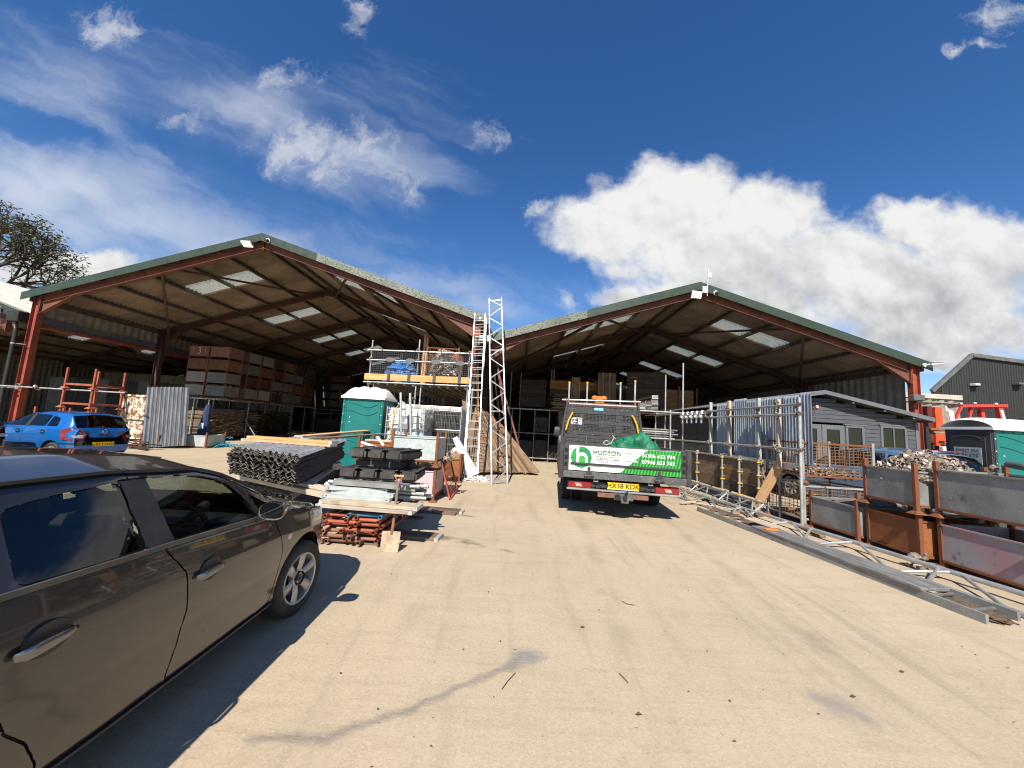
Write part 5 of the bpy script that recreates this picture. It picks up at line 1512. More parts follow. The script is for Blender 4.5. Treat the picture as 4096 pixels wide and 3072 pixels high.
def mesh_panel(b, o, ux, uy, w, h, nx, ny, r):
    o, ux, uy = Vector(o), Vector(ux).normalized(), Vector(uy).normalized()
    nrm = ux.cross(uy)
    for i in range(nx+1): p = o+ux*(w*i/nx); b.bar(p, p+uy*h, r, r, nrm)
    for j in range(ny+1): p = o+uy*(h*j/ny); b.bar(p, p+ux*w, r, r, nrm)

# ------------------------------------------------------------------ sheet stacks and kit, left of the drive
def build_sheet_stacks():
    rr = random.Random(5)
    FL, FR = Vector((-4.46, 5.80, 0)), Vector((-2.98, 5.10, 0))
    u = (FR-FL); w = u.length; u.normalize()
    ld = Vector((-.300, .954, 0)).normalized()
    v = Vector((-u.y, u.x, 0)); shear = ld.dot(u)/ld.dot(v)
    L = 4.3
    def sheet(z, dx, dl, top, label, grp, bent=0.):
        m = M_corr_top if top else M_corr_dark
        # local x = across-normal direction v with shear, local y = u
        me = corr_sheared(L*ld.dot(v), w, shear, m, rr.randint(0, 5))
        X, Y = v, -u
        M = Matrix((v, u*1, Vector((0, 0, 1)))).transposed().to_4x4()
        M.translation = FL+ld*dl+u*dx+Vector((0, 0, z))
        M = M @ RX(rr.uniform(-.004, .004)) @ RY(rr.uniform(-.004, .004)) @ RZ(rr.uniform(-.012, .012))
        o = link('corrugated_sheet', me, None, M)
        tag(o, label, 'roofing sheet', grp)
    z = .03
    for k in range(26):
        sheet(z, -.10+rr.uniform(-.015, .015), .36+rr.uniform(-.10, .10), k >= 23, 'dark corrugated roofing sheet in the low bottom stack under the planks', 'sheets in the bottom stack')
        z += .0165+rr.uniform(-.003, .004)
    z = .66
    for k in range(23):
        last = k == 22
        wav = .05*math.sin(k*.35+.4)
        sheet(z, rr.uniform(-.014, .014)+wav, rr.uniform(-.09, .07), last, 'corrugated sheet toned sunlit grey, lying uppermost on the tall stack' if last else 'dark corrugated roofing sheet in the tall upper stack', 'sheets in the upper stack')
        z += .0165+rr.uniform(-.003, .004)
    zt = z+.02
    # bearers between the two stacks
    plank('dirty timber bearer poking out between the two sheet stacks', FR+ld*.5-u*1.5+Vector((0, 0, .53)), FR+ld*.42+u*.62+Vector((0, 0, .53)), .22, .06, M_wood_pale, group='bearers between the sheet stacks')
    plank('thin pale batten lying on the bearer that pokes out between the sheet stacks', FR+ld*.56-u*1.2+Vector((0, 0, .59)), FR+ld*.48+u*.60+Vector((0, 0, .59)), .14, .045, M_wood_pale)
    plank('timber bearer hidden deep between the two sheet stacks', FR+ld*3.0-u*1.6+Vector((0, 0, .56)), FR+ld*3.0+u*.15+Vector((0, 0, .56)), .2, .12, M_wood_old)
    for q in (.3, 2., 3.7): 
        o = plank('short timber skid on the ground under the bottom sheet stack', FR+ld*q-u*1.5+Vector((0, 0, .012)), FR+ld*q+u*.05+Vector((0, 0, .012)), .1, .022, M_wood_old, group='skids under the sheet stack', band=False)
    # planks on top
    z1 = 1.075
    a, c = Vector((-5.09, 7.02, z1)), Vector((-3.36, 6.93, z1))
    plank('fresh plank lying lowest across the top of the sheet stack', a+Vector((0, -.05, -.0)), c+Vector((.02, -.12, -.0)), .22, .045, M_wood_new)
    plank('fresh plank lying on its twin across the top of the sheet stack', a+Vector((.02, .06, .047)), c+Vector((-.02, .0, .047)), .22, .045, M_wood_new)
    plank('pale plank slanting away over the far end of the sheet stack', Vector((-5.0, 8.5, z1+.02)), Vector((-4.55, 11.2, 1.22)), .22, .04, M_wood_new)
    plank('green tinged plank under the slanting one at the far end of the sheet stack', Vector((-4.75, 8.3, z1-.02)), Vector((-4.05, 11.0, 1.15)), .22, .04, M_wood_mid)

def corr_sheared(Lx, w, shear, m, seed):
    def f():
        rr = random.Random(seed)
        n = 63; vs, fs = [], []; nx = 2
        jit = [rr.uniform(-.05, .05)*(1 if rr.random() < .35 else .2) for _ in range(n+1)]
        lift = [rr.uniform(0, .012) for _ in range(n+1)]
        for k in (0, 1):
            for ix in range(nx+1):
                for i in range(n+1):
                    y = w*i/n; c = math.cos(2*math.pi*y/(w/10.5))
                    x = Lx*ix/nx+(jit[i] if ix == 0 else 0)
                    vs.append((x, y+shear*x, (.019)*c*(1+.12*math.sin(seed+y*3))+(lift[i] if ix == 0 else 0)-(.006 if k else 0)))
        def idx(k, ix, i): return k*(nx+1)*(n+1)+ix*(n+1)+i
        for ix in range(nx):
            for i in range(n):
                fs.append((idx(0, ix, i), idx(0, ix+1, i), idx(0, ix+1, i+1), idx(0, ix, i+1))); fs.append((idx(1, ix, i), idx(1, ix, i+1), idx(1, ix+1, i+1), idx(1, ix+1, i)))
            fs.append((idx(0, ix+1, 0), idx(0, ix, 0), idx(1, ix, 0), idx(1, ix+1, 0))); fs.append((idx(0, ix, n), idx(0, ix+1, n), idx(1, ix+1, n), idx(1, ix, n)))
        for i in range(n):
            fs.append((idx(0, 0, i), idx(0, 0, i+1), idx(1, 0, i+1), idx(1, 0, i))); fs.append((idx(0, nx, i+1), idx(0, nx, i), idx(1, nx, i), idx(1, nx, i+1)))
        b_ = MB().add(vs, fs); b_.mi = [0]*len(fs)
        for q in range(len(fs)-2*n, len(fs)): b_.mi[q] = 1
        return b_.mesh([m, M_corr_edge], smooth=True, ang=50)
    return cached(('cs', seed, m.name, round(Lx, 2)), f)

def block_mesh(L=.66, w=.235, h=.135):
    def f():
        b = MB(); b.box((-L/2, -w/2, 0), (L/2, w/2, h)); me = b.mesh(M_rubber, bev=.03, seg=2)
        return me
    return cached('block', f)
def fence_block(label, M):
    t = thing('fence_foot_block', label, 'fence foot', M.translation, group='recycled rubber fence feet')
    link('body', block_mesh(), t, M)
    b = MB()
    for (x0, x1) in ((-.27, -.12), (.12, .27)): b.box((x0, -.035, .1355), (x1, .035, .1375)); 
    b.box((-.09, -.07, .1355), (.09, -.045, .137)); b.box((-.09, .045, .1355), (.09, .07, .137))
    b.obj('socket', M_dark, t, M)
    b = MB()
    for s in (-1, 1): b.box((s*.3275-.0035, -.05, .035), (s*.3275+.0035, .05, .052))
    for y in (-.1, .1): b.box((-.31, y-.02, .1345), (.31, y+.02, .143))
    b.obj('rib', M_rubber, t, M, bev=.003)
    return t

def build_frame_stack():
    rr = random.Random(11)
    # tubular frames stacked flat, long legs run away from us
    cols = [M_redtube, M_redtube, M_rusttube, M_redtube, M_rusttube]
    desc = {'blue': 'blue painted'}
    z = .055
    spec = []
    lay = [(-2.12, 0, M_rusttube), (-1.90, .02, M_rusttube), (-2.22, -.04, M_rusttube), (-1.86, .05, M_redtube), (-2.16, -.02, M_rusttube), (-1.92, -.06, M_redtube), (-2.2, .03, M_redtube), (-1.84, -.02, M_redtube), (-2.14, -.08, M_redtube), (-1.88, -.04, M_redtube), (-2.17, .0, M_redtube), (-1.86, -.03, M_bluepaint)]
    words = ['bottom', 'second', 'third', 'fourth', 'fifth', 'sixth', 'seventh', 'eighth', 'ninth', 'tenth', 'eleventh', 'top']
    for k, (xc, dy, m) in enumerate(lay):
        nm = 'blue' if m is M_bluepaint else ('rust brown' if m is M_rusttube else 'worn red')
        w = .40; y0 = 4.80+dy; L = 2.0
        t = thing('tubular_frame', '%s tubular frame lying flat, %s in the pile behind the shovel' % (nm, words[k]), 'frame', (xc, y0, z), rr.uniform(-.03, .03), 'tubular frames piled flat')
        W = WM[t.name]; r = .0245
        for s in (-1, 1): tube('leg', W @ Vector((s*w/2, 0, 0)), W @ Vector((s*w/2, L, 0)), m, t, r, 12)
        for y in (.09, .55, 1.3, L-.08): tube('cross_bar', W @ Vector((-w/2+.02, y, 0)), W @ Vector((w/2-.02, y, 0)), m, t, r*.93, 10, False)
        z += .0305
    for (xc, y) in ((-2.0, 4.98), (-2.0, 6.4)):
        o = plank('timber bearer on the ground under the pile of tubular frames', (xc-.48, y, .014), (xc+.5, y, .014), .09, .026, M_wood_old, group='bearers under the tubular frames', band=False)
    # planks, steel battens, tubes on the frames
    plank('lower of two dusty scaffold boards lying on the tubular frames', (-2.50, 4.93, .475), (-1.25, 4.86, .475), .25, .042, M_wood_pale)
    plank('upper of two dusty scaffold boards lying on the tubular frames', (-2.48, 4.97, .52), (-1.20, 4.90, .52), .25, .042, M_wood_pale)
    for k, (x0, y0, x1, y1, z, m, lab) in enumerate([(-2.52, 5.06, -1.62, 5.00, .565, M_galvpale, 'lowest galvanised batten on the scaffold boards'), (-2.46, 5.14, -1.60, 5.08, .61, M_galvpale, 'slanting galvanised batten in the middle of the pile'),
                                  (-2.53, 5.10, -1.72, 5.16, .655, M_galvpale, 'third galvanised batten up in the pile'), (-2.45, 5.22, -1.44, 5.16, .725, M_galvsheet, 'broad punched steel board uppermost on the battens')]):
        t = thing('steel_batten', lab, 'batten', (x0, y0, z), group='galvanised battens on the frame pile')
        p0, p1 = Vector((x0, y0, z)), Vector((x1, y1, z)); M = axis(p0, p1); L = (p1-p0).length
        w, h = (.10, .045) if k < 3 else (.24, .06)
        b = MB(); b.box((-L/2, -w/2, h/2-.004), (L/2, w/2, h/2)); b.box((-L/2, -w/2, -h/2), (L/2, -w/2+.003, h/2-.004)); b.box((-L/2, w/2-.003, -h/2), (L/2, w/2, h/2-.004)); b.box((-L/2, -w/2+.003, -h/2), (-L/2+.003, w/2-.003, h/2-.004)); b.box((L/2-.003, -w/2+.003, -h/2), (L/2, w/2-.003, h/2-.004)); b.obj('channel', m, t, M)
        b = MB()
        if k == 3:
            for i in range(9):
                for j in (-1, 0, 1): b.cyl((-L/2+.08+i*(L-.16)/8, j*.07, h/2-.001), (-L/2+.08+i*(L-.16)/8, j*.07, h/2+.003), .012, 6)
            b.obj('grip_stud', m, t, M)
        else:
            for s in (-1, 1): b.cyl((s*(L/2-.04), -w/2-.001, 0), (s*(L/2-.04), -w/2+.001, 0), .009, 8)
            b.obj('bolt_hole', M_dark, t, M)
    k = 0
    for row, n in enumerate((5, 6, 5, 4)):
        for j in range(n):
            y = 5.18+j*.062+(.03 if row % 2 else 0); z = .562+row*.052
            x1 = -1.26+rr.uniform(-.16, .10)
            if row < 3 and j < 1: continue
            o = link('galvanised_tube', tube_mesh(1.25, .0262, M_galv, 12), None, axis((x1-1.25, y-.03, z), (x1, y, z)))
            tag(o, 'short galvanised tube in the bundle beside the steel battens', 'tube', 'short tubes on the frame pile')
    # rubber fence feet: four below, two across, three on top
    zb = .775
    nb = ['first', 'second', 'third', 'fourth']
    for k in range(4):
        fence_block('rubber fence foot, %s from the sheet stack in the lowest row on the battens' % nb[k], T(-2.30+k*.27, 5.50, zb) @ RZ(math.pi/2+.03*(k-1)))
    fence_block('rubber fence foot lying crossways, nearer one of the middle row', T(-1.93, 5.40, zb+.138) @ RZ(.04))
    fence_block('rubber fence foot lying crossways, farther one of the middle row', T(-1.88, 5.68, zb+.138) @ RZ(-.03))
    for k, w_ in enumerate(('nearest the sheet stack', 'middle one', 'nearest the steel bins')):
        fence_block('rubber fence foot on top of the pile, %s' % w_, T(-2.15+k*.27, 5.46-.02*k, zb+.277) @ RZ(math.pi/2-.12-.05*k))
    plank('weathered board flat on the concrete poking out behind the frame pile', (-2.6, 7.08, .022), (-.92, 6.98, .022), .25, .042, M_wood_old)
    plank('second weathered board on the concrete just under the first one', (-2.4, 6.92, .0215), (-1.02, 6.78, .0215), .1, .042, M_wood_old, band=False)
    plank('weathered board flat on the concrete poking out beside the shovel', (-2.3, 5.50, .022), (-1.00, 5.38, .022), .27, .042, M_wood_old)
    # shovel leaning on the pile
    t = thing('shovel', 'shovel with a worn wooden shaft and dusty square blade leaning on the frame pile', 'shovel', (-1.50, 4.75, 0))
    W = Matrix.Translation((-1.50, 4.755, 0)) @ RZ(.08) @ RX(-.20)
    b = MB(); vs = []
    for j, zz in enumerate((0, .08, .17, .235)):
        for i in range(5):
            x = (i/4-.5)*(.225-.012*(j == 0)); d = .028*(abs(i/4-.5)*2)**2
            vs.append((x, -d+.004, zz))
    nb_ = len(vs); vs += [(x, y+.005, z) for x, y, z in vs]
    fs = []
    for j in range(3):
        for i in range(4):
            q = j*5+i; fs += [(q, q+1, q+6, q+5), (q+nb_, q+5+nb_, q+6+nb_, q+1+nb_)]
    rim = [0, 1, 2, 3, 4, 9, 14, 19, 18, 17, 16, 15, 10, 5]
    fs += [(rim[i], rim[(i+1) % 14], rim[(i+1) % 14]+nb_, rim[i]+nb_) for i in range(14)]
    b.add(vs, fs); b.obj('blade', mat('dusty_blade', (.50, .40, .29), (.34, .25, .18), .8, .1, 12, rust=(.35, .30, .24), rust_at=.6, rust_s=9), t, W, smooth=True, ang=60)
    b = MB(); b.cyl((0, .01, .20), (0, .012, .36), .022, 10, .017); b.obj('socket', M_rusttube, t, W, smooth=True)
    b = MB(); b.cyl((0, .012, .36), (-.005, .012, .80), .017, 10); b.obj('shaft', mat('worn_green_shaft', (.12, .13, .09), (.20, .16, .11), .6, 0, 9), t, W, smooth=True)
    b = MB(); b.path([(-.005, .012, .80), (-.03, .012, .86), (-.055, .012, .90)], .012, 8); b.path([(-.005, .012, .80), (.02, .012, .86), (.045, .012, .90)], .012, 8); b.obj('yoke', M_rusttube, t, W, smooth=True)
    b = MB(); b.cyl((-.065, .012, .905), (.055, .012, .905), .016, 10); b.obj('grip', M_wood_new, t, W, smooth=True)

def build_left_bins():
    bin_('pink washed steel bin standing under the pale grey one', -2.60, -1.62, 7.70, 8.62, 0, .73, M_pinkplate)
    bin_('pale grey galvanised bin on top of the pink one', -2.60, -1.62, 7.70, 8.62, .695, .70, M_galvpale)
    fittings_heap('coupler_heap', 'heap of rusty couplers in the pink bin', -2.5, -1.72, 7.8, 8.5, .30, .32, 40, 4)
    # red mesh gate leaning on the bins
    t = thing('mesh_gate', 'rusty red mesh gate leaning against the pink bin', 'gate', (-1.40, 8.6, 0))
    X = Vector((-.03, .95, 0)); Uv = Vector((-.24, 0, .78))
    o = Vector((-1.36, 8.02, .02)); b = MB()
    c = [o, o+X*1.25, o+X*1.25+Uv, o+Uv]
    for i in range(4): b.bar(c[i], c[(i+1) % 4], .045, .03)
    b.obj('frame', M_redtube, t, Matrix())
    b = MB(); mesh_panel(b, o, X, Uv, X.length*1.25, Uv.length, 9, 7, .007); b.obj('mesh', M_redtube, t, Matrix())
    b = MB()
    for k in range(3): coupler(b, T(-1.50+.03*k, 8.0+.12*k, .82+.05*k) @ RX(1.+k) @ RY(k*.7), 1.5)
    tag(b.obj('coupler', M_fit, None, Matrix(), smooth=True), 'few rusty couplers hooked on the bin above the red mesh gate', 'coupler')
    # small rusty box with a wooden lid, polythene roll
    bin_('small rust orange steel box with timber blocks on it behind the red mesh gate', -2.0, -1.52, 10.35, 10.95, 0, .74, M_rustplate, leg=.2)
    o = link('timber_block', box_mesh(.44, .34, .14, M_wood_mid, .006), None, T(-1.77, 10.62, .69)); tag(o, 'chipboard block lying on the small rusty box', 'timber block')
    t = thing('polythene_roll', 'white polythene roll slumped against the ladder foot', 'polythene', (-1.35, 10.95, 0))
    b = MB(); b.cyl((-1.86, 11.1, 1.18), (-1.22, 10.98, .12), .085, 14, .20); b.obj('roll', M_polythene, t, Matrix(), smooth=True)
    heap(t, 'crumpled_end', M_polythene, T(-1.12, 10.95, 0), (.34, .25, .14), 8, .3, 3)
    heap(t, 'loose_sheet', M_polythene, T(-1.72, 11.1, .62), (.22, .15, .30), 18, .3, 3)
    # white frame odds and ends between sheets and bins
    t = thing('white_frame', 'white painted metal frame lying tilted behind the rubber fence feet', 'frame', (-3.3, 8.6, .8))
    b = MB()
    for (p, q) in (((-3.75, 9.0, 1.02), (-2.95, 8.7, .86)), ((-2.95, 8.7, .86), (-3.1, 8.6, .55)), ((-3.35, 8.9, 1.18), (-3.15, 8.85, .98)), ((-3.75, 9.0, .92), (-3.2, 8.8, .62)), ((-3.7, 9.05, .80), (-3.2, 8.85, .50))): b.bar(p, q, .06, .05)
    b.obj('bar', M_offwhite_rail, t, Matrix(), bev=.006)
    t2 = thing('pallet_stack', 'stack of old timber pallets under the white water tank', 'pallets', (-3.4, 11.6, 0))
    for k in range(6):
        z = k*.135
        b = MB()
        for j in range(5): b.box((-3.98, 11.1+j*.24, z+.095), (-2.82, 11.1+j*.24+.16, z+.115))
        for j in (-3.95, -3.45, -2.95): b.box((j, 11.1, z+.0), (j+.1, 12.25, z+.094))
        b.obj('pallet', M_wood_old, t2, Matrix())
    o = link('rubber_mat', box_mesh(.55, .4, .12, M_rubber, .02), None, T(-3.35, 9.55, .80)); tag(o, 'black rubber pad beside the pale grey bin', 'rubber pad')
    o2 = bin_('empty rusty post pallet between the sheet stack and the pale grey bin', -3.95, -2.85, 9.25, 10.2, 0, 1.15, M_rustplate, leg=.62)
    plank('short pale board on the rusty post pallet', (-3.8, 9.4, 1.06), (-2.95, 9.45, 1.06), .2, .04, M_wood_pale)

def build_toilet(label, x0, x1, y0, y1, door, sign):
    t = thing('portable_toilet', label, 'toilet', ((x0+x1)/2, (y0+y1)/2, 0), group='portable toilets')
    H = 2.19
    body = MB(); body.box((x0+.03, y0+.03, .12), (x1-.03, y1-.03, H)); bo = body.obj('cabin_body', M_teal, t, Matrix())
    b = MB(); b.box((x0, y0, 0), (x1, y1, .15)); b.obj('base', M_darkgrey_plastic, t, Matrix(), bev=.02)
    for (cx, cy) in ((x0, y0), (x1, y0), (x0, y1), (x1, y1)):
        b = MB(); sx = .075 if cx == x0 else -.075; sy = .075 if cy == y0 else -.075
        b.box((min(cx, cx+sx), min(cy, cy+sy), .15), (max(cx, cx+sx), max(cy, cy+sy), H)); co = b.obj('corner_post', M_darkgrey_plastic if door == 'x0' and cx == x0 else M_teal, t, Matrix(), bev=.02, seg=2)
        b = MB()
        for k in range(7): b.cyl((cx+sx*.55, (y0-.006), .35+k*.27), (cx+sx*.55, y0+.001, .35+k*.27), .012, 8)
        if cy == y0: b.obj('rivet', M_whiteplastic, co, Matrix(), smooth=True)
    # pressed swooshes on the long face
    def swoosh(z, dip, th, m):
        b = MB(); n = 16; vs = []
        for i in range(n+1):
            u = i/n; x = x0+.17+(x1-x0-.34)*u
            zz = z-dip*math.sin(math.pi*u)+dip*.4*math.sin(2*math.pi*u)
            hh = th*math.sin(math.pi*u)**.6+.002
            vs += [(x, y0+.031, zz-hh), (x, y0+.012, zz), (x, y0+.031, zz+hh*.5)]
        fs = [(3*i+j, 3*i+3+j, 3*i+4+j, 3*i+1+j) for i in range(n) for j in range(2)]
        b.add(vs, fs); b.obj('pressed_rib', m, bo, Matrix(), smooth=True)
    for z in (2.04, 1.80, 1.18, .92, .5): swoosh(z, .10, .026, M_teal)
    b = MB(); b.box((x0+.09, y0+.018, .25), (x0+.12, y0+.032, 2.1)); b.box((x1-.12, y0+.018, .25), (x1-.09, y0+.032, 2.1)); b.obj('frame_rib', M_teal, bo, Matrix(), bev=.006)
    for k in range(4): b = MB(); b.lathe([(0, -.0), (.05, .0), (.055, .02)], 14, T(x0+.30+k*(x1-x0-.6)/3, y0+.012, H-.05) @ Matrix.Diagonal((1, 1, .6, 1))); b.obj('vent_scoop', M_teal, bo, Matrix(), smooth=True)
    b = MB(); b.cyl((x0+.24, y0+.024, 1.60), (x0+.24, y0+.031, 1.60), .014, 10); b.cyl((x0+.24, y0+.024, 1.46), (x0+.24, y0+.031, 1.46), .014, 10); b.obj('plug', M_whiteplastic, bo, Matrix(), smooth=True)
    # roof: lobed translucent white dome
    nx, ny = 80, 22; vs = []; fs = []
    for i in range(nx+1):
        for j in range(ny+1):
            u, v = 2*i/nx-1, 2*j/ny-1
            e = (1-abs(u)**5)*(1-abs(v)**3)
            rib = .12*abs(math.sin(math.pi*(u+1)*2.0))**.45 if abs(u) < .999 else 0
            if door == 'x0':
                e = (1-abs(v)**2.2)*(.72+.28*(1-abs(u)**6)); rib = -.02*max(0, math.cos(math.pi*(u+1)*3.0))**8
            z = H-.01+.05+(.235*e**.8)+rib*e
            vs.append(((x0+x1)/2+u*((x1-x0)/2+.05), (y0+y1)/2+v*((y1-y0)/2+.05), z))
    for i in range(nx):
        for j in range(ny): q = i*(ny+1)+j; fs.append((q, q+ny+1, q+ny+2, q+1))
    b = MB(); b.add(vs, fs); b.box((x0-.05, y0-.05, H-.02), (x1+.05, y1+.05, H+.041)); b.obj('roof', M_whiteplastic, t, Matrix(), smooth=True, ang=60)
    # door
    if door == 'x0':
        xd = x0
        b = MB(); b.box((xd-.012, y0+.03, .15), (xd+.03, y1-.03, H-.005)); fr = b.obj('door_surround', M_darkgrey_plastic, t, Matrix(), bev=.01)
        yc = (y0+y1)/2; hw = (y1-y0)/2-.13
        arch = [(-hw, .2), (hw, .2), (hw, 1.98)]+[(hw*math.cos(a), 1.98+.13*math.sin(a)) for a in np.linspace(.2, math.pi-.2, 9)]+[(-hw, 1.98)]
        b = MB(); b.add([(xd-.026, yc+p, z) for p, z in arch]+[(xd-.012, yc+p, z) for p, z in arch], [tuple(range(len(arch)))]+[(i, (i+1) % len(arch), len(arch)+(i+1) % len(arch), len(arch)+i) for i in range(len(arch))])
        do = b.obj('door', mat('toilet_door', (.035, .034, .037), (.045, .044, .046), .45, 0, 3), t, Matrix(), bev=.004)
        b = MB()
        for z in (1.0, .6): b.bar((xd-.03, yc-hw*.8, z), (xd-.03, yc+hw*.8, z+.05), .012, .03)
        pts = [(xd-.03, yc+hw*.8*math.cos(a), 1.93+.10*math.sin(a)) for a in np.linspace(.2, math.pi-.2, 9)]
        for p, q in zip(pts[:-1], pts[1:]): b.bar(p, q, .012, .03)
        b.obj('door_rib', M_darkgrey_plastic, do, Matrix(), bev=.004)
        b = MB(); b.box((xd-.045, yc+hw*.8, 1.5), (xd-.026, yc+hw*1.02, 1.58)); b.obj('door_latch', M_black, do, Matrix(), bev=.006)
        b = MB(); b.box((xd-.032, yc-.27, 1.28), (xd-.0265, yc+.27, 1.76)); so = b.obj('sign_board', M_galvpale, do, Matrix())
        F = lambda z: facing((xd-.0335, yc, z), (-1, 0, 0))
        text('lettering', 'SWEET PEA', .085, M_inkgrey, so, F(1.69), bold=.005, space=1.05)
        text('lettering', 'TOILETS', .105, M_inkgrey, so, F(1.575), bold=.012, space=1.1)
        b = MB(); b.box((xd-.0335, yc-.24, 1.634), (xd-.0322, yc+.24, 1.64)); b.box((xd-.0335, yc-.16, 1.46), (xd-.0322, yc+.16, 1.473)); b.box((xd-.0335, yc-.2, 1.42), (xd-.0322, yc+.2, 1.431)); b.box((xd-.0335, yc-.25, 1.335), (xd-.0322, yc+.25, 1.343)); b.obj('small_print', M_inkgrey, so, Matrix())
    return t

def build_ibc():
    t = thing('water_tank', 'white caged plastic water tank on pallets beside the teal toilet', 'water tank', (-3.4, 11.7, .81))
    x0, x1, y0, y1, z0 = -3.95, -2.86, 11.15, 12.2, .96
    b = MB(); b.box((x0, y0, z0+.35), (x1, y1, z0+1.0)); b.obj('bottle', M_ibc, t, Matrix(), bev=.08, seg=3, smooth=True, ang=60)
    b = MB(); b.box((x0+.002, y0+.002, z0), (x1-.002, y1-.002, z0+.34)); b.obj('filled_part', M_ibcwater, t, Matrix(), bev=.06, seg=3, smooth=True, ang=60)
    b = MB()
    e = .025
    for k in range(6):
        z = z0+.03+k*.188
        c = [(x0-e, y0-e, z), (x1+e, y0-e, z), (x1+e, y1+e, z), (x0-e, y1+e, z)]
        for i in range(4): b.cyl(c[i], c[(i+1) % 4], .011, 6)
    for k in range(7):
        x = x0+(x1-x0)*k/6
        b.cyl((x, y0-e-.012, z0), (x, y0-e-.012, z0+1.03), .011, 6); b.cyl((x, y1+e, z0), (x, y1+e, z0+1.03), .011, 6)
    for k in range(7):
        y = y0+(y1-y0)*k/6
        b.cyl((x1+e+.012, y, z0), (x1+e+.012, y, z0+1.03), .011, 6); b.cyl((x0-e, y, z0), (x0-e, y, z0+1.03), .011, 6)
    b.obj('cage', M_aludull, t, Matrix(), smooth=True)
    b = MB(); b.box((x0+.35, y0-.045, z0+.38), (x1-.30, y0-.041, z0+.76)); po = b.obj('data_plate', M_galvsheet, t, Matrix())
    for (xa, za, w, h) in ((x0+.14, z0+.52, .22, .28), (x0+.45, z0+.55, .17, .12)):
        b = MB(); b.box((xa, y0-.05, za), (xa+w, y0-.046, za+h)); lo = b.obj('label_sheet', M_signwhite, t, Matrix())
        b = MB(); rr = random.Random(int(xa*100))
        for k in range(4): b.box((xa+.03, y0-.0515, za+.03+k*h*.2), (xa+.03+rr.uniform(.03, w-.06), y0-.0505, za+.045+k*h*.2))
        b.obj('label_print', M_ink, lo, Matrix())
    b = MB(); b.box((x0-.03, y0-.03, .815), (x1+.03, y1+.03, .95)); b.obj('base_pallet', M_black, t, Matrix(), bev=.01)
    b = MB(); b.path([(x0+.30, y0-.07, z0+1.06), (x0+.24, y0-.08, z0+.85), (x0+.19, y0-.07, z0+.4), (x0+.12, y0-.07, z0+.02)], .012, 6); b.obj('hose', M_yellow, t, Matrix(), smooth=True)
    b = MB(); b.cyl((x0+.45, y0+.05, z0+1.0), (x0+.45, y0+.05, z0+1.08), .07, 12); b.path([(x0+.38, y0, z0+1.08), (x0+.5, y0-.02, z0+1.16), (x0+.45, y0, z0+1.08), (x0+.42, y0+.02, z0+1.2)], .014, 6); b.obj('filler_cap', M_whiteplastic, t, Matrix(), smooth=True)
    for k, (xa, lab) in enumerate(((-3.40, 'galvanised fence post standing before the water tank, nearer the toilet'), (-3.13, 'galvanised fence post standing before the water tank, nearer the ladder'))):
        o = link('fence_post', tube_mesh(2.1, .035, M_alu, 12), None, axis((xa+.21, 10.5, .30), (xa, 10.5, 2.36))); tag(o, lab, 'post', 'fence posts before the tank')
    # mesh fence panels stood in a rack
    for k in range(5):
        t = thing('mesh_fence_panel', 'galvanised mesh fence panel, %s of the five stood behind the tank' % ORD[k], 'fence panel', (-2.9, 12.35+.10*k, 0), group='mesh fence panels')
        y = 12.35+.10*k; x0_, x1_ = -4.05+.05*k, -1.92+.02*k; H = 2.12-.03*k
        for x in (x0_, x1_): tube('side_tube', (x, y, .05), (x, y, H+.06), M_galv, t, .021, 10)
        for z in (H, 1.36-.02*k, .12): tube('cross_tube', (x0_, y, z), (x1_, y, z), M_galv, t, .019, 8)
        b = MB()
        for i in range(1, 40 if k == 0 else 26): b.bar((x0_+(x1_-x0_)*i/(40 if k == 0 else 26), y, .12), (x0_+(x1_-x0_)*i/(40 if k == 0 else 26), y, H), .0045)
        for z in (.5, .9, 1.1, 1.6, 1.85, 1.95): b.bar((x0_, y, z), (x1_, y, z), .006)
        b.obj('wire_mesh', M_mesh, t, Matrix())
build_sheet_stacks(); build_frame_stack(); build_left_bins()
build_toilet('teal portable toilet with a white domed roof at the tall shed mouth', -5.36, -4.12, 11.2, 12.25, 'back', False)
build_ibc()
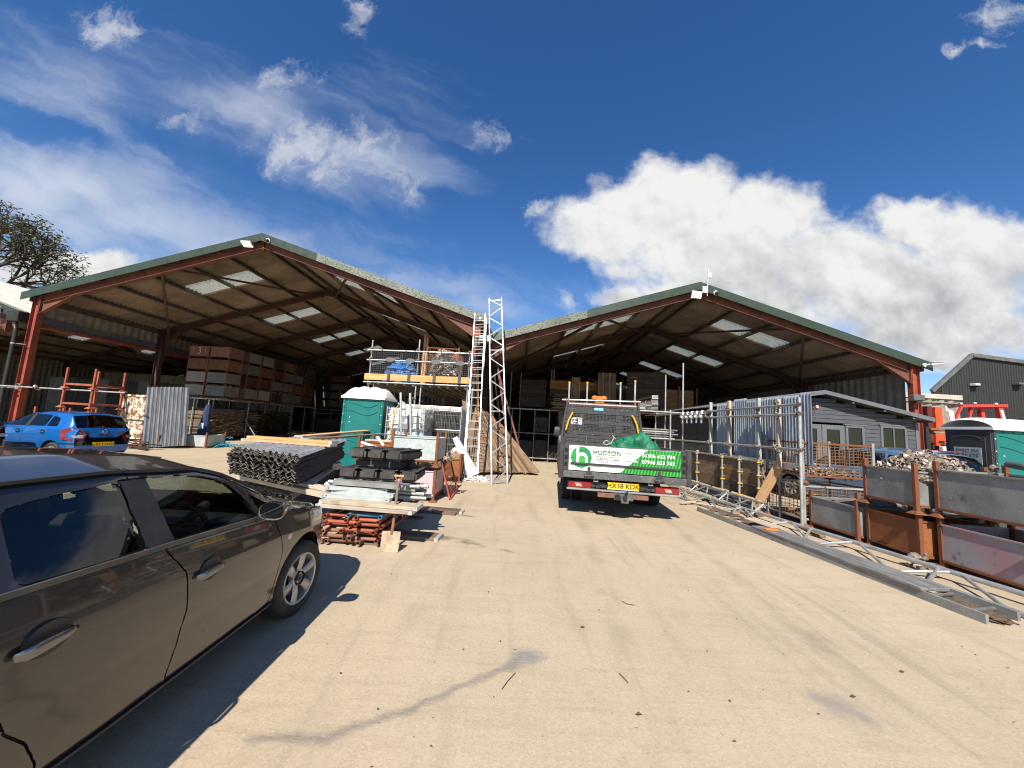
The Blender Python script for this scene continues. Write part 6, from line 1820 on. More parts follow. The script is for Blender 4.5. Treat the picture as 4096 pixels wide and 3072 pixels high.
# ------------------------------------------------------------------ scaffold platform, ladder, tower, leaning boards
def build_platform():
    t = thing('scaffold_platform', 'raised scaffold platform with guard rails and a fresh toe board in the tall shed', 'scaffold', (-3.6, 12.8, 0))
    y0, y1 = 12.8, 17.6; zd = 2.86
    for x in (-5.30, -3.64, -1.84):
        zt = 4.33 if x < -5 else (4.44 if x < -3 else 4.0)
        tube('standard', (x, y0, 0), (x-.0, y0, zt), M_galv, t, .027, 12)
        tube('standard', (x, y1, 0), (x, y1, 4.2), M_galv, t, .027, 10)
        tube('standard', (x+.16, y0+.06, 0), (x+.16, y0+.06, zd-.02), M_galv, t, .027, 10)
    for z in (3.97, 3.62): tube('guard_rail', (-5.42, y0-.06, z), (-1.70, y0-.06, z+.06), M_galv, t, .027, 12)
    tube('ledger', (-5.46, y0-.07, zd-.02), (-1.70, y0-.07, zd+.03), M_galv, t, .027, 12)
    tube('ledger', (-5.46, y1, zd-.02), (-1.70, y1, zd+.02), M_galv, t, .027, 10)
    for k in range(12):
        x = -5.2+k*.30
        tube('transom', (x, y0-.18, zd-.075), (x, y1+.1, zd-.075), M_galv, t, .027, 8)
    for k in range(20):
        y = y0+.08+k*.238
        beam('deck_board', (-5.40, y, zd-.02), (-1.74, y, zd-.02), .225, .04, M_wood_old, t)
    beam('toe_board', (-5.42, y0-.115, 3.02), (-1.80, y0-.115, 3.075), .04, .22, M_wood_new, t, bev=.004)
    for x, s in ((-5.1, 1), (-3.45, 1)):
        for y in range(1):
            a0, a1 = Vector((x, y0+.1, zd-.16)), Vector((x, y1, zd-.16))
            lt = MB(); 
            lt.cyl(a0, a1, .024, 8); lt.cyl(a0-Vector((0, 0, .42)), a1-Vector((0, 0, .42)), .024, 8)
            n = 14
            for k in range(n):
                p = a0.lerp(a1, k/n); q = a0.lerp(a1, (k+1)/n)
                if k % 2: p = p-Vector((0, 0, .42))
                else: q = q-Vector((0, 0, .42))
                lt.cyl(p, q, .015, 6)
            lt.obj('lattice_girder', M_galv_dark, t, Matrix(), smooth=True)
    b = MB()
    for (x, z) in ((-5.3, 3.97), (-5.3, 3.62), (-3.64, 4.0), (-3.64, 3.65), (-1.84, 4.03), (-1.84, 3.68), (-5.3, 2.84), (-3.64, 2.86), (-1.84, 2.88), (-3.64, 2.3)):
        coupler(b, T(x, y0-.03, z) @ RX(.4) @ RZ(x), 1.35)
    b.obj('coupler', M_fit, t, Matrix(), smooth=True)
    # brick guards
    for k, (x0, w) in enumerate(((-5.20, 1.02), (-4.25, .62), (-3.58, .95), (-2.62, .80))):
        g = thing('brick_guard', 'black wire brick guard hooked on the platform rail, %s from the toilet end' % ORD[k], 'brick guard', (x0, y0-.1, 3.0), group='brick guards on the platform')
        b = MB(); mesh_panel(b, (x0, y0-.095, 3.10), (1, 0, .016), (0, .03, 1), w, .80, int(w/.07), 11, .009); b.obj('mesh', M_brickguard, g, Matrix())
        b = MB(); xm = x0+w*.62
        b.box((xm-.055, y0-.165, 2.93), (xm+.045, y0-.14, 3.26)); b.obj('toe_clip', M_brickguard, g, Matrix(), bev=.02)
        b = MB(); n = 20; b.add([(xm-.02+.17*math.cos(2*math.pi*i/n)*(abs(math.cos(2*math.pi*i/n))**-.2 if abs(math.cos(2*math.pi*i/n)) > .1 else 1), y0-.107, 3.66+.075*math.sin(2*math.pi*i/n)) for i in range(n)], [tuple(range(n))]); b.obj('badge_plate', mat('grey_badge%d' % k, (.12, .12, .12), None, .5), g, Matrix())
        b = MB(); b.path([(x0+w*.3, y0-.10, 3.9), (x0+w*.3, y0-.12, 4.03), (x0+w*.3, y0-.0, 4.03)], .01, 6); b.path([(x0+w*.8, y0-.10, 3.9), (x0+w*.8, y0-.12, 4.03), (x0+w*.8, y0-.0, 4.03)], .01, 6); b.obj('hook', M_brickguard, g, Matrix())
    # load on the platform: tarpaulin, cage of fittings, timbers
    g = thing('tarpaulin_bundle', 'crumpled bright blue tarpaulin behind the brick guards on the platform', 'tarpaulin', (-4.32, 13.25, 2.86))
    heap(g, 'tarpaulin', M_bluecloth, T(-4.32, 13.30, 2.86), (.60, .38, .88), 3, .14, 3)
    cg = thing('cage_stillage', 'rusty cage full of couplers on the raised platform', 'stillage', (-2.85, 13.6, 2.86), group='cage stillages')
    cage_parts(cg, -3.42, -2.30, 13.15, 14.05, 2.86, 1.44, M_rust, M_cage_rust, M_rust, 12, 10)
    fittings_heap('coupler_heap', 'heap of shiny couplers filling the cage on the platform', -3.38, -2.34, 13.18, 14.0, 3.0, 1.25, 260, 31, 1.5, M_fitbright)
    for (x, lab) in ((-4.15, 'taller timber post standing up behind the platform'), (-4.05, 'shorter timber post beside the taller one behind the platform')):
        o = link('timber_post', box_mesh(2.3 if x < -4.1 else 2.2, .075, .05, M_wood_new), None, axis((x+.08, 15.0, 2.9), (x+.1, 15.0, 5.05 if x < -4.1 else 4.95), (0, 1, 0))); tag(o, lab, 'post', 'timber posts behind the platform')
    t2 = thing('steel_bin', 'dark red steel bin behind the cage on the platform', 'bin', (-3.0, 14.8, 2.86)); b = MB(); b.box((-3.4, 14.4, 2.88), (-2.5, 15.2, 4.3)); b.obj('shell', M_redmach, t2, Matrix(), bev=.02)

def cage_parts(t, x0, x1, y0, y1, z0, H, mpost, mwire, mrail, nw, nh, floor=True, half=False, openside=None):
    for x in (x0, x1):
        for y in (y0, y1):
            b = MB(); b.box((x-.025, y-.025, z0), (x+.025, y+.025, z0+H)); po = b.obj('corner_post', mpost, t, Matrix(), bev=.004)
            b = MB(); b.add([(x-.08, y-.08, z0), (x+.08, y-.08, z0), (x+.08, y+.08, z0), (x-.08, y+.08, z0), (x-.03, y-.03, z0+.06), (x+.03, y-.03, z0+.06), (x+.03, y+.03, z0+.06), (x-.03, y+.03, z0+.06)], [(0, 1, 5, 4), (1, 2, 6, 5), (2, 3, 7, 6), (3, 0, 4, 7), (0, 3, 2, 1)]); b.obj('foot_cup', M_rust, po, Matrix())
    zb, zt = z0+.14, z0+H-.06
    for nm, (p, q) in (('front', ((x0, y0), (x1, y0))), ('back', ((x0, y1), (x1, y1))), ('a', ((x0, y0), (x0, y1))), ('b', ((x1, y0), (x1, y1)))):
        if openside == nm: continue
        p3, q3 = Vector((*p, zb)), Vector((*q, zb)); d = q3-p3
        b = MB(); b.bar((*p, zb), (*q, zb), .04, .035); b.bar((*p, zt), (*q, zt), .04, .035); ro = b.obj('side_rail', mrail, t, Matrix())
        b = MB(); mesh_panel(b, p3, d, (0, 0, 1), d.length, zt-zb, nw if nm in ('front', 'back') else int(nw*.85), nh, .006); b.obj('side_mesh', mwire, t, Matrix())
    if floor:
        b = MB(); b.box((x0, y0, zb-.02), (x1, y1, zb-.005)); b.obj('floor_plate', M_rust, t, Matrix())

def build_ladders():
    for k, (b0, b1, t0, t1, lab) in enumerate((((-1.46, 10.76, .0), (-1.09, 10.86, 0), (-1.78, 12.85, 5.50), (-1.42, 12.9, 5.55), 'aluminium pole ladder leaning on the valley column, the front one of the pair'),
                                             ((-1.53, 10.84, .0), (-1.13, 10.95, 0), (-1.77, 12.98, 5.34), (-1.37, 13.02, 5.40), 'aluminium pole ladder tucked close behind the front ladder'))):
        t = thing('ladder', lab, 'ladder', b0, group='ladders on the valley column')
        b0, b1, t0, t1 = map(Vector, (b0, b1, t0, t1))
        for p, q in ((b0, t0), (b1, t1)): beam('stile', p, q, .026, .05, M_aludull, t, up=(0, -1, .3))
        n = 21
        for i in range(n):
            u = (i+.7+.25*k)/(n+.9)
            tube('rung', b0.lerp(t0, u), b1.lerp(t1, u), M_aludull, t, .012, 8, False)
    lattice('lattice_beam', 'tall aluminium lattice beam leaning upright before the shed valley', (-.65, 10.43, .0), (-1.32, 12.9, 6.08), (-.22, 10.74, 0.0), (-.88, 12.9, 6.15), 16, M_alu, ends=(.15, 5.33, 10.67, 15.75), rc=.029, rb=.02)
    # downpipe on the valley column and the gutter chute
    g = thing('downpipe', 'black downpipe behind the ladders at the shed valley', 'downpipe', (-1.66, 13.2, 0))
    b = MB(); b.path([(-1.3, 13.25, 4.65), (-1.45, 13.22, 4.25), (-1.68, 13.2, 4.0), (-1.68, 13.2, 0)], .075, 12); b.obj('pipe', M_black, g, Matrix(), smooth=True)
    b = MB(); b.box((-1.60, 13.0, 4.55), (-1.15, 13.4, 4.78)); b.obj('hopper', M_galvpale, g, Matrix(), bev=.02)

def build_leaning_boards():
    rr = random.Random(21)
    n = 36
    for k in range(n):
        u = k/(n-1)
        bx = -1.22+u*1.98; by = 12.02+.98*min(1, u*1.35)+rr.uniform(-.04, .04)
        L = 2.75-.55*u+rr.uniform(-.25, .15)
        lean = -.30-.42*u + rr.uniform(-.02, .02)      # towards the column
        tz = L*math.cos(lean*.9)
        p0 = Vector((bx, by, .0)); p1 = Vector((bx+L*math.sin(lean), 13.33+.25*u+rr.uniform(-.05, .05)-.0, tz*.965))
        rot = rr.uniform(.7, 1.2) if u < .25 else rr.uniform(.25, .5)
        up = Vector((math.cos(rot*1.2), -math.sin(rot*1.2), 0))
        m = rr.choice([M_wood_mid, M_wood_mid, M_wood_old])
        w = .225
        p0.z = abs(up.z)*.02+.012+.10*abs((p1-p0).normalized().x)*.9
        o = link('scaffold_board', box_mesh(round(L, 1), w, .04, m, .003), None, axis(p0, p1, up))
        where = 'nearest the ladder foot' if k == 0 else ('nearest the truck' if k == n-1 else '%s from the ladder foot' % ORD[k] if k < 18 else '%s from the truck side' % ORD[n-1-k])
        tag(o, 'used scaffold board leaning in the row behind the lattice beam, %s' % where, 'scaffold board', 'scaffold boards leaning at the shed valley')
    # dark and red odds behind
    for k, (a, c, m, lab) in enumerate((((-.15, 13.6, 0), (-1.0, 13.9, 4.2), M_frame, 'long red steel section leaning behind the boards'), ((-.4, 13.7, 0), (-1.1, 14.0, 4.0), M_wood_dark, 'long dark timber leaning behind the boards'),
                                        ((-.75, 13.6, 0), (-1.25, 13.9, 4.4), M_wood_dark, 'long blackened timber leaning nearest the valley column'), ((.35, 13.7, .0), (-.85, 14.1, 3.5), M_frame, 'red painted tube frame leaning outermost behind the boards'))):
        o = link('leaning_bar', box_mesh(round((Vector(c)-Vector(a)).length, 1), .07, .05, m), None, axis(a, c, (0, -1, 0))); tag(o, lab, 'bar')
    o = link('timber_post', box_mesh(2.2, .07, .04, M_wood_new), None, axis((-1.42, 13.1, 1.6), (-1.62, 13.2, 3.72), (0, -1, 0))); tag(o, 'slim pale batten standing high behind the ladder', 'batten')
build_platform(); build_ladders(); build_leaning_boards()
# ------------------------------------------------------------------ right of the drive: tube fence, cabin, cages, bins, ladders
XF = 5.6
def build_tube_fence():
    t = thing('tube_fence', 'scaffold tube fence along the drive holding boards on edge and corrugated iron', 'fence', (XF, 10, 0))
    def rail(y0, z0, y1, z1, m=M_galv, x=XF-.05): tube('rail', (x, y0, z0), (x, y1, z1), m, t, .027, 12)
    rail(15.5, 2.38, 7.55, 2.39); rail(11.2, 2.21, 7.6, 2.195); rail(14.0, 1.476, 7.6, 1.49); rail(12.6, 1.155, 8.7, 1.145); rail(12.6, .20, 8.95, .20)
    for y in (11.70, 10.28, 9.50, 8.75): tube('upright', (XF-.1, y, 0), (XF-.1, y, 1.20), M_galv, t, .027, 12)
    for y, z in ((14.5, 3.95), (12.95, 4.15)): tube('upright', (XF-.0, y, 0), (XF-.0, y, z), M_galv, t, .027, 12)
    tube('upright', (XF-.02, 7.57, 0), (XF-.02, 7.57, 2.53), M_galv, t, .03, 12)
    for k, (y, z) in enumerate(((11.12, 2.66), (10.14, 2.64), (8.91, 2.62), (8.24, 2.55))):
        beam('timber_upright', (XF+.02, y, 1.05), (XF+.02, y, z), .07, .07, M_wood_pale if k % 2 else M_galvpale, t)
        tube('upright', (XF+.1, y+.12, 0), (XF+.1, y+.12, 2.3), M_galv_dark, t, .027, 8)
    b = MB()
    for y in (11.7, 10.28, 9.5, 8.75):
        for z in (1.15, .20, .85, .56): coupler(b, T(XF-.07, y, z) @ RX(y) @ RZ(z), 1.3)
    for y in (11.1, 10.1, 8.9, 8.2, 7.57):
        for z in (2.38, 2.2, 1.48): coupler(b, T(XF-.03, y, z) @ RX(y*3) @ RZ(z*2), 1.3)
    b.obj('coupler', M_fit, t, Matrix(), smooth=True)
    b = MB()
    for y in (11.7, 10.28, 9.5, 8.75):
        for z in (.28, .56, .84, 1.13): b.box((XF-.16, y-.05, z-.012), (XF-.05, y-.015, z+.012))
    b.obj('yellow_clip', M_yellow, t, Matrix())
    # boards on edge behind the uprights, two lengths
    for j, (y0, y1, w) in enumerate(((8.70, 10.62, 'near'), (10.64, 12.62, 'far'))):
        for k in range(3):
            z = .29+.288*k
            o = link('scaffold_board', box_mesh(round(y1-y0, 2), .045, .275, M_wood_mid if (k+j) % 3 else M_wood_old, .004), None, axis((XF-.02, y0, z+.14), (XF-.02, y1, z+.14)))
            tag(o, 'scaffold board on edge in the tube fence, %s row, %s end' % (('lowest', 'middle', 'top')[k], w), 'scaffold board', 'boards on edge in the tube fence')
    # corrugated iron sheets behind the rails
    yb = [(11.05, 10.28, 2.60), (10.14, 9.60, 2.68), (9.62, 8.92, 2.61), (8.94, 8.30, 2.63), (8.32, 7.80, 2.62), (7.85, 7.56, 2.66), (10.4, 10.1, 2.55)]
    for k, (ya, yb_, zt) in enumerate(yb):
        L = round(zt-1.20, 2); w = round(ya-yb_, 2)
        me = corr_mesh(L, w, M_galvcorr, pitch=.09, amp=.024, t=.004, seg=6)
        M = Matrix(((0, 0, -1, XF+.16+.012*k), (0, 1, 0, yb_), (1, 0, 0, 1.20), (0, 0, 0, 1)))
        o = link('corrugated_iron_sheet', me, None, M)
        tag(o, 'galvanised corrugated iron sheet upright behind the tube rails, %s from the cabin doors' % ORD[[5, 3, 2, 1, 0][0] if False else k] if False else 'upright corrugated iron sheet behind the tube rails, %s counted from the truck' % ORD[[0, 2, 3, 4, 5, 6, 1][k]], 'iron sheet', 'corrugated iron sheets behind the rails')
    # couplers hung on the top rail
    for k in range(5):
        y = 12.85-.33*k
        t2 = thing('hung_coupler', 'coupler with a tube stub hung on the top rail, %s from the tall pole' % ORD[k], 'coupler', (XF-.05, y, 2.3), group='couplers hung on the top rail')
        b = MB(); coupler(b, T(XF-.05, y, 2.33) @ RX(1.2), 1.9); coupler(b, T(XF-.07, y-.07, 2.27) @ RY(.9), 1.5); b.obj('jaw', M_galv, t2, Matrix(), smooth=True)
        tube('stub', (XF-.06, y, 2.30), (XF-.06, y, 2.05), M_alu, t2, .03, 10)
    # tubes on a bracket and board ends beyond the truck
    rr = random.Random(3)
    k = 0
    for row in range(5):
        for j in range(4):
            z = 1.50+row*.075+rr.uniform(-.01, .01); y = 13.15+j*.16
            x1 = 5.50+rr.uniform(-.25, .05)
            o = link('scaffold_tube', tube_mesh(2.2, .029, M_galv_dark if (row+j) % 3 else M_galv, 10), None, axis((x1-2.2, y+.02, z), (x1, y, z)))
            tag(o, 'short scaffold tube in the bundle stacked behind the truck bed', 'tube', 'tubes stacked behind the truck'); k += 1
    tr = thing('tube_rack', 'low scaffold rack behind the truck carrying tubes and board ends', 'rack', (4.8, 13.7, 0))
    for x in (3.6, 5.2):
        for y in (13.0, 14.4): tube('upright', (x, y, 0), (x, y, 2.5), M_galv, tr, .027, 10)
        tube('bearer', (x, 12.95, 1.45), (x, 14.5, 1.45), M_galv_dark, tr, .027, 8); tube('bearer', (x, 12.95, 2.38), (x, 15.6, 2.38), M_galv, tr, .027, 8)
    for y in (13.0, 14.4): tube('ledger', (3.3, y, 2.41), (5.6, y, 2.41), M_galv, tr, .027, 10)
    for c, (x, n) in enumerate(((4.55, 8), (4.79, 9), (5.02, 14))):
        for i in range(n):
            o = link('scaffold_board', box_mesh(2.4, .225, .04, M_wood_dark if i % 3 else M_wood_old, .003), None, axis((x+rr.uniform(-.01, .01), 14.0+rr.uniform(-.03, .04), 2.465+i*.045), (x, 16.4, 2.465+i*.045)))
            tag(o, 'dark scaffold board end in the stepped stack above the tube bundle, %s column' % ('lowest', 'middle', 'tallest')[c], 'scaffold board', 'stepped board stack behind the truck')
            link('end_band', box_mesh(.04, .229, .043, M_steelband), o, WM[o.name] @ T(-1.2+.02, 0, 0))

def build_cabin():
    t = thing('timber_cabin', 'grey painted timber cabin with glazed doors under the lower shed', 'cabin', (9.9, 12.65, 0))
    yw, yb = 12.65, 18.5; x0, x1, xr = 6.68, 13.14, 9.91
    s = (3.378-2.67)/(13.31-9.91)
    def roofz(x): return 3.378-.10-s*abs(x-xr)
    # boards of the gable, cut round openings
    openings = [(9.28, 10.74, 0, 2.28), (10.80, 11.40, 0, 2.30), (11.93, 12.78, 1.35, 2.36)]
    h = .135; z = .05
    while z < 3.2:
        zt = z+h
        # run of x where the board is under the roof
        hw = (3.378-.16-z-h*.5)/s
        xa, xb = max(x0, xr-hw), min(x1, xr+hw)
        if xb-xa < .3: break
        segs = [(xa, xb)]
        for (a, c, z0, z1) in openings:
            if z0 < z+h*.5 < z1:
                ns = []
                for (p, q) in segs:
                    if c <= p or a >= q: ns.append((p, q))
                    else:
                        if a-p > .03: ns.append((p, a))
                        if q-c > .03: ns.append((c, q))
                segs = ns
        for (p, q) in segs:
            b = MB(); b.prism([(0, 0), (.028, .012), (.028, h-.006), (.012, h)], 0, q-p, Matrix(((0, 1, 0, p), (-1, 0, 0, yw+.02), (0, 0, 1, z), (0, 0, 0, 1))))
            b.obj('wall_board', M_cabin, t, Matrix())
        z += h
    # long side facing the drive
    z = .05
    while z < 2.5:
        b = MB(); b.box((x0, yw+.03, z), (x0+.045, yb, z+h-.008)); b.obj('wall_board', M_cabin, t, Matrix()); z += h
    b = MB(); b.box((x0+.05, yw+.05, 0), (x0+.08, yb, 2.5)); b.box((x1-.08, yw+.03, 0), (x1, yb, 2.5)); b.box((x0, yb, 0), (x1, yb+.05, 2.6)); b.obj('inner_wall', M_cabin, t, Matrix())
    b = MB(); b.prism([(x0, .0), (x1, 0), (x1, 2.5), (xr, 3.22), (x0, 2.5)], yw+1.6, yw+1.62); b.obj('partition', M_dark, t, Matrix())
    b = MB(); b.box((x0, yw-.02, 0), (x0+.1, yw+.03, 2.5)); b.box((x1-.08, yw-.03, 0), (x1+.02, yw+.05, 2.5)); b.obj('corner_board', M_cabin_trim, t, Matrix())
    # roof slabs with deep verge
    for sd in (-1, 1):
        xe = xr+sd*3.40
        b = MB(); zt, zb = 3.378, 3.378-s*3.40
        b.prism([(xr, zt-.03), (xe, zb-.03), (xe, zb-.09), (xr, zt-.09)], 12.3, yb+.3); b.obj('roof_deck', M_boardgrey, t, Matrix())
        b = MB(); b.prism([(xr, zt), (xe+sd*.02, zb), (xe+sd*.02, zb-.12), (xr, zt-.12)], 12.27, 12.298); b.obj('barge_board', M_cabin_trim, t, Matrix())
        b = MB(); b.prism([(xr, zt+.012), (xe+sd*.04, zb+.012), (xe+sd*.04, zb-.02), (xr, zt-.02)], 12.29, yb+.32); b.obj('roof_felt', mat('roof_felt%d' % sd, (.16, .165, .17), (.12, .12, .125), .85, 0, 20), t, Matrix())
        b = MB(); b.box((min(xe, xe-sd*.03), 12.3, zb-.14), (max(xe, xe-sd*.03), yb+.3, zb-.03)); b.obj('eave_board', M_cabin_trim, t, Matrix())
        for q in (.9, 1.9, 2.8):
            b = MB(); xx = xr+sd*q; b.box((xx-.03, 12.31, roofz(xx)-.09), (xx+.03, 12.64, roofz(xx)+.0)); b.obj('rafter_end', M_cabin_trim, t, Matrix())
    # windows and doors
    def window(xa, xc, z0, z1, panes, nm='window'):
        b = MB(); f = .075; y = yw-.02
        b.box((xa, y-.015, z1-f), (xc, y+.05, z1)); b.box((xa, y-.015, z0), (xc, y+.05, z0+f)); b.box((xa, y-.015, z0+f), (xa+f, y+.05, z1-f)); b.box((xc-f, y-.015, z0+f), (xc, y+.05, z1-f))
        o = b.obj(nm, M_cabin_trim, t, Matrix(), bev=.004)
        n = panes; wd = (xc-xa-2*f)/n
        for k in range(n):
            g = MB(); g.box((xa+f+k*wd+.018, y+.012, z0+f+.01), (xa+f+(k+1)*wd-.018, y+.018, z1-f-.01)); g.obj('pane', M_winglass, o, Matrix())
            if k:
                g = MB(); g.box((xa+f+k*wd-.018, y-.005, z0+f), (xa+f+k*wd+.018, y+.03, z1-f)); g.obj('mullion', M_cabin_trim, o, Matrix())
        b = MB(); b.box((xa-.05, y-.03, z1), (xc+.05, y+.02, z1+.045)); b.obj('head_trim', M_cabin_trim, o, Matrix())
        return o
    window(11.93, 12.78, 1.35, 2.36, 2); window(10.80, 11.40, .35, 2.30, 1)
    for k, (xa, xc) in enumerate(((9.28, 10.0), (10.02, 10.74))):
        b = MB(); y = yw-.02; f = .15
        b.box((xa, y-.02, .08), (xc, y+.03, .55)); b.box((xa, y-.02, 2.13), (xc, y+.03, 2.28)); b.box((xa, y-.02, .55), (xa+f, y+.03, 2.13)); b.box((xc-f, y-.02, .55), (xc, y+.03, 2.13))
        o = b.obj('door', M_cabin_trim, t, Matrix(), bev=.004)
        g = MB(); g.box((xa+f, y+.0, .55), (xc-f, y+.006, 2.13)); g.obj('pane', M_winglass, o, Matrix())
        g = MB(); xx = xc-.07 if k == 0 else xa+.07; g.box((xx-.015, y-.06, 1.02), (xx+.015, y-.02, 1.2)); g.obj('handle', M_black, o, Matrix(), bev=.005)
    b = MB(); b.box((9.5, yw+1.2, .7), (12.8, yw+1.5, 1.6)); b.obj('counter', M_wood_dark, t, Matrix())
    for (x, z) in ((9.62, 2.02), (11.05, 2.0)):
        b = MB(); b.box((x-.17, yw+.01, z-.04), (x+.12, yw+.013, z+.08)); b.obj('notice', M_signwhite, t, Matrix())
    # lamp over the doors
    l = thing('outdoor_lamp', 'black lamp with looped wire on the cabin gable', 'lamp', (9.45, 12.6, 2.72))
    b = MB(); b.box((9.35, 12.52, 2.62), (9.62, 12.58, 2.76)); b.obj('housing', M_black, l, Matrix(), bev=.01)
    b = MB(); b.path([(9.3, 12.56, 2.80), (9.32, 12.55, 2.66), (9.36, 12.55, 2.60)], .008, 5); b.path([(9.5, 12.56, 2.86), (9.72, 12.55, 2.80), (9.76, 12.55, 2.66), (9.66, 12.55, 2.60), (9.6, 12.55, 2.63)], .008, 5); b.path([(9.3, 12.56, 2.86), (9.6, 12.56, 2.84), (9.8, 12.56, 2.87)], .012, 6); b.obj('wire', M_black, l, Matrix())
    n = 16; b = MB(); b.lathe([(0, 0), (.055, .0), (.058, .02)], 18, T(9.88, 12.60, 2.86)); tag(b.obj('round_reflector', mat('pale_orange_disc', (.72, .42, .26), (.6, .3, .18), .5, 0, 20), None, Matrix(), smooth=True), 'pale orange round disc on the cabin gable beside the lamp', 'disc')

def build_cages_bins():
    x0, x1, y0, y1 = 5.73, 7.12, 7.72, 8.78
    c1 = thing('cage_stillage', 'lower of two rusty mesh cages beside the tube fence with timber offcuts inside', 'stillage', (6.4, 8.2, 0), group='cage stillages')
    cage_parts(c1, x0, x1, y0, y1, 0, .84, M_cagepost, M_cage_rust, M_cagepost, 15, 9)
    c2 = thing('cage_stillage', 'upper mesh cage with a rusty top rail beside the tube fence', 'stillage', (6.4, 8.2, .845), group='cage stillages')
    cage_parts(c2, x0-.01, x1-.01, y0, y1, .845, .85, M_cagepost, M_cage_rust, M_rust, 15, 11)
    fittings_heap('coupler_heap', 'thin scatter of couplers on the floor of the upper mesh cage', 5.95, 7.0, 7.85, 8.4, 1.0, .07, 30, 14)
    for k, (p, q, lab) in enumerate((((5.95, 7.85, .2), (6.02, 7.95, .62), 'upright timber offcut inside the lower mesh cage'), ((6.1, 7.84, .19), (6.16, 7.98, .60), 'second timber offcut leaning inside the lower mesh cage'), ((5.8, 8.0, .18), (6.9, 8.3, .19), 'timber offcut flat in the lower mesh cage'), ((5.78, 8.5, .19), (6.6, 8.2, .25), 'timber offcut lying crosswise in the lower mesh cage'))):
        o = link('timber_offcut', box_mesh(round((Vector(q)-Vector(p)).length, 2), .12, .045, M_wood_mid, .004), None, axis(p, q)); tag(o, lab, 'offcut')
    for k in range(3):
        o = link('scaffold_board', box_mesh(1.1, .22, .045, M_wood_mid, .004), None, axis((5.85, 8.1+.23*k, 1.01), (6.95, 8.12+.23*k, 1.01))); tag(o, 'short board on the floor of the upper mesh cage, %s from the front' % ORD[k], 'board', 'boards in the upper mesh cage')
    plank('single fresh plank leaning against the mesh cages', (5.46, 8.85, .06), (5.68, 8.28, 1.18), .20, .045, M_wood_new, up=(-.8, -.6, .2), band=False)
    # bins along the lattice beams; faces towards the drive
    bin_('empty grey steel bin standing low before the mesh cages', 5.80, 6.75, 6.63, 7.68, 0, .72, M_galvsheet)
    for (p, q, lab) in (((5.95, 7.5, .55), (6.7, 7.55, .56), 'pale offcut inside the low grey bin'), ((5.95, 7.3, .45), (6.72, 6.85, .72), 'brown board end slanting out of the low grey bin')):
        o = link('timber_offcut', box_mesh(.8, .24, .04, M_wood_old, .004), None, axis(p, q, (-1, 0, .6))); tag(o, lab, 'offcut')
    bin_('rust orange steel bin on the ground under the bin of couplers', 5.86, 6.85, 5.64, 6.54, 0, .73, M_rustplate, rotz=-.06)
    bin_('grey steel bin heaped with couplers on top of the rust orange bin', 5.84, 6.83, 5.64, 6.54, .70, .73, M_galvsheet, rotz=-.06)
    fittings_heap('coupler_heap', 'big heap of rusty couplers rising above the upper grey bin', 5.95, 6.80, 5.66, 6.50, 1.19, .34, 800, 77, 1.15)
    bin_('scuffed pink and grey steel bin on the ground at the frame edge', 5.98, 6.98, 4.28, 5.58, 0, .73, M_stainplate, rotz=-.02)
    bin_('dull grey steel bin on top of the scuffed one at the frame edge', 5.97, 6.97, 4.28, 5.58, .70, .78, M_galvsheet, rotz=-.02)
    o = link('scaffold_tube', tube_mesh(1.3, .047, M_galv_dark, 14), None, axis((6.78, 5.35, 1.50), (6.45, 4.15, 1.36))); tag(o, 'fat grey tube lying across the bin at the frame edge', 'tube')
    o = link('coupler', None or (lambda: (lambda b: (coupler(b, T(6.75, 5.53, 1.40) @ RX(.6), 1.1), b.mesh(M_fit, smooth=True))[1])(MB()))(), None, Matrix()); tag(o, 'lone coupler perched on the corner of the upper bin at the frame edge', 'coupler')

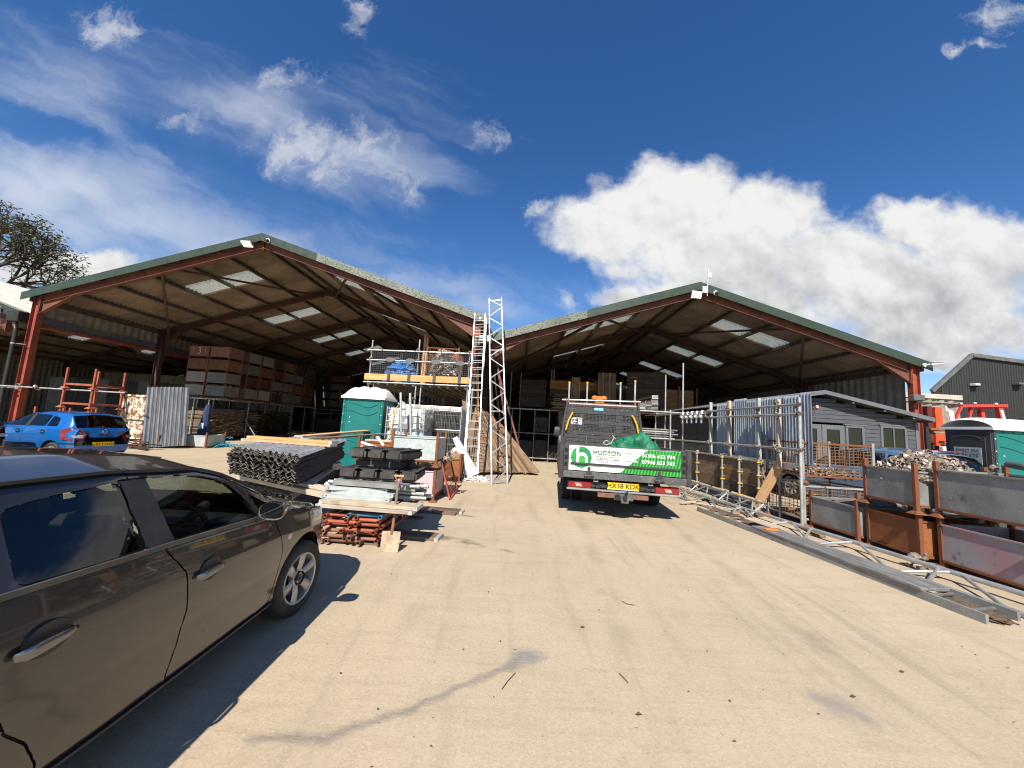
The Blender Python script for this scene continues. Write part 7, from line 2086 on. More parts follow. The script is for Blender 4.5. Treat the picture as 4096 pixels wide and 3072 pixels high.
def build_ground_kit():
    # long lattice beam lying along the bins
    lattice('lattice_beam', 'long galvanised lattice beam lying on the ground along the bins', (5.36, 3.06, .03), (4.28, 10.25, .03), (5.82, 3.2, .12), (4.72, 11.0, .12), 13, M_galv, rc=.031, rb=.02, ends=(.3, 3.3, 6.3, 9.3, 12.6))
    lattice('lattice_beam', 'second lattice beam lying behind the first close to the tube fence', (5.02, 8.2, .05), (4.9, 12.4, .05), (5.30, 8.2, .30), (5.18, 12.4, .30), 9, M_galv, rc=.026, rb=.016)
    # steel ladder beam with a plank on it
    t = thing('steel_ladder', 'old steel ladder lying on the concrete with grey paint and missing paint', 'ladder', (4.6, 6, 0))
    a0, a1, b0, b1 = Vector((4.60, 3.90, .045)), Vector((4.05, 8.57, .045)), Vector((5.05, 4.02, .045)), Vector((4.47, 8.73, .045))
    for p, q in ((a0, a1), (b0, b1)): beam('stile', p, q, .035, .09, M_galvsheet, t)
    for k in range(14):
        u = (k+.5)/14
        tube('rung', a0.lerp(a1, u), b0.lerp(b1, u), M_rusttube if k > 9 else M_galv_dark, t, .022, 8, False)
    o = link('steel_board', box_mesh(2.55, .36, .03, mat('scuffed_board', (.15, .145, .14), (.27, .265, .255), .6, .1, 4, st=(1, 5, 5), lo=.4, hi=.7), .004), None, axis((4.68, 4.42, .108), (4.40, 6.95, .108))); tag(o, 'worn grey board lying on the rungs of the ground ladder', 'board')
    o = link('timber_offcut', box_mesh(.55, .28, .02, M_wood_pale, .004), None, axis((4.60, 6.85, .135), (4.45, 7.35, .16))); tag(o, 'splintered pale plywood scrap on the ground ladder', 'plywood')
    b = MB(); b.box((4.28, 6.62, .126), (4.48, 6.70, .145), RZ(0)); tag(b.obj('orange_wedge', mat('orange_plastic', (.85, .25, .02), None, .5), None, Matrix(), bev=.004), 'small orange wedge on the ground ladder', 'wedge')
    heap(None, 'dirt_heap', mat('rotten_leaves', (.16, .10, .055), (.08, .055, .035), .95, 0, 30, bump=.5, bs=60), T(4.78, 4.25, .02) @ RZ(.1), (.16, .30, .05), 33, .3, 4).update()if False else None
    o = heap(None, 'leaf_litter', mat('rotten_leaves', (.16, .10, .055), (.08, .055, .035), .95, 0, 30, bump=.5, bs=60), T(4.80, 4.22, .0) @ RZ(.1), (.15, .28, .045), 33, .3, 4); tag(o, 'brown leaf litter caught between the ladder stiles', 'leaf litter', kind='stuff')
    b = MB(); coupler(b, T(5.60, 5.55, .06) @ RX(.5), 2.0); coupler(b, T(5.66, 5.45, .05) @ RZ(1.) @ RX(1.5), 1.8); tag(b.obj('coupler', M_fit, None, Matrix(), smooth=True), 'pair of couplers dropped on the ground before the rust orange bin', 'coupler')
    # broom head, timber scraps by the fence foot
    t = thing('broom', 'worn broom lying on the ground behind the truck tail', 'broom', (4.1, 8.9, 0))
    b = MB(); b.box((-.24, -.05, .03), (.24, .05, .075)); b.obj('stock', M_wood_pale, t, T(4.15, 9.3, 0) @ RZ(.5), bev=.006)
    b = MB(); rr = random.Random(6)
    for k in range(60): x, y = rr.uniform(-.23, .23), rr.uniform(-.045, .045); b.bar((x, y, .03), (x+rr.uniform(-.03, .0), y+rr.uniform(-.04, .02), .0), .006)
    b.obj('bristles', M_wood_mid, t, T(4.15, 9.3, 0) @ RZ(.5))
    b = MB(); b.cyl((4.2, 9.3, .06), (5.2, 8.55, .05), .014, 8); b.obj('handle', M_wood_pale, t, Matrix(), smooth=True)
    rr = random.Random(9)
    labs = ['grey timber scrap beside the fence foot nearest the truck', 'splintered timber scrap at the second fence upright', 'short board scrap before the third fence upright', 'broken board lying under the lattice beam by the fence', 'dark board scrap near the foot of the leaning plank', 'pale board lying against the cage foot']
    for k, (x, y, l, a) in enumerate(((4.75, 11.3, .6, .3), (5.0, 10.2, .7, 1.2), (5.15, 9.4, .9, 1.35), (5.0, 8.8, .8, 1.1), (5.3, 8.45, .5, .6), (5.5, 7.3, .9, 1.3))):
        d = Vector((math.cos(a), math.sin(a), 0))*l/2; c = Vector((x, y, .03))
        o = link('timber_scrap', box_mesh(l, .14, .045, rr.choice([M_wood_old, M_wood_mid, M_wood_dark]), .004), None, axis(c-d, c+d)); tag(o, labs[k], 'timber scrap')
    for k, (x, y) in enumerate(((5.2, 10.9), (5.25, 10.1), (5.3, 9.3), (5.32, 8.65))):
        o = link('scaffold_tube', tube_mesh(.9, .03, M_galv_dark, 10), None, axis((x, y, .12), (x+.1, y+.9, .12))); tag(o, 'short tube lying along the fence foot, %s from the truck' % ORD[k], 'tube', 'tubes along the fence foot')

def build_far_right():
    build_toilet('teal portable toilet with a dark door and white dome behind the bins', 10.52, 11.78, 8.55, 9.5, 'x0', True)
    # black clad barn
    t = thing('black_barn', 'black clad barn with a pale roof at the far edge', 'barn', (36, 30, 0))
    yb = 30
    P = lambda x, z: (x, yb, z)
    xa, za, xl, zl = 35.66, 9.36, 32.46, 6.31
    xs_, xe = 32.46, 52.
    # ribbed front, one sheet at a time
    n = 24; w = (xe-xs_)/n
    def top(x): return zl+(za-zl)*(x-xl)/(xa-xl) if x < xa else za-(x-xa)*.083
    for k in range(n):
        a = xs_+k*w; hgt = round(min(top(a), top(a+w))*2)/2
        me = corr_mesh(round(min(top(a), top(a+w)), 2), round(w, 3), M_black_clad, pitch=.2, amp=.022, t=.004, seg=6)
        link('cladding_sheet', me, t, Matrix(((0, 1, 0, a), (0, 0, 1, yb), (1, 0, 0, 0), (0, 0, 0, 1))))
    b = MB(); b.add([P(xl, zl-.6), P(xa, za-.75), P(xa, za-.05), P(xl, zl-.05)], [(0, 1, 2, 3)], T(0, .03, 0)); b.add([P(xa, za-.75), P(xe, top(xe)-.75), P(xe, top(xe)-.05), P(xa, za-.05)], [(0, 1, 2, 3)], T(0, .03, 0)); b.obj('gable_infill', M_black_clad, t, Matrix())
    b = MB(); b.bar((xl-.1, yb-.1, zl), (xa, yb-.1, za+.02), .2, .28); b.bar((xa, yb-.1, za+.02), (xe, yb-.1, top(xe)+.02), .2, .28); b.obj('verge_trim', M_boardgrey, t, Matrix())
    b = MB(); b.add([(xl-.1, yb-.1, zl+.1), (xa, yb-.1, za+.12), (xa+26, yb+20, za+.5), (xl+26, yb+20, zl+.1)], [(0, 1, 2, 3)]); b.add([(xa, yb-.1, za+.12), (xe, yb-.1, top(xe)+.12), (xe+26, yb+20, top(xe)+2.2), (xa+26, yb+20, za+1.9)], [(0, 1, 2, 3)]); b.obj('roof', M_fibretop, t, Matrix())
    b = MB(); b.add([(xl, yb+.05, 0), (xl+26, yb+20, 0), (xl+26, yb+20, zl), (xl, yb+.05, zl)], [(0, 1, 2, 3)]); b.obj('side_wall', M_black_clad, t, Matrix())
    for (x, z, lab, m) in ((35.6, 6.95, 'white lamp on the black barn wall', M_white), (38.9, 7.2, 'small dark camera on the black barn wall', M_boardgrey)):
        l = thing('wall_lamp', lab, 'lamp', (x, yb-.2, z)); b = MB(); b.box((x-.25, yb-.5, z-.05), (x+.1, yb-.05, z+.12)); b.obj('housing', m, l, Matrix(), bev=.03); b = MB(); b.box((x+.1, yb-.3, z-.12), (x+.3, yb-.05, z+.14)); b.obj('bracket', M_chassis, l, Matrix())
    # pale lean-to
    t = thing('lean_to', 'pale ribbed lean-to wall between the lower shed and the black barn', 'lean-to', (21.8, 20, 0))
    clad_wall('cladding_sheet', t, 19.6, 20, 23.0, 20, 0, 4.5, M_clad, .5, .04, 1.15)
    b = MB(); b.box((19.5, 19.9, 4.36), (23.1, 20.1, 4.6)); b.obj('roof_edge', M_fibretop, t, Matrix())
    b = MB(); b.box((19.5, 19.93, 4.10), (23.1, 19.99, 4.14)); b.obj('tie_rail', M_chassis, t, Matrix())
    # loader crane
    t = thing('loader_crane', 'orange folded loader crane standing beside the end column', 'crane', (15.4, 14.2, 0))
    b = MB(); b.box((15.25, 14.0, 2.35), (15.5, 14.35, 3.24)); b.obj('boom', M_orange_mach, t, Matrix(), bev=.02)
    b = MB(); b.box((15.02, 14.05, 1.9), (15.2, 14.3, 3.26)); b.obj('second_boom', mat('dark_red_boom', (.10, .018, .015), None, .5), t, Matrix(), bev=.02)
    b = MB(); b.box((15.2, 13.98, 1.2), (15.6, 14.4, 2.3)); b.obj('column', M_orange_mach, t, Matrix(), bev=.03)
    b = MB(); b.box((14.95, 13.9, 2.36), (15.7, 14.4, 2.46)); b.box((14.9, 13.9, .6), (16.0, 14.5, 1.2)); b.obj('base_frame', M_rustplate, t, Matrix(), bev=.02)
    b = MB(); 
    for k in range(5): b.path([(15.6, 14.0, 3.3-.04*k), (15.68+.04*k, 13.98, 3.1), (15.75+.03*k, 13.98, 2.75-.05*k), (15.8, 14.0, 2.4)], .022, 6)
    b.obj('hose', M_whiteplastic, t, Matrix(), smooth=True)
    b = MB(); b.box((14.85, 14.0, .5), (15.0, 14.15, 2.5)); b.box((15.0, 13.95, 1.7), (15.9, 14.05, 1.82)); b.obj('stand', M_chassis, t, Matrix())
    for k in range(4):
        o = link('timber_baulk', box_mesh(1.1, .2, .1, M_wood_old, .006), None, T(15.6+.05*k, 13.7, 1.95-.12*k) @ RZ(.05*k)); tag(o, 'timber baulk in the pile before the loader crane, %s from the top' % ORD[k], 'timber baulk', 'timber baulks before the crane')
    # red machine frame behind the toilet
    t = thing('machine_frame', 'red tubular guard frame of a machine showing above the dark doored toilet', 'machine frame', (17, 14.1, 0))
    def bar(nm, p, q, w=.09): beam(nm, p, q, w, w, M_redmach, t)
    bar('top_rail', (16.18, 14.0, 3.33), (17.8, 14.0, 3.43), .1); bar('top_rail', (16.18, 14.0, 3.38), (16.75, 14.9, 3.36)); bar('top_rail', (17.78, 14.0, 3.40), (17.9, 15.0, 3.38))
    bar('strut', (16.2, 14.0, 3.35), (15.85, 14.0, 2.7), .07); bar('strut', (16.65, 14.1, 3.36), (16.45, 14.1, 2.5), .08); bar('strut', (17.1, 14.2, 3.36), (17.15, 14.2, 2.2), .13)
    b = MB(); b.add([(17.48, 13.98, 3.36), (17.66, 13.98, 3.37), (17.76, 13.98, 2.6), (17.58, 13.98, 2.6), (17.48, 14.1, 3.36), (17.66, 14.1, 3.37), (17.76, 14.1, 2.6), (17.58, 14.1, 2.6)], [(0, 1, 2, 3), (4, 7, 6, 5), (0, 4, 5, 1), (1, 5, 6, 2), (2, 6, 7, 3), (3, 7, 4, 0)]); lp = b.obj('leg_plate', M_redmach, t, Matrix())
    b = MB(); b.add([(17.53, 13.974, 3.24), (17.63, 13.974, 3.25), (17.70, 13.974, 2.95), (17.60, 13.974, 2.95)], [(0, 1, 2, 3)]); b.obj('decal', M_signwhite, lp, Matrix())
    b = MB(); b.box((16.0, 14.2, .4), (18.2, 16., 2.3)); b.obj('machine_body', M_redmach, t, Matrix(), bev=.06)
    for (x, z) in ((16.1, 3.40), (16.6, 3.44), (17.35, 3.46)):
        b = MB(); b.cyl((x-.05, 13.95, z), (x+.05, 13.95, z+.01), .04, 8); b.obj('work_lamp', M_galvpale, t, Matrix(), smooth=True)
    b = MB(); b.box((14.55, 13.2, .0), (14.75, 13.35, 1.8)); tag(b.obj('pale_post', M_whiteplastic, None, T(.3, .2, 0) @ Matrix.Shear('XZ', 4, (0, 0)) if False else Matrix(), bev=.02), 'pale stubby post at the foot of the end column', 'post')
build_tube_fence(); build_cabin(); build_cages_bins(); build_ground_kit(); build_far_right()
# ------------------------------------------------------------------ inside the sheds
M_boxcols = {
 'grey': mat('grey_box_plate', (.15, .148, .136), (.11, .107, .10), .7, .1, 3, var=.2, rust=(.10, .06, .04), rust_at=.66, rust_s=3),
 'pale': mat('pale_box_plate', (.25, .24, .22), (.20, .19, .17), .7, .1, 2, var=.1, rust=(.12, .07, .05), rust_at=.68, rust_s=3),
 'pink red': mat('pink_red_box_plate', (.20, .092, .07), (.16, .075, .06), .75, 0, 3, var=.15),
 'dark red': mat('dark_red_box_plate', (.08, .02, .016), (.06, .018, .015), .75, 0, 3, var=.2),
 'rust orange': mat('rust_orange_box_plate', (.15, .066, .03), (.10, .046, .024), .8, 0, 3, var=.2, rust=(.09, .045, .03), rust_at=.55, rust_s=4),
 'black': mat('black_box_plate', (.035, .028, .025), (.025, .02, .018), .8, 0, 3),
}
def box_proto(key, lx, ly):
    """a stillage box built once per colour, copied afterwards"""
    t = thing('stillage_box', 'x', 'stillage box', (0, 0, 0))
    W = WM[t.name]; pm = M_boxcols[key]; H = .62
    for sx in (-1, 1):
        for sy in (-1, 1):
            b = MB(); X, Y = sx*(lx/2-.03), sy*(ly/2-.03)
            b.box((X-.02, Y-.02, 0), (X+.02, Y+.02, H+.02)); b.add([(X-.075, Y-.075, 0), (X+.075, Y-.075, 0), (X+.075, Y+.075, 0), (X-.075, Y+.075, 0), (X-.03, Y-.03, .05), (X+.03, Y-.03, .05), (X+.03, Y+.03, .05), (X-.03, Y+.03, .05)], [(0, 1, 5, 4), (1, 2, 6, 5), (2, 3, 7, 6), (3, 0, 4, 7)])
            b.obj('corner_post', M_rust, t, W)
    for (a, c) in (((-lx/2+.05, -ly/2+.012, .10), (lx/2-.05, -ly/2+.02, H-.0)), ((-lx/2+.05, ly/2-.02, .10), (lx/2-.05, ly/2-.012, H)), ((-lx/2+.012, -ly/2+.05, .10), (-lx/2+.02, ly/2-.05, H)), ((lx/2-.02, -ly/2+.05, .10), (lx/2-.012, ly/2-.05, H))):
        b = MB(); b.box(a, c); so = b.obj('side_plate', pm, t, W)
    b = MB(); b.box((-lx/2+.03, -ly/2+.03, .09), (lx/2-.03, ly/2-.03, .10)); b.obj('floor_plate', M_rust, t, W)
    return t
def build_boxes():
    grid = [  # columns from the first stack inwards, bottom to top
        ['pale', 'pale', 'rust orange', 'pink red'],
        ['grey', 'grey', 'rust orange', 'pink red'],
        ['grey', 'dark red', 'grey', 'grey'],
        ['pale', 'dark red', 'rust orange', 'grey'],
        ['black', 'grey', 'dark red', 'black'],
        ['grey', 'grey', 'grey', 'rust orange'],
        ['grey', 'rust orange', 'grey', 'black'],
        ['rust orange', 'rust orange', 'black', 'black'],
    ]
    protos = {}
    ys = [18.95, 18.95, 20.35, 21.42, 22.5, 23.55, 24.6, 25.9]
    xs_ = [-16.5, -15.42, -15.42, -15.42, -15.42, -15.42, -15.42, -15.42]
    uses = []
    lev = ['lowest', 'second', 'third', 'top']
    cname = ['front', 'second', 'third', 'fourth', 'fifth', 'sixth', 'seventh', 'innermost']
    for c, colr in enumerate(grid):
        for l, k in enumerate(colr):
            uses.append((k, (xs_[c], ys[c], 2.14+l*.665), '%s stillage box, %s in the %s stack of the box wall' % (k, lev[l], cname[c]), 'stillage boxes in the box wall'))
    far = [['black', 'grey', 'grey', 'grey'], ['black', 'black', 'black', 'pink red'], ['grey', 'grey', 'black', 'rust orange'], ['grey', 'grey', 'grey', 'pink red'], ['grey', 'grey', 'grey', 'pink red']]
    for c, colr in enumerate(far):
        for l, k in enumerate(colr):
            uses.append((k, (-20.6+.85*c+.4, 35.5-.0*c, 2.3+l*.80), '%s stillage box deep at the back, %s up in the %s far stack' % (k, lev[l], ORD[c]), 'stillage boxes deep at the back'))
    made = {}
    snapshot()
    todo = []
    for k, loc, lab, grp in uses:
        if k not in made: made[k] = box_proto(k, 1.05, 1.0)
        todo.append((k, loc, lab, grp))
    snapshot()
    first = set(); keep3 = None
    for k, loc, lab, grp in todo:
        M = T(*loc) @ RZ(rnd.uniform(-.02, .02))
        if 'far' in lab: M = M @ Matrix.Diagonal((.78, .9, 1.1, 1))
        if k not in first:
            first.add(k); o = made[k]; old = WM[o.name].copy()
            first_src = (o, M)
            o['_M'] = 0
            made[k+'_M'] = M; made[k+'_lab'] = (lab, grp)
            continue
        o = copy_tree(made[k], M); tag(o, lab, 'stillage box', grp)
        if lab.startswith('pink red') and 'front' in lab and 'top' in lab: keep3 = (o, M)
    for k in first:
        o = made[k]; M = made[k+'_M']; lab, grp = made[k+'_lab']
        del o['_M']
        o.matrix_world = M
        inv = {}
        for ch in KIDS.get(o.name, []): WM[ch.name] = M
        WM[o.name] = M; tag(o, lab, 'stillage box', grp)
        if lab.startswith('pink red') and 'top' in lab and 'front' in lab: keep3 = (o, M)
    if keep3:
        o, M = keep3
        text('chalk_number', '3', .52, mat('chalk', (.72, .66, .62), None, .9), o, M @ facing((0, -.495, .36), (0, -1, 0)), bold=-.02)
        b = MB()
        for x in (-.33, .32): b.box((x-.015, -.493, .2), (x+.015, -.4925, .52))
        b.box((-.42, -.493, .5), (-.24, -.4925, .525)); b.obj('chalk_mark', mat('faint_chalk', (.40, .24, .20), None, .9), o, M)

def build_left_racks():
    rr = random.Random(41)
    t = thing('tube_rack', 'long scaffold rack carrying the box wall in the tall shed', 'rack', (-15.5, 18, 0))
    for x in (-18.0, -16.6, -15.75):
        for y in (17.75, 18.9): tube('upright', (x, y, 0), (x, y, 2.1), M_galv, t, .028, 8)
    for y in np.arange(20.2, 27, 1.35): tube('upright', (-14.85, float(y), 0), (-14.85, float(y), 2.1), M_galv_dark, t, .028, 8)
    for y in (17.72, 17.9, 18.9): tube('ledger', (-18.3, y, 2.06), (-14.7, y, 2.06), M_galv, t, .028, 8)
    for x in (-14.85, -15.0, -15.9): tube('ledger', (x, 17.6, 2.07), (x, 27.0, 2.07), M_galv, t, .028, 8)
    for k in range(9): tube('transom', (-17.2, 18.5+k*.95, 2.12), (-14.75, 18.5+k*.95, 2.12), M_galv_dark, t, .027, 8)
    # boards stacked with their ends towards the aisle
    def stack(x1, L, y0, ny, nz, z0, label, grp, dz=.047):
        inner = MB()
        for i in range(ny):
            top = nz-rr.randint(0, 4)
            for j in range(top):
                off = rr.uniform(-.22, .05); y = y0+i*.236; z = z0+j*dz
                if i == 0:
                    o = link('scaffold_board', box_mesh(L, .222, .04, M_wood_old if rr.random() < .5 else M_wood_dark), None, T(x1-L/2+off, y, z)); tag(o, label, 'scaffold board', grp)
                else: inner.cbox(L, .222, .04, T(x1-L/2+off, y, z))
        return inner
    inn = stack(-15.0, 3.6, 17.95, 11, 30, .22, 'scaffold board in the front face of the long stack under the box wall', 'boards in the long stack under the box wall')
    tag(inn.obj('board_ends', M_wood_old, None, Matrix()), 'mass of scaffold board ends stacked under the box wall', 'board stack', kind='stuff')
    inn = stack(-14.7, 3.6, 21.0, 13, 31, .22, 'scaffold board in the front face of the inner stack under the box wall', 'boards in the inner stack under the box wall')
    tag(inn.obj('board_ends', M_wood_dark, None, Matrix()), 'mass of dark board ends stacked deeper in the tall shed', 'board stack', kind='stuff')
    for k in range(3):
        o = link('scaffold_board', box_mesh(3.4, .22, .045, M_wood_pale), None, T(-16.6+.1*k, 17.6-.0, .10+.05*k)); tag(o, 'pale board low on the ground before the long stack, %s up' % ORD[k], 'scaffold board', 'pale boards before the long stack')
    # low board stacks and racks deeper in
    t2 = thing('tube_rack', 'empty scaffold rack deeper in the tall shed aisle', 'rack', (-13, 28, 0))
    for k in range(6): tube('upright', (-16.5+k*1.3, 30.0, 0), (-16.5+k*1.3, 30.0, 2.1), M_galv_dark, t2, .03, 8)
    tube('ledger', (-17, 30, 2.05), (-9.5, 30, 2.05), M_galv_dark, t2, .03, 8); tube('ledger', (-17, 30, 1.75), (-9.5, 30, 1.75), M_galv_dark, t2, .03, 8)
    for k in range(6):
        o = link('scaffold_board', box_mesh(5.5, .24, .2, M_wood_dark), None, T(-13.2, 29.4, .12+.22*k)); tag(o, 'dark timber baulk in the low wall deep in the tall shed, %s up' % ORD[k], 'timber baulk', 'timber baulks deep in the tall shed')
    o = link('scaffold_tube', tube_mesh(2.2, .03, M_galv_dark, 8), None, axis((-14.4, 19.5, 1.1), (-12.9, 18.6, .05))); tag(o, 'single tube leaning against the board stack under the box wall', 'tube')
    # dark back of the right half of the tall shed
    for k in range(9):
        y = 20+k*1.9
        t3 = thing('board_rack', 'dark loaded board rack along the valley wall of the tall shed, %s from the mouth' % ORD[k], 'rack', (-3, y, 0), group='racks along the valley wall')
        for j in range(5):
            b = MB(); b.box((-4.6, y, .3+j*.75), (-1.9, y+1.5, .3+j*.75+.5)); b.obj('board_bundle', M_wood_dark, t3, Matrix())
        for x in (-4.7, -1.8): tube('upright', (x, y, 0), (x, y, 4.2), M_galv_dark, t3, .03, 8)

def build_left_front():
    # red post pallets stacked three up
    def frame(label, x0, x1, y0, y1, z0, H):
        t = thing('post_pallet', label, 'post pallet', ((x0+x1)/2, (y0+y1)/2, z0), group='red post pallets')
        for x in (x0, x1):
            for y in (y0, y1):
                b = MB(); b.box((x-.032, y-.032, z0), (x+.032, y+.032, z0+H)); po = b.obj('corner_post', M_redtube, t, Matrix(), bev=.005)
                b = MB(); b.add([(x-.10, y-.10, z0), (x+.10, y-.10, z0), (x+.10, y+.10, z0), (x-.10, y+.10, z0), (x-.045, y-.045, z0+.07), (x+.045, y-.045, z0+.07), (x+.045, y+.045, z0+.07), (x-.045, y+.045, z0+.07)], [(0, 1, 5, 4), (1, 2, 6, 5), (2, 3, 7, 6), (3, 0, 4, 7), (0, 3, 2, 1)]); b.obj('foot_cup', M_redtube, po, Matrix())
        for (p, q) in (((x0, y0), (x1, y0)), ((x0, y1), (x1, y1)), ((x0, y0), (x0, y1)), ((x1, y0), (x1, y1))):
            beam('base_rail', (*p, z0+.16), (*q, z0+.16), .05, .07, M_redtube, t)
    frame('red post pallet, lowest under the two others', -16.34, -15.29, 13.02, 14.02, 0, .68)
    frame('red post pallet, second one up', -16.34, -15.29, 13.02, 14.02, .66, .70)
    frame('red post pallet, third one up', -16.34, -15.29, 13.02, 14.02, 1.33, .72)
    frame('red post pallet with bare posts, uppermost of the stack', -16.34, -15.29, 13.02, 14.02, 2.02, .75)
    frame('red post pallet standing by the first shed column', -17.55, -16.5, 13.25, 14.3, .0, 1.30)
    # white rusty tank
    t = thing('steel_tank', 'peeling white steel tank streaked with rust beside the red post pallets', 'tank', (-15.2, 14.6, 0))
    pm = mat('peeling_white', (.62, .54, .42), (.50, .42, .32), .8, 0, 5, rust=(.24, .10, .045), rust_at=.46, rust_s=5, bump=.4, bs=50)
    b = MB(); b.box((-15.45, 14.15, 0), (-14.42, 14.8, 1.92)); b.obj('shell', pm, t, Matrix(), bev=.03)
    b = MB(); b.box((-15.48, 14.12, 1.88), (-14.39, 14.83, 1.96)); b.box((-14.96, 14.13, 0), (-14.90, 14.149, 1.88)); b.obj('rim', pm, t, Matrix(), bev=.01)
    # leaning corrugated sheets
    for k, (x, dy, lab) in enumerate(((-13.72, 0, 'bright corrugated sheet leaning beside the peeling tank, front one'), (-13.60, .12, 'corrugated sheet leaning just behind the front one beside the tank'))):
        me = corr_mesh(2.42, 1.08, M_galvold, pitch=.12, amp=.027, t=.005)
        p0 = Vector((x-.15, 13.70+dy, .0)); X = Vector((-.62, .45, 2.2)).normalized(); Y = Vector((.80, .60, .14)).normalized(); Z = X.cross(Y).normalized(); Y = Z.cross(X)
        m = Matrix((X, Y, Z)).transposed().to_4x4(); m.translation = p0
        o = link('corrugated_iron_sheet', me, None, m); tag(o, lab, 'iron sheet', 'sheets leaning beside the tank')
    # dark stack of iron behind, small open bin, rope
    bin_('small pale open bin on the shed floor beside the leaning iron sheet', -13.6, -12.6, 14.9, 16.1, 0, .62, M_galvpale, leg=.06, rotz=.12)
    t = thing('folded_parasol', 'dark blue furled cover standing up in the small pale bin', 'cover', (-13.2, 15.6, .1))
    b = MB(); b.cyl((-13.35, 15.7, .1), (-13.2, 15.6, 1.75), .26, 9, .09); b.obj('cover', mat('navy_cloth', (.02, .035, .09), (.03, .05, .13), .8, 0, 6, bump=.4, bs=25), t, Matrix())
    b = MB(); b.cyl((-13.2, 15.6, 1.7), (-13.18, 15.58, 1.95), .03, 8); b.obj('pole', M_galv_dark, t, Matrix())
    b = MB(); b.box((-13.33, 15.4, .75), (-13.12, 15.42, .98)); b.obj('pale_patch', mat('pale_blue_print', (.35, .5, .7), None, .7), t, Matrix())
    rr = random.Random(15); b = MB()
    for k in range(26):
        c = Vector((-12.55+rr.gauss(0, .22), 15.9+rr.gauss(0, .2), .02+abs(rr.gauss(0, .10))))
        a0 = rr.uniform(0, 6.3); r_ = rr.uniform(.1, .3); tl = rr.uniform(-.5, .5)
        pts = [c+Vector((r_*math.cos(a0+a), r_*math.sin(a0+a)*.8, max(-c.z+.01, tl*r_*math.sin(a)+.12*math.sin(2.3*a)*r_))) for a in np.linspace(0, rr.uniform(3, 6.), 12)]
        b.path(pts, .014, 5)
    o = b.obj('rope_heap', M_rope, None, Matrix(), smooth=True); tag(o, 'tangled heap of bright blue rope on the shed floor', 'rope')
    # dark iron sheets standing at the back of the side bay
    for k in range(10):
        me = corr_mesh(2.75, .98, M_claddark if k % 3 else M_boardgrey, pitch=.16, amp=.022, t=.005)
        x = -31.5+k*1.02
        M = Matrix(((0, 1, 0, x), (0, 0, 1, 24.2), (1, 0, 0, .3+.04*(k % 2)), (0, 0, 0, 1)))
        o = link('corrugated_iron_sheet', me, None, M); tag(o, 'dull iron sheet standing along the back of the pale roofed shed, %s along' % ORD[k], 'iron sheet', 'dull iron sheets in the side shed')
    t = thing('tie_tube', 'scaffold tube clamped across the first red column', 'tube', (-18, 13.2, 1.95)); tube('tube', (-19.3, 13.15, 1.98), (-14.2, 13.12, 1.98), M_galv, t, .027, 10)
    b = MB(); coupler(b, T(-18.2, 13.12, 1.98), 1.6); coupler(b, T(-17.5, 13.12, 1.98) @ RX(1), 1.6); b.obj('coupler', M_fit, t, Matrix(), smooth=True)
    # debris by the tank foot
    rr = random.Random(2)
    for k in range(7):
        o = link('timber_scrap', box_mesh(round(rr.uniform(.4, 1.1), 1), .09, .04, M_wood_dark), None, T(-13.9+rr.uniform(-.3, .5), 13.4+rr.uniform(-.2, .25), .04+.045*k) @ RZ(rr.uniform(-.5, .5)) @ RX(rr.uniform(-.2, .2))); tag(o, 'dark timber scrap in the small heap at the tank foot', 'timber scrap', 'timber scraps at the tank foot')
    o = bin_('low rust brown skip of scrap beside the peeling tank', -14.3, -13.55, 14.0, 14.7, 0, .5, M_rust, leg=.05)

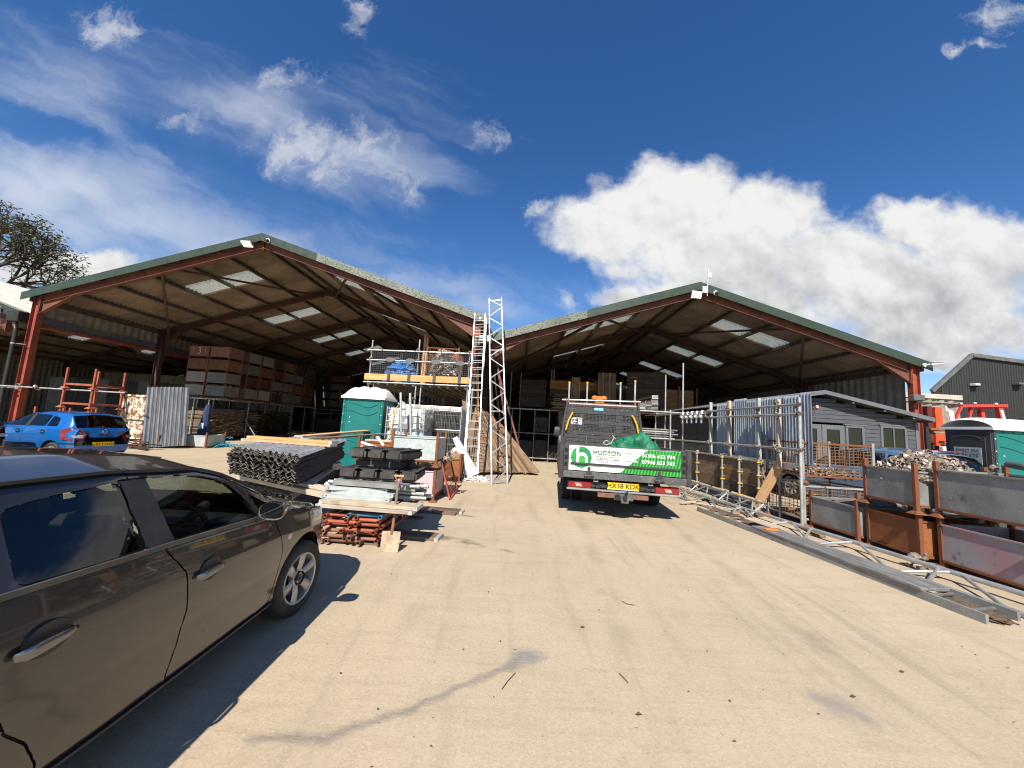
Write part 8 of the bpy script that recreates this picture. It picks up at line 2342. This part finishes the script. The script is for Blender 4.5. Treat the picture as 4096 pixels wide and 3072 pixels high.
def build_right_inside():
    rr = random.Random(51)
    t = thing('tube_rack', 'tall scaffold rack holding tubes below and timber above in the lower shed', 'rack', (2.5, 18, 0))
    y = 18.05
    xs_ = [-.35, .02, .74, 1.45, 2.3, 3.2, 4.1, 5.0]
    for x in xs_: tube('upright', (x, y, 0), (x, y, 2.5), M_galv_dark, t, .03, 8)
    for z in (2.47, 1.33, .16): tube('ledger', (-.6, y-.04, z), (5.4, y-.04, z+.04), M_galv_dark if z < 2 else M_galv, t, .03, 8)
    for x in (-.5, -.02, 1.48, 1.6): tube('upright', (x, y+.3, 2.5), (x, y+.3, 4.3+.2*(x > 0)), M_galv_dark, t, .028, 8)
    b = MB(); b.box((-.7, y, 2.44), (9, y+4, 2.47)); b.obj('deck', M_wood_dark, t, Matrix())
    # tubes seen end on
    b = MB()
    for (xa, xb, z0, z1) in ((.06, .70, .2, .95), (.78, 1.42, .2, .98), (.78, 1.42, 1.42, 2.1), (1.5, 2.25, .2, .8), (2.35, 3.15, .2, 1.1)):
        r_ = .0265; row = 0; z = z0+r_
        while z < z1:
            x = xa+r_+(r_ if row % 2 else 0)
            while x < xb-r_:
                if rr.random() < .95:
                    yy = y+.05+rr.uniform(0, .25); b.pipe((x, yy, z), (x, yy+1.2, z), r_, 7, .005, .2)
                x += 2*r_+.001
            z += r_*1.74; row += 1
    tag(b.obj('stacked_tubes', M_galv_dark, None, Matrix(), smooth=True), 'mass of scaffold tubes seen end on in the lower shed rack', 'tubes', kind='stuff')
    # timber walls on the upper deck
    def wall(x0, x1, y0, z0, n, h, m, lab, grp, yaw=0., mats=None):
        for k in range(n):
            mm = mats[k] if mats else m
            o = link('scaffold_board', box_mesh(round(x1-x0, 2), .05, h-.012, mm, .004), None, T((x0+x1)/2, y0, z0+h*(k+.5)) @ RZ(yaw+rr.uniform(-.006, .006))); tag(o, lab % ORD[k], 'scaffold board', grp)
    D, O, Od = M_wood_dark, M_wood_orange, M_wood_old
    wall(.02, 1.25, 18.3, 2.60, 6, .225, D, 'dark board in the first timber wall above the rack, %s up', 'boards in the first timber wall', 0, [D, D, D, D, D, D])
    wall(1.42, 3.78, 18.3, 2.60, 6, .232, D, 'board in the second timber wall above the rack, %s up', 'boards in the second timber wall', 0, [D, D, D, D, O, O])
    wall(2.9, 5.2, 18.55, 2.60, 6, .228, D, 'board in the third timber wall above the rack, %s up', 'boards in the third timber wall', 0, [D, D, D, D, D, Od])
    wall(5.0, 6.75, 17.6, 2.50, 8, .252, D, 'dark board in the slanting timber wall beside the tall pole, %s up', 'boards in the slanting timber wall', -.32)
    wall(6.62, 8.32, 18.1, 2.62, 6, .20, O, 'orange board in the bright timber wall beyond the tall pole, %s up', 'boards in the bright timber wall')
    for k, (x, z) in enumerate(((6.95, 4.0), (7.6, 4.0), (8.45, 3.9))):
        o = link('scaffold_tube', tube_mesh(1.5, .03, M_rusttube, 8), None, axis((x, 18.02, 2.5), (x, 18.02, z))); tag(o, 'rusty upright before the bright timber wall, %s along' % ORD[k], 'tube', 'uprights before the bright timber wall')
    # boards standing on end
    for k in range(5):
        x = 3.78+.16*k
        o = link('scaffold_board', box_mesh(1.95, .21, .045, M_wood_old, .004), None, axis((x, 17.85-.02*k, 2.5), (x, 17.9-.02*k, 4.38+.03*(k % 2)), (.25, -1, 0))); tag(o, 'tall board standing on end above the rack, %s of its clump' % ORD[k], 'scaffold board', 'boards standing on end')
    o = link('scaffold_board', box_mesh(1.65, .26, .045, M_wood_orange, .004), None, axis((2.68, 18.1, 2.52), (2.68, 18.15, 4.16), (0, -1, 0))); tag(o, 'single orange board standing on end between two ladder stiles', 'scaffold board')
    t2 = thing('ladder', 'short old ladder standing behind the orange board on end', 'ladder', (2.68, 18.2, 2.5))
    for x in (2.50, 2.86): beam('stile', (x, 18.2, 2.5), (x, 18.22, 4.2), .03, .05, M_wood_pale, t2)
    for k in range(6): tube('rung', (2.5, 18.2, 2.7+k*.26), (2.86, 18.2, 2.7+k*.26), M_wood_pale, t2, .014, 6, False)
    for (x, w, n, z0, lab) in ((1.85, .75, 15, 2.50, 'flat board in the pile at the near deck edge'), (3.05, .6, 12, 2.50, 'flat board in the pile behind the orange board')):
        for k in range(n):
            o = link('scaffold_board', box_mesh(round(w-.1*(k % 3), 2), .9, .04, rr.choice([M_wood_old, M_wood_dark, M_wood_dark]), .003), None, T(x+rr.uniform(-.05, .05), 18.0, z0+.04+k*.048)); tag(o, lab+', %s up' % ORD[k], 'scaffold board', 'flat boards on the deck')
    o = link('scaffold_board', box_mesh(1.0, .22, .045, M_wood_old, .004), None, axis((2.02, 17.4, .1), (2.02, 17.6, 2.95), (0, -1, 0))); tag(o, 'long dark board standing beside the truck headboard', 'scaffold board')
    o = link('scaffold_board', box_mesh(3.1, .24, .045, M_wood_old, .004), None, axis((1.98, 16.9, .0), (1.95, 17.9, 3.0), (0, -1, .2))); tag(o, 'long board leaning on the rack close to the truck cab', 'scaffold board')
    # dark masses deeper in
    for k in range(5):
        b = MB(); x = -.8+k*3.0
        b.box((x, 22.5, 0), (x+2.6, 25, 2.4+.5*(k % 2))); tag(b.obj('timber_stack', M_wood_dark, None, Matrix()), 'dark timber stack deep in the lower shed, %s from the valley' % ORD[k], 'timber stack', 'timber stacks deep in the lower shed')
build_boxes(); build_left_racks(); build_left_front(); build_right_inside()
# ------------------------------------------------------------------ tree, litter
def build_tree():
    t = thing('oak_tree', 'tall sparse oak behind the pale roofed shed', 'tree', (-45, 30, 0))
    rr = random.Random(12)
    base = Vector((-52.2, 31, 0))
    br = MB(); tips = []
    def grow(p, d, L, r, depth):
        q = p
        n = 4
        for i in range(n):
            d2 = (d+Vector((rr.gauss(0, .16), rr.gauss(0, .16), rr.gauss(.03, .10)))).normalized()
            q2 = q+d2*L/n
            br.cyl(q, q2, r*(1-.18*i/n*1.5), 6 if depth > 2 else 9, r*(1-.18*(i+1)/n*1.5), cap=False)
            q, d = q2, d2
            if depth >= 3 and i >= 1: tips.append((q.copy(), depth))
        if depth >= 6 or r < .012: tips.append((q.copy(), depth)); return
        k = 3 if depth < 4 else 2
        for j in range(k):
            a = rr.uniform(0, 6.3); sp = rr.uniform(.45, .95)
            ax = d.orthogonal().normalized(); ax.rotate(Matrix.Rotation(a, 3, d).to_quaternion())
            nd = (d*math.cos(sp)+ax*math.sin(sp)); nd.z += .05; nd.normalize()
            grow(q, nd, L*rr.uniform(.62, .82), r*rr.uniform(.55, .68), depth+1)
    br.cyl(base, base+Vector((0, 0, 8.4)), .55, 12, .42)
    for a in (0.2, 1.6, 2.9, 4.3, 5.5):
        grow(base+Vector((0, 0, 7.6)), Vector((math.cos(a)*.75, math.sin(a)*.6, .75)).normalized(), 3.9, .26, 1)
    grow(base+Vector((0, 0, 8.2)), Vector((.15, 0, 1)), 4.2, .30, 1)
    br.obj('trunk', M_bark, t, Matrix(), smooth=True)
    for q, m in ((0, M_leaf), (1, M_leaf2)):
        b = MB()
        for (p, dep) in tips:
            if rr.random() < .55: continue
            for k in range(rr.randint(3, 7)):
                c = p+Vector((rr.gauss(0, .30), rr.gauss(0, .30), rr.gauss(0, .22)))
                if rr.random() < .5: continue
                M = T(*c) @ RZ(rr.uniform(0, 6.3)) @ RX(rr.uniform(-.9, .9)) @ RY(rr.uniform(-.5, .5))
                l, w = rr.uniform(.12, .22), rr.uniform(.05, .10)
                b.add([(-l, 0, 0), (-l*.2, -w, .02), (l, 0, -.02), (-l*.2, w, .03)], [(0, 1, 2), (0, 2, 3)], M)
        b.obj('crown' if q == 0 else 'crown_light', m, t, Matrix())
def build_litter():
    rr = random.Random(8); b = MB()
    for k in range(230):
        x, y = rr.uniform(-1.4, 6), rr.uniform(1.4, 11.5)
        if x > 4 and y < 9: continue
        M = T(x, y, .006) @ RZ(rr.uniform(0, 6.3)); s = rr.uniform(.005, .012)
        b.add([(-s, 0, 0), (0, -s*.5, .004), (s, 0, .002), (0, s*.5, .007)], [(0, 1, 2, 3)], M)
    tag(b.obj('leaf_litter', mat('fallen_leaf', (.10, .065, .04), (.06, .045, .03), .8, 0, 9), None, Matrix()), 'tiny fallen leaves and crumbs scattered over the concrete', 'leaf litter', kind='stuff')
    tw = [((1.09, 3.83), [(0, 0), (.03, -.05), (.10, -.07)], 'forked twig lying on the concrete in line with the truck tow bar'), ((.02, 2.57), [(-.03, -.07), (0, 0), (.05, .09)], 'thin twig lying just below the dark scuff mark'), ((.79, 2.69), [(-.02, .045), (.0, .0), (.015, -.045)], 'short thick twig on the open concrete right of the scuff mark')]
    for (x, y), pts, lab in tw:
        q = MB(); q.path([(x+a, y+c, .008) for a, c in pts], .0025, 5)
        tag(q.obj('twig', M_bark, None, Matrix()), lab, 'twig')
    for k, (x, y, lab) in enumerate(((.787, 2.377, 'dark round leaf near the bottom of the open concrete'), (2.27, 2.68, 'reddish leaf beside the grey patch'), (2.9, 3.0, 'brown leaf on the concrete towards the ladder'), (.62, 3.3, 'ring shaped dark leaf on the concrete below the truck'))):
        q = MB(); s = .022; q.add([(x-s, y, .004), (x-s*.3, y-s*.6, .010), (x+s, y, .006), (x+s*.2, y+s*.6, .012)], [(0, 1, 2, 3)]); tag(q.obj('fallen_leaf', mat('leaf_brown%d' % k, (.09, .045, .025), None, .7), None, Matrix()), lab, 'leaf')
build_tree(); build_litter()
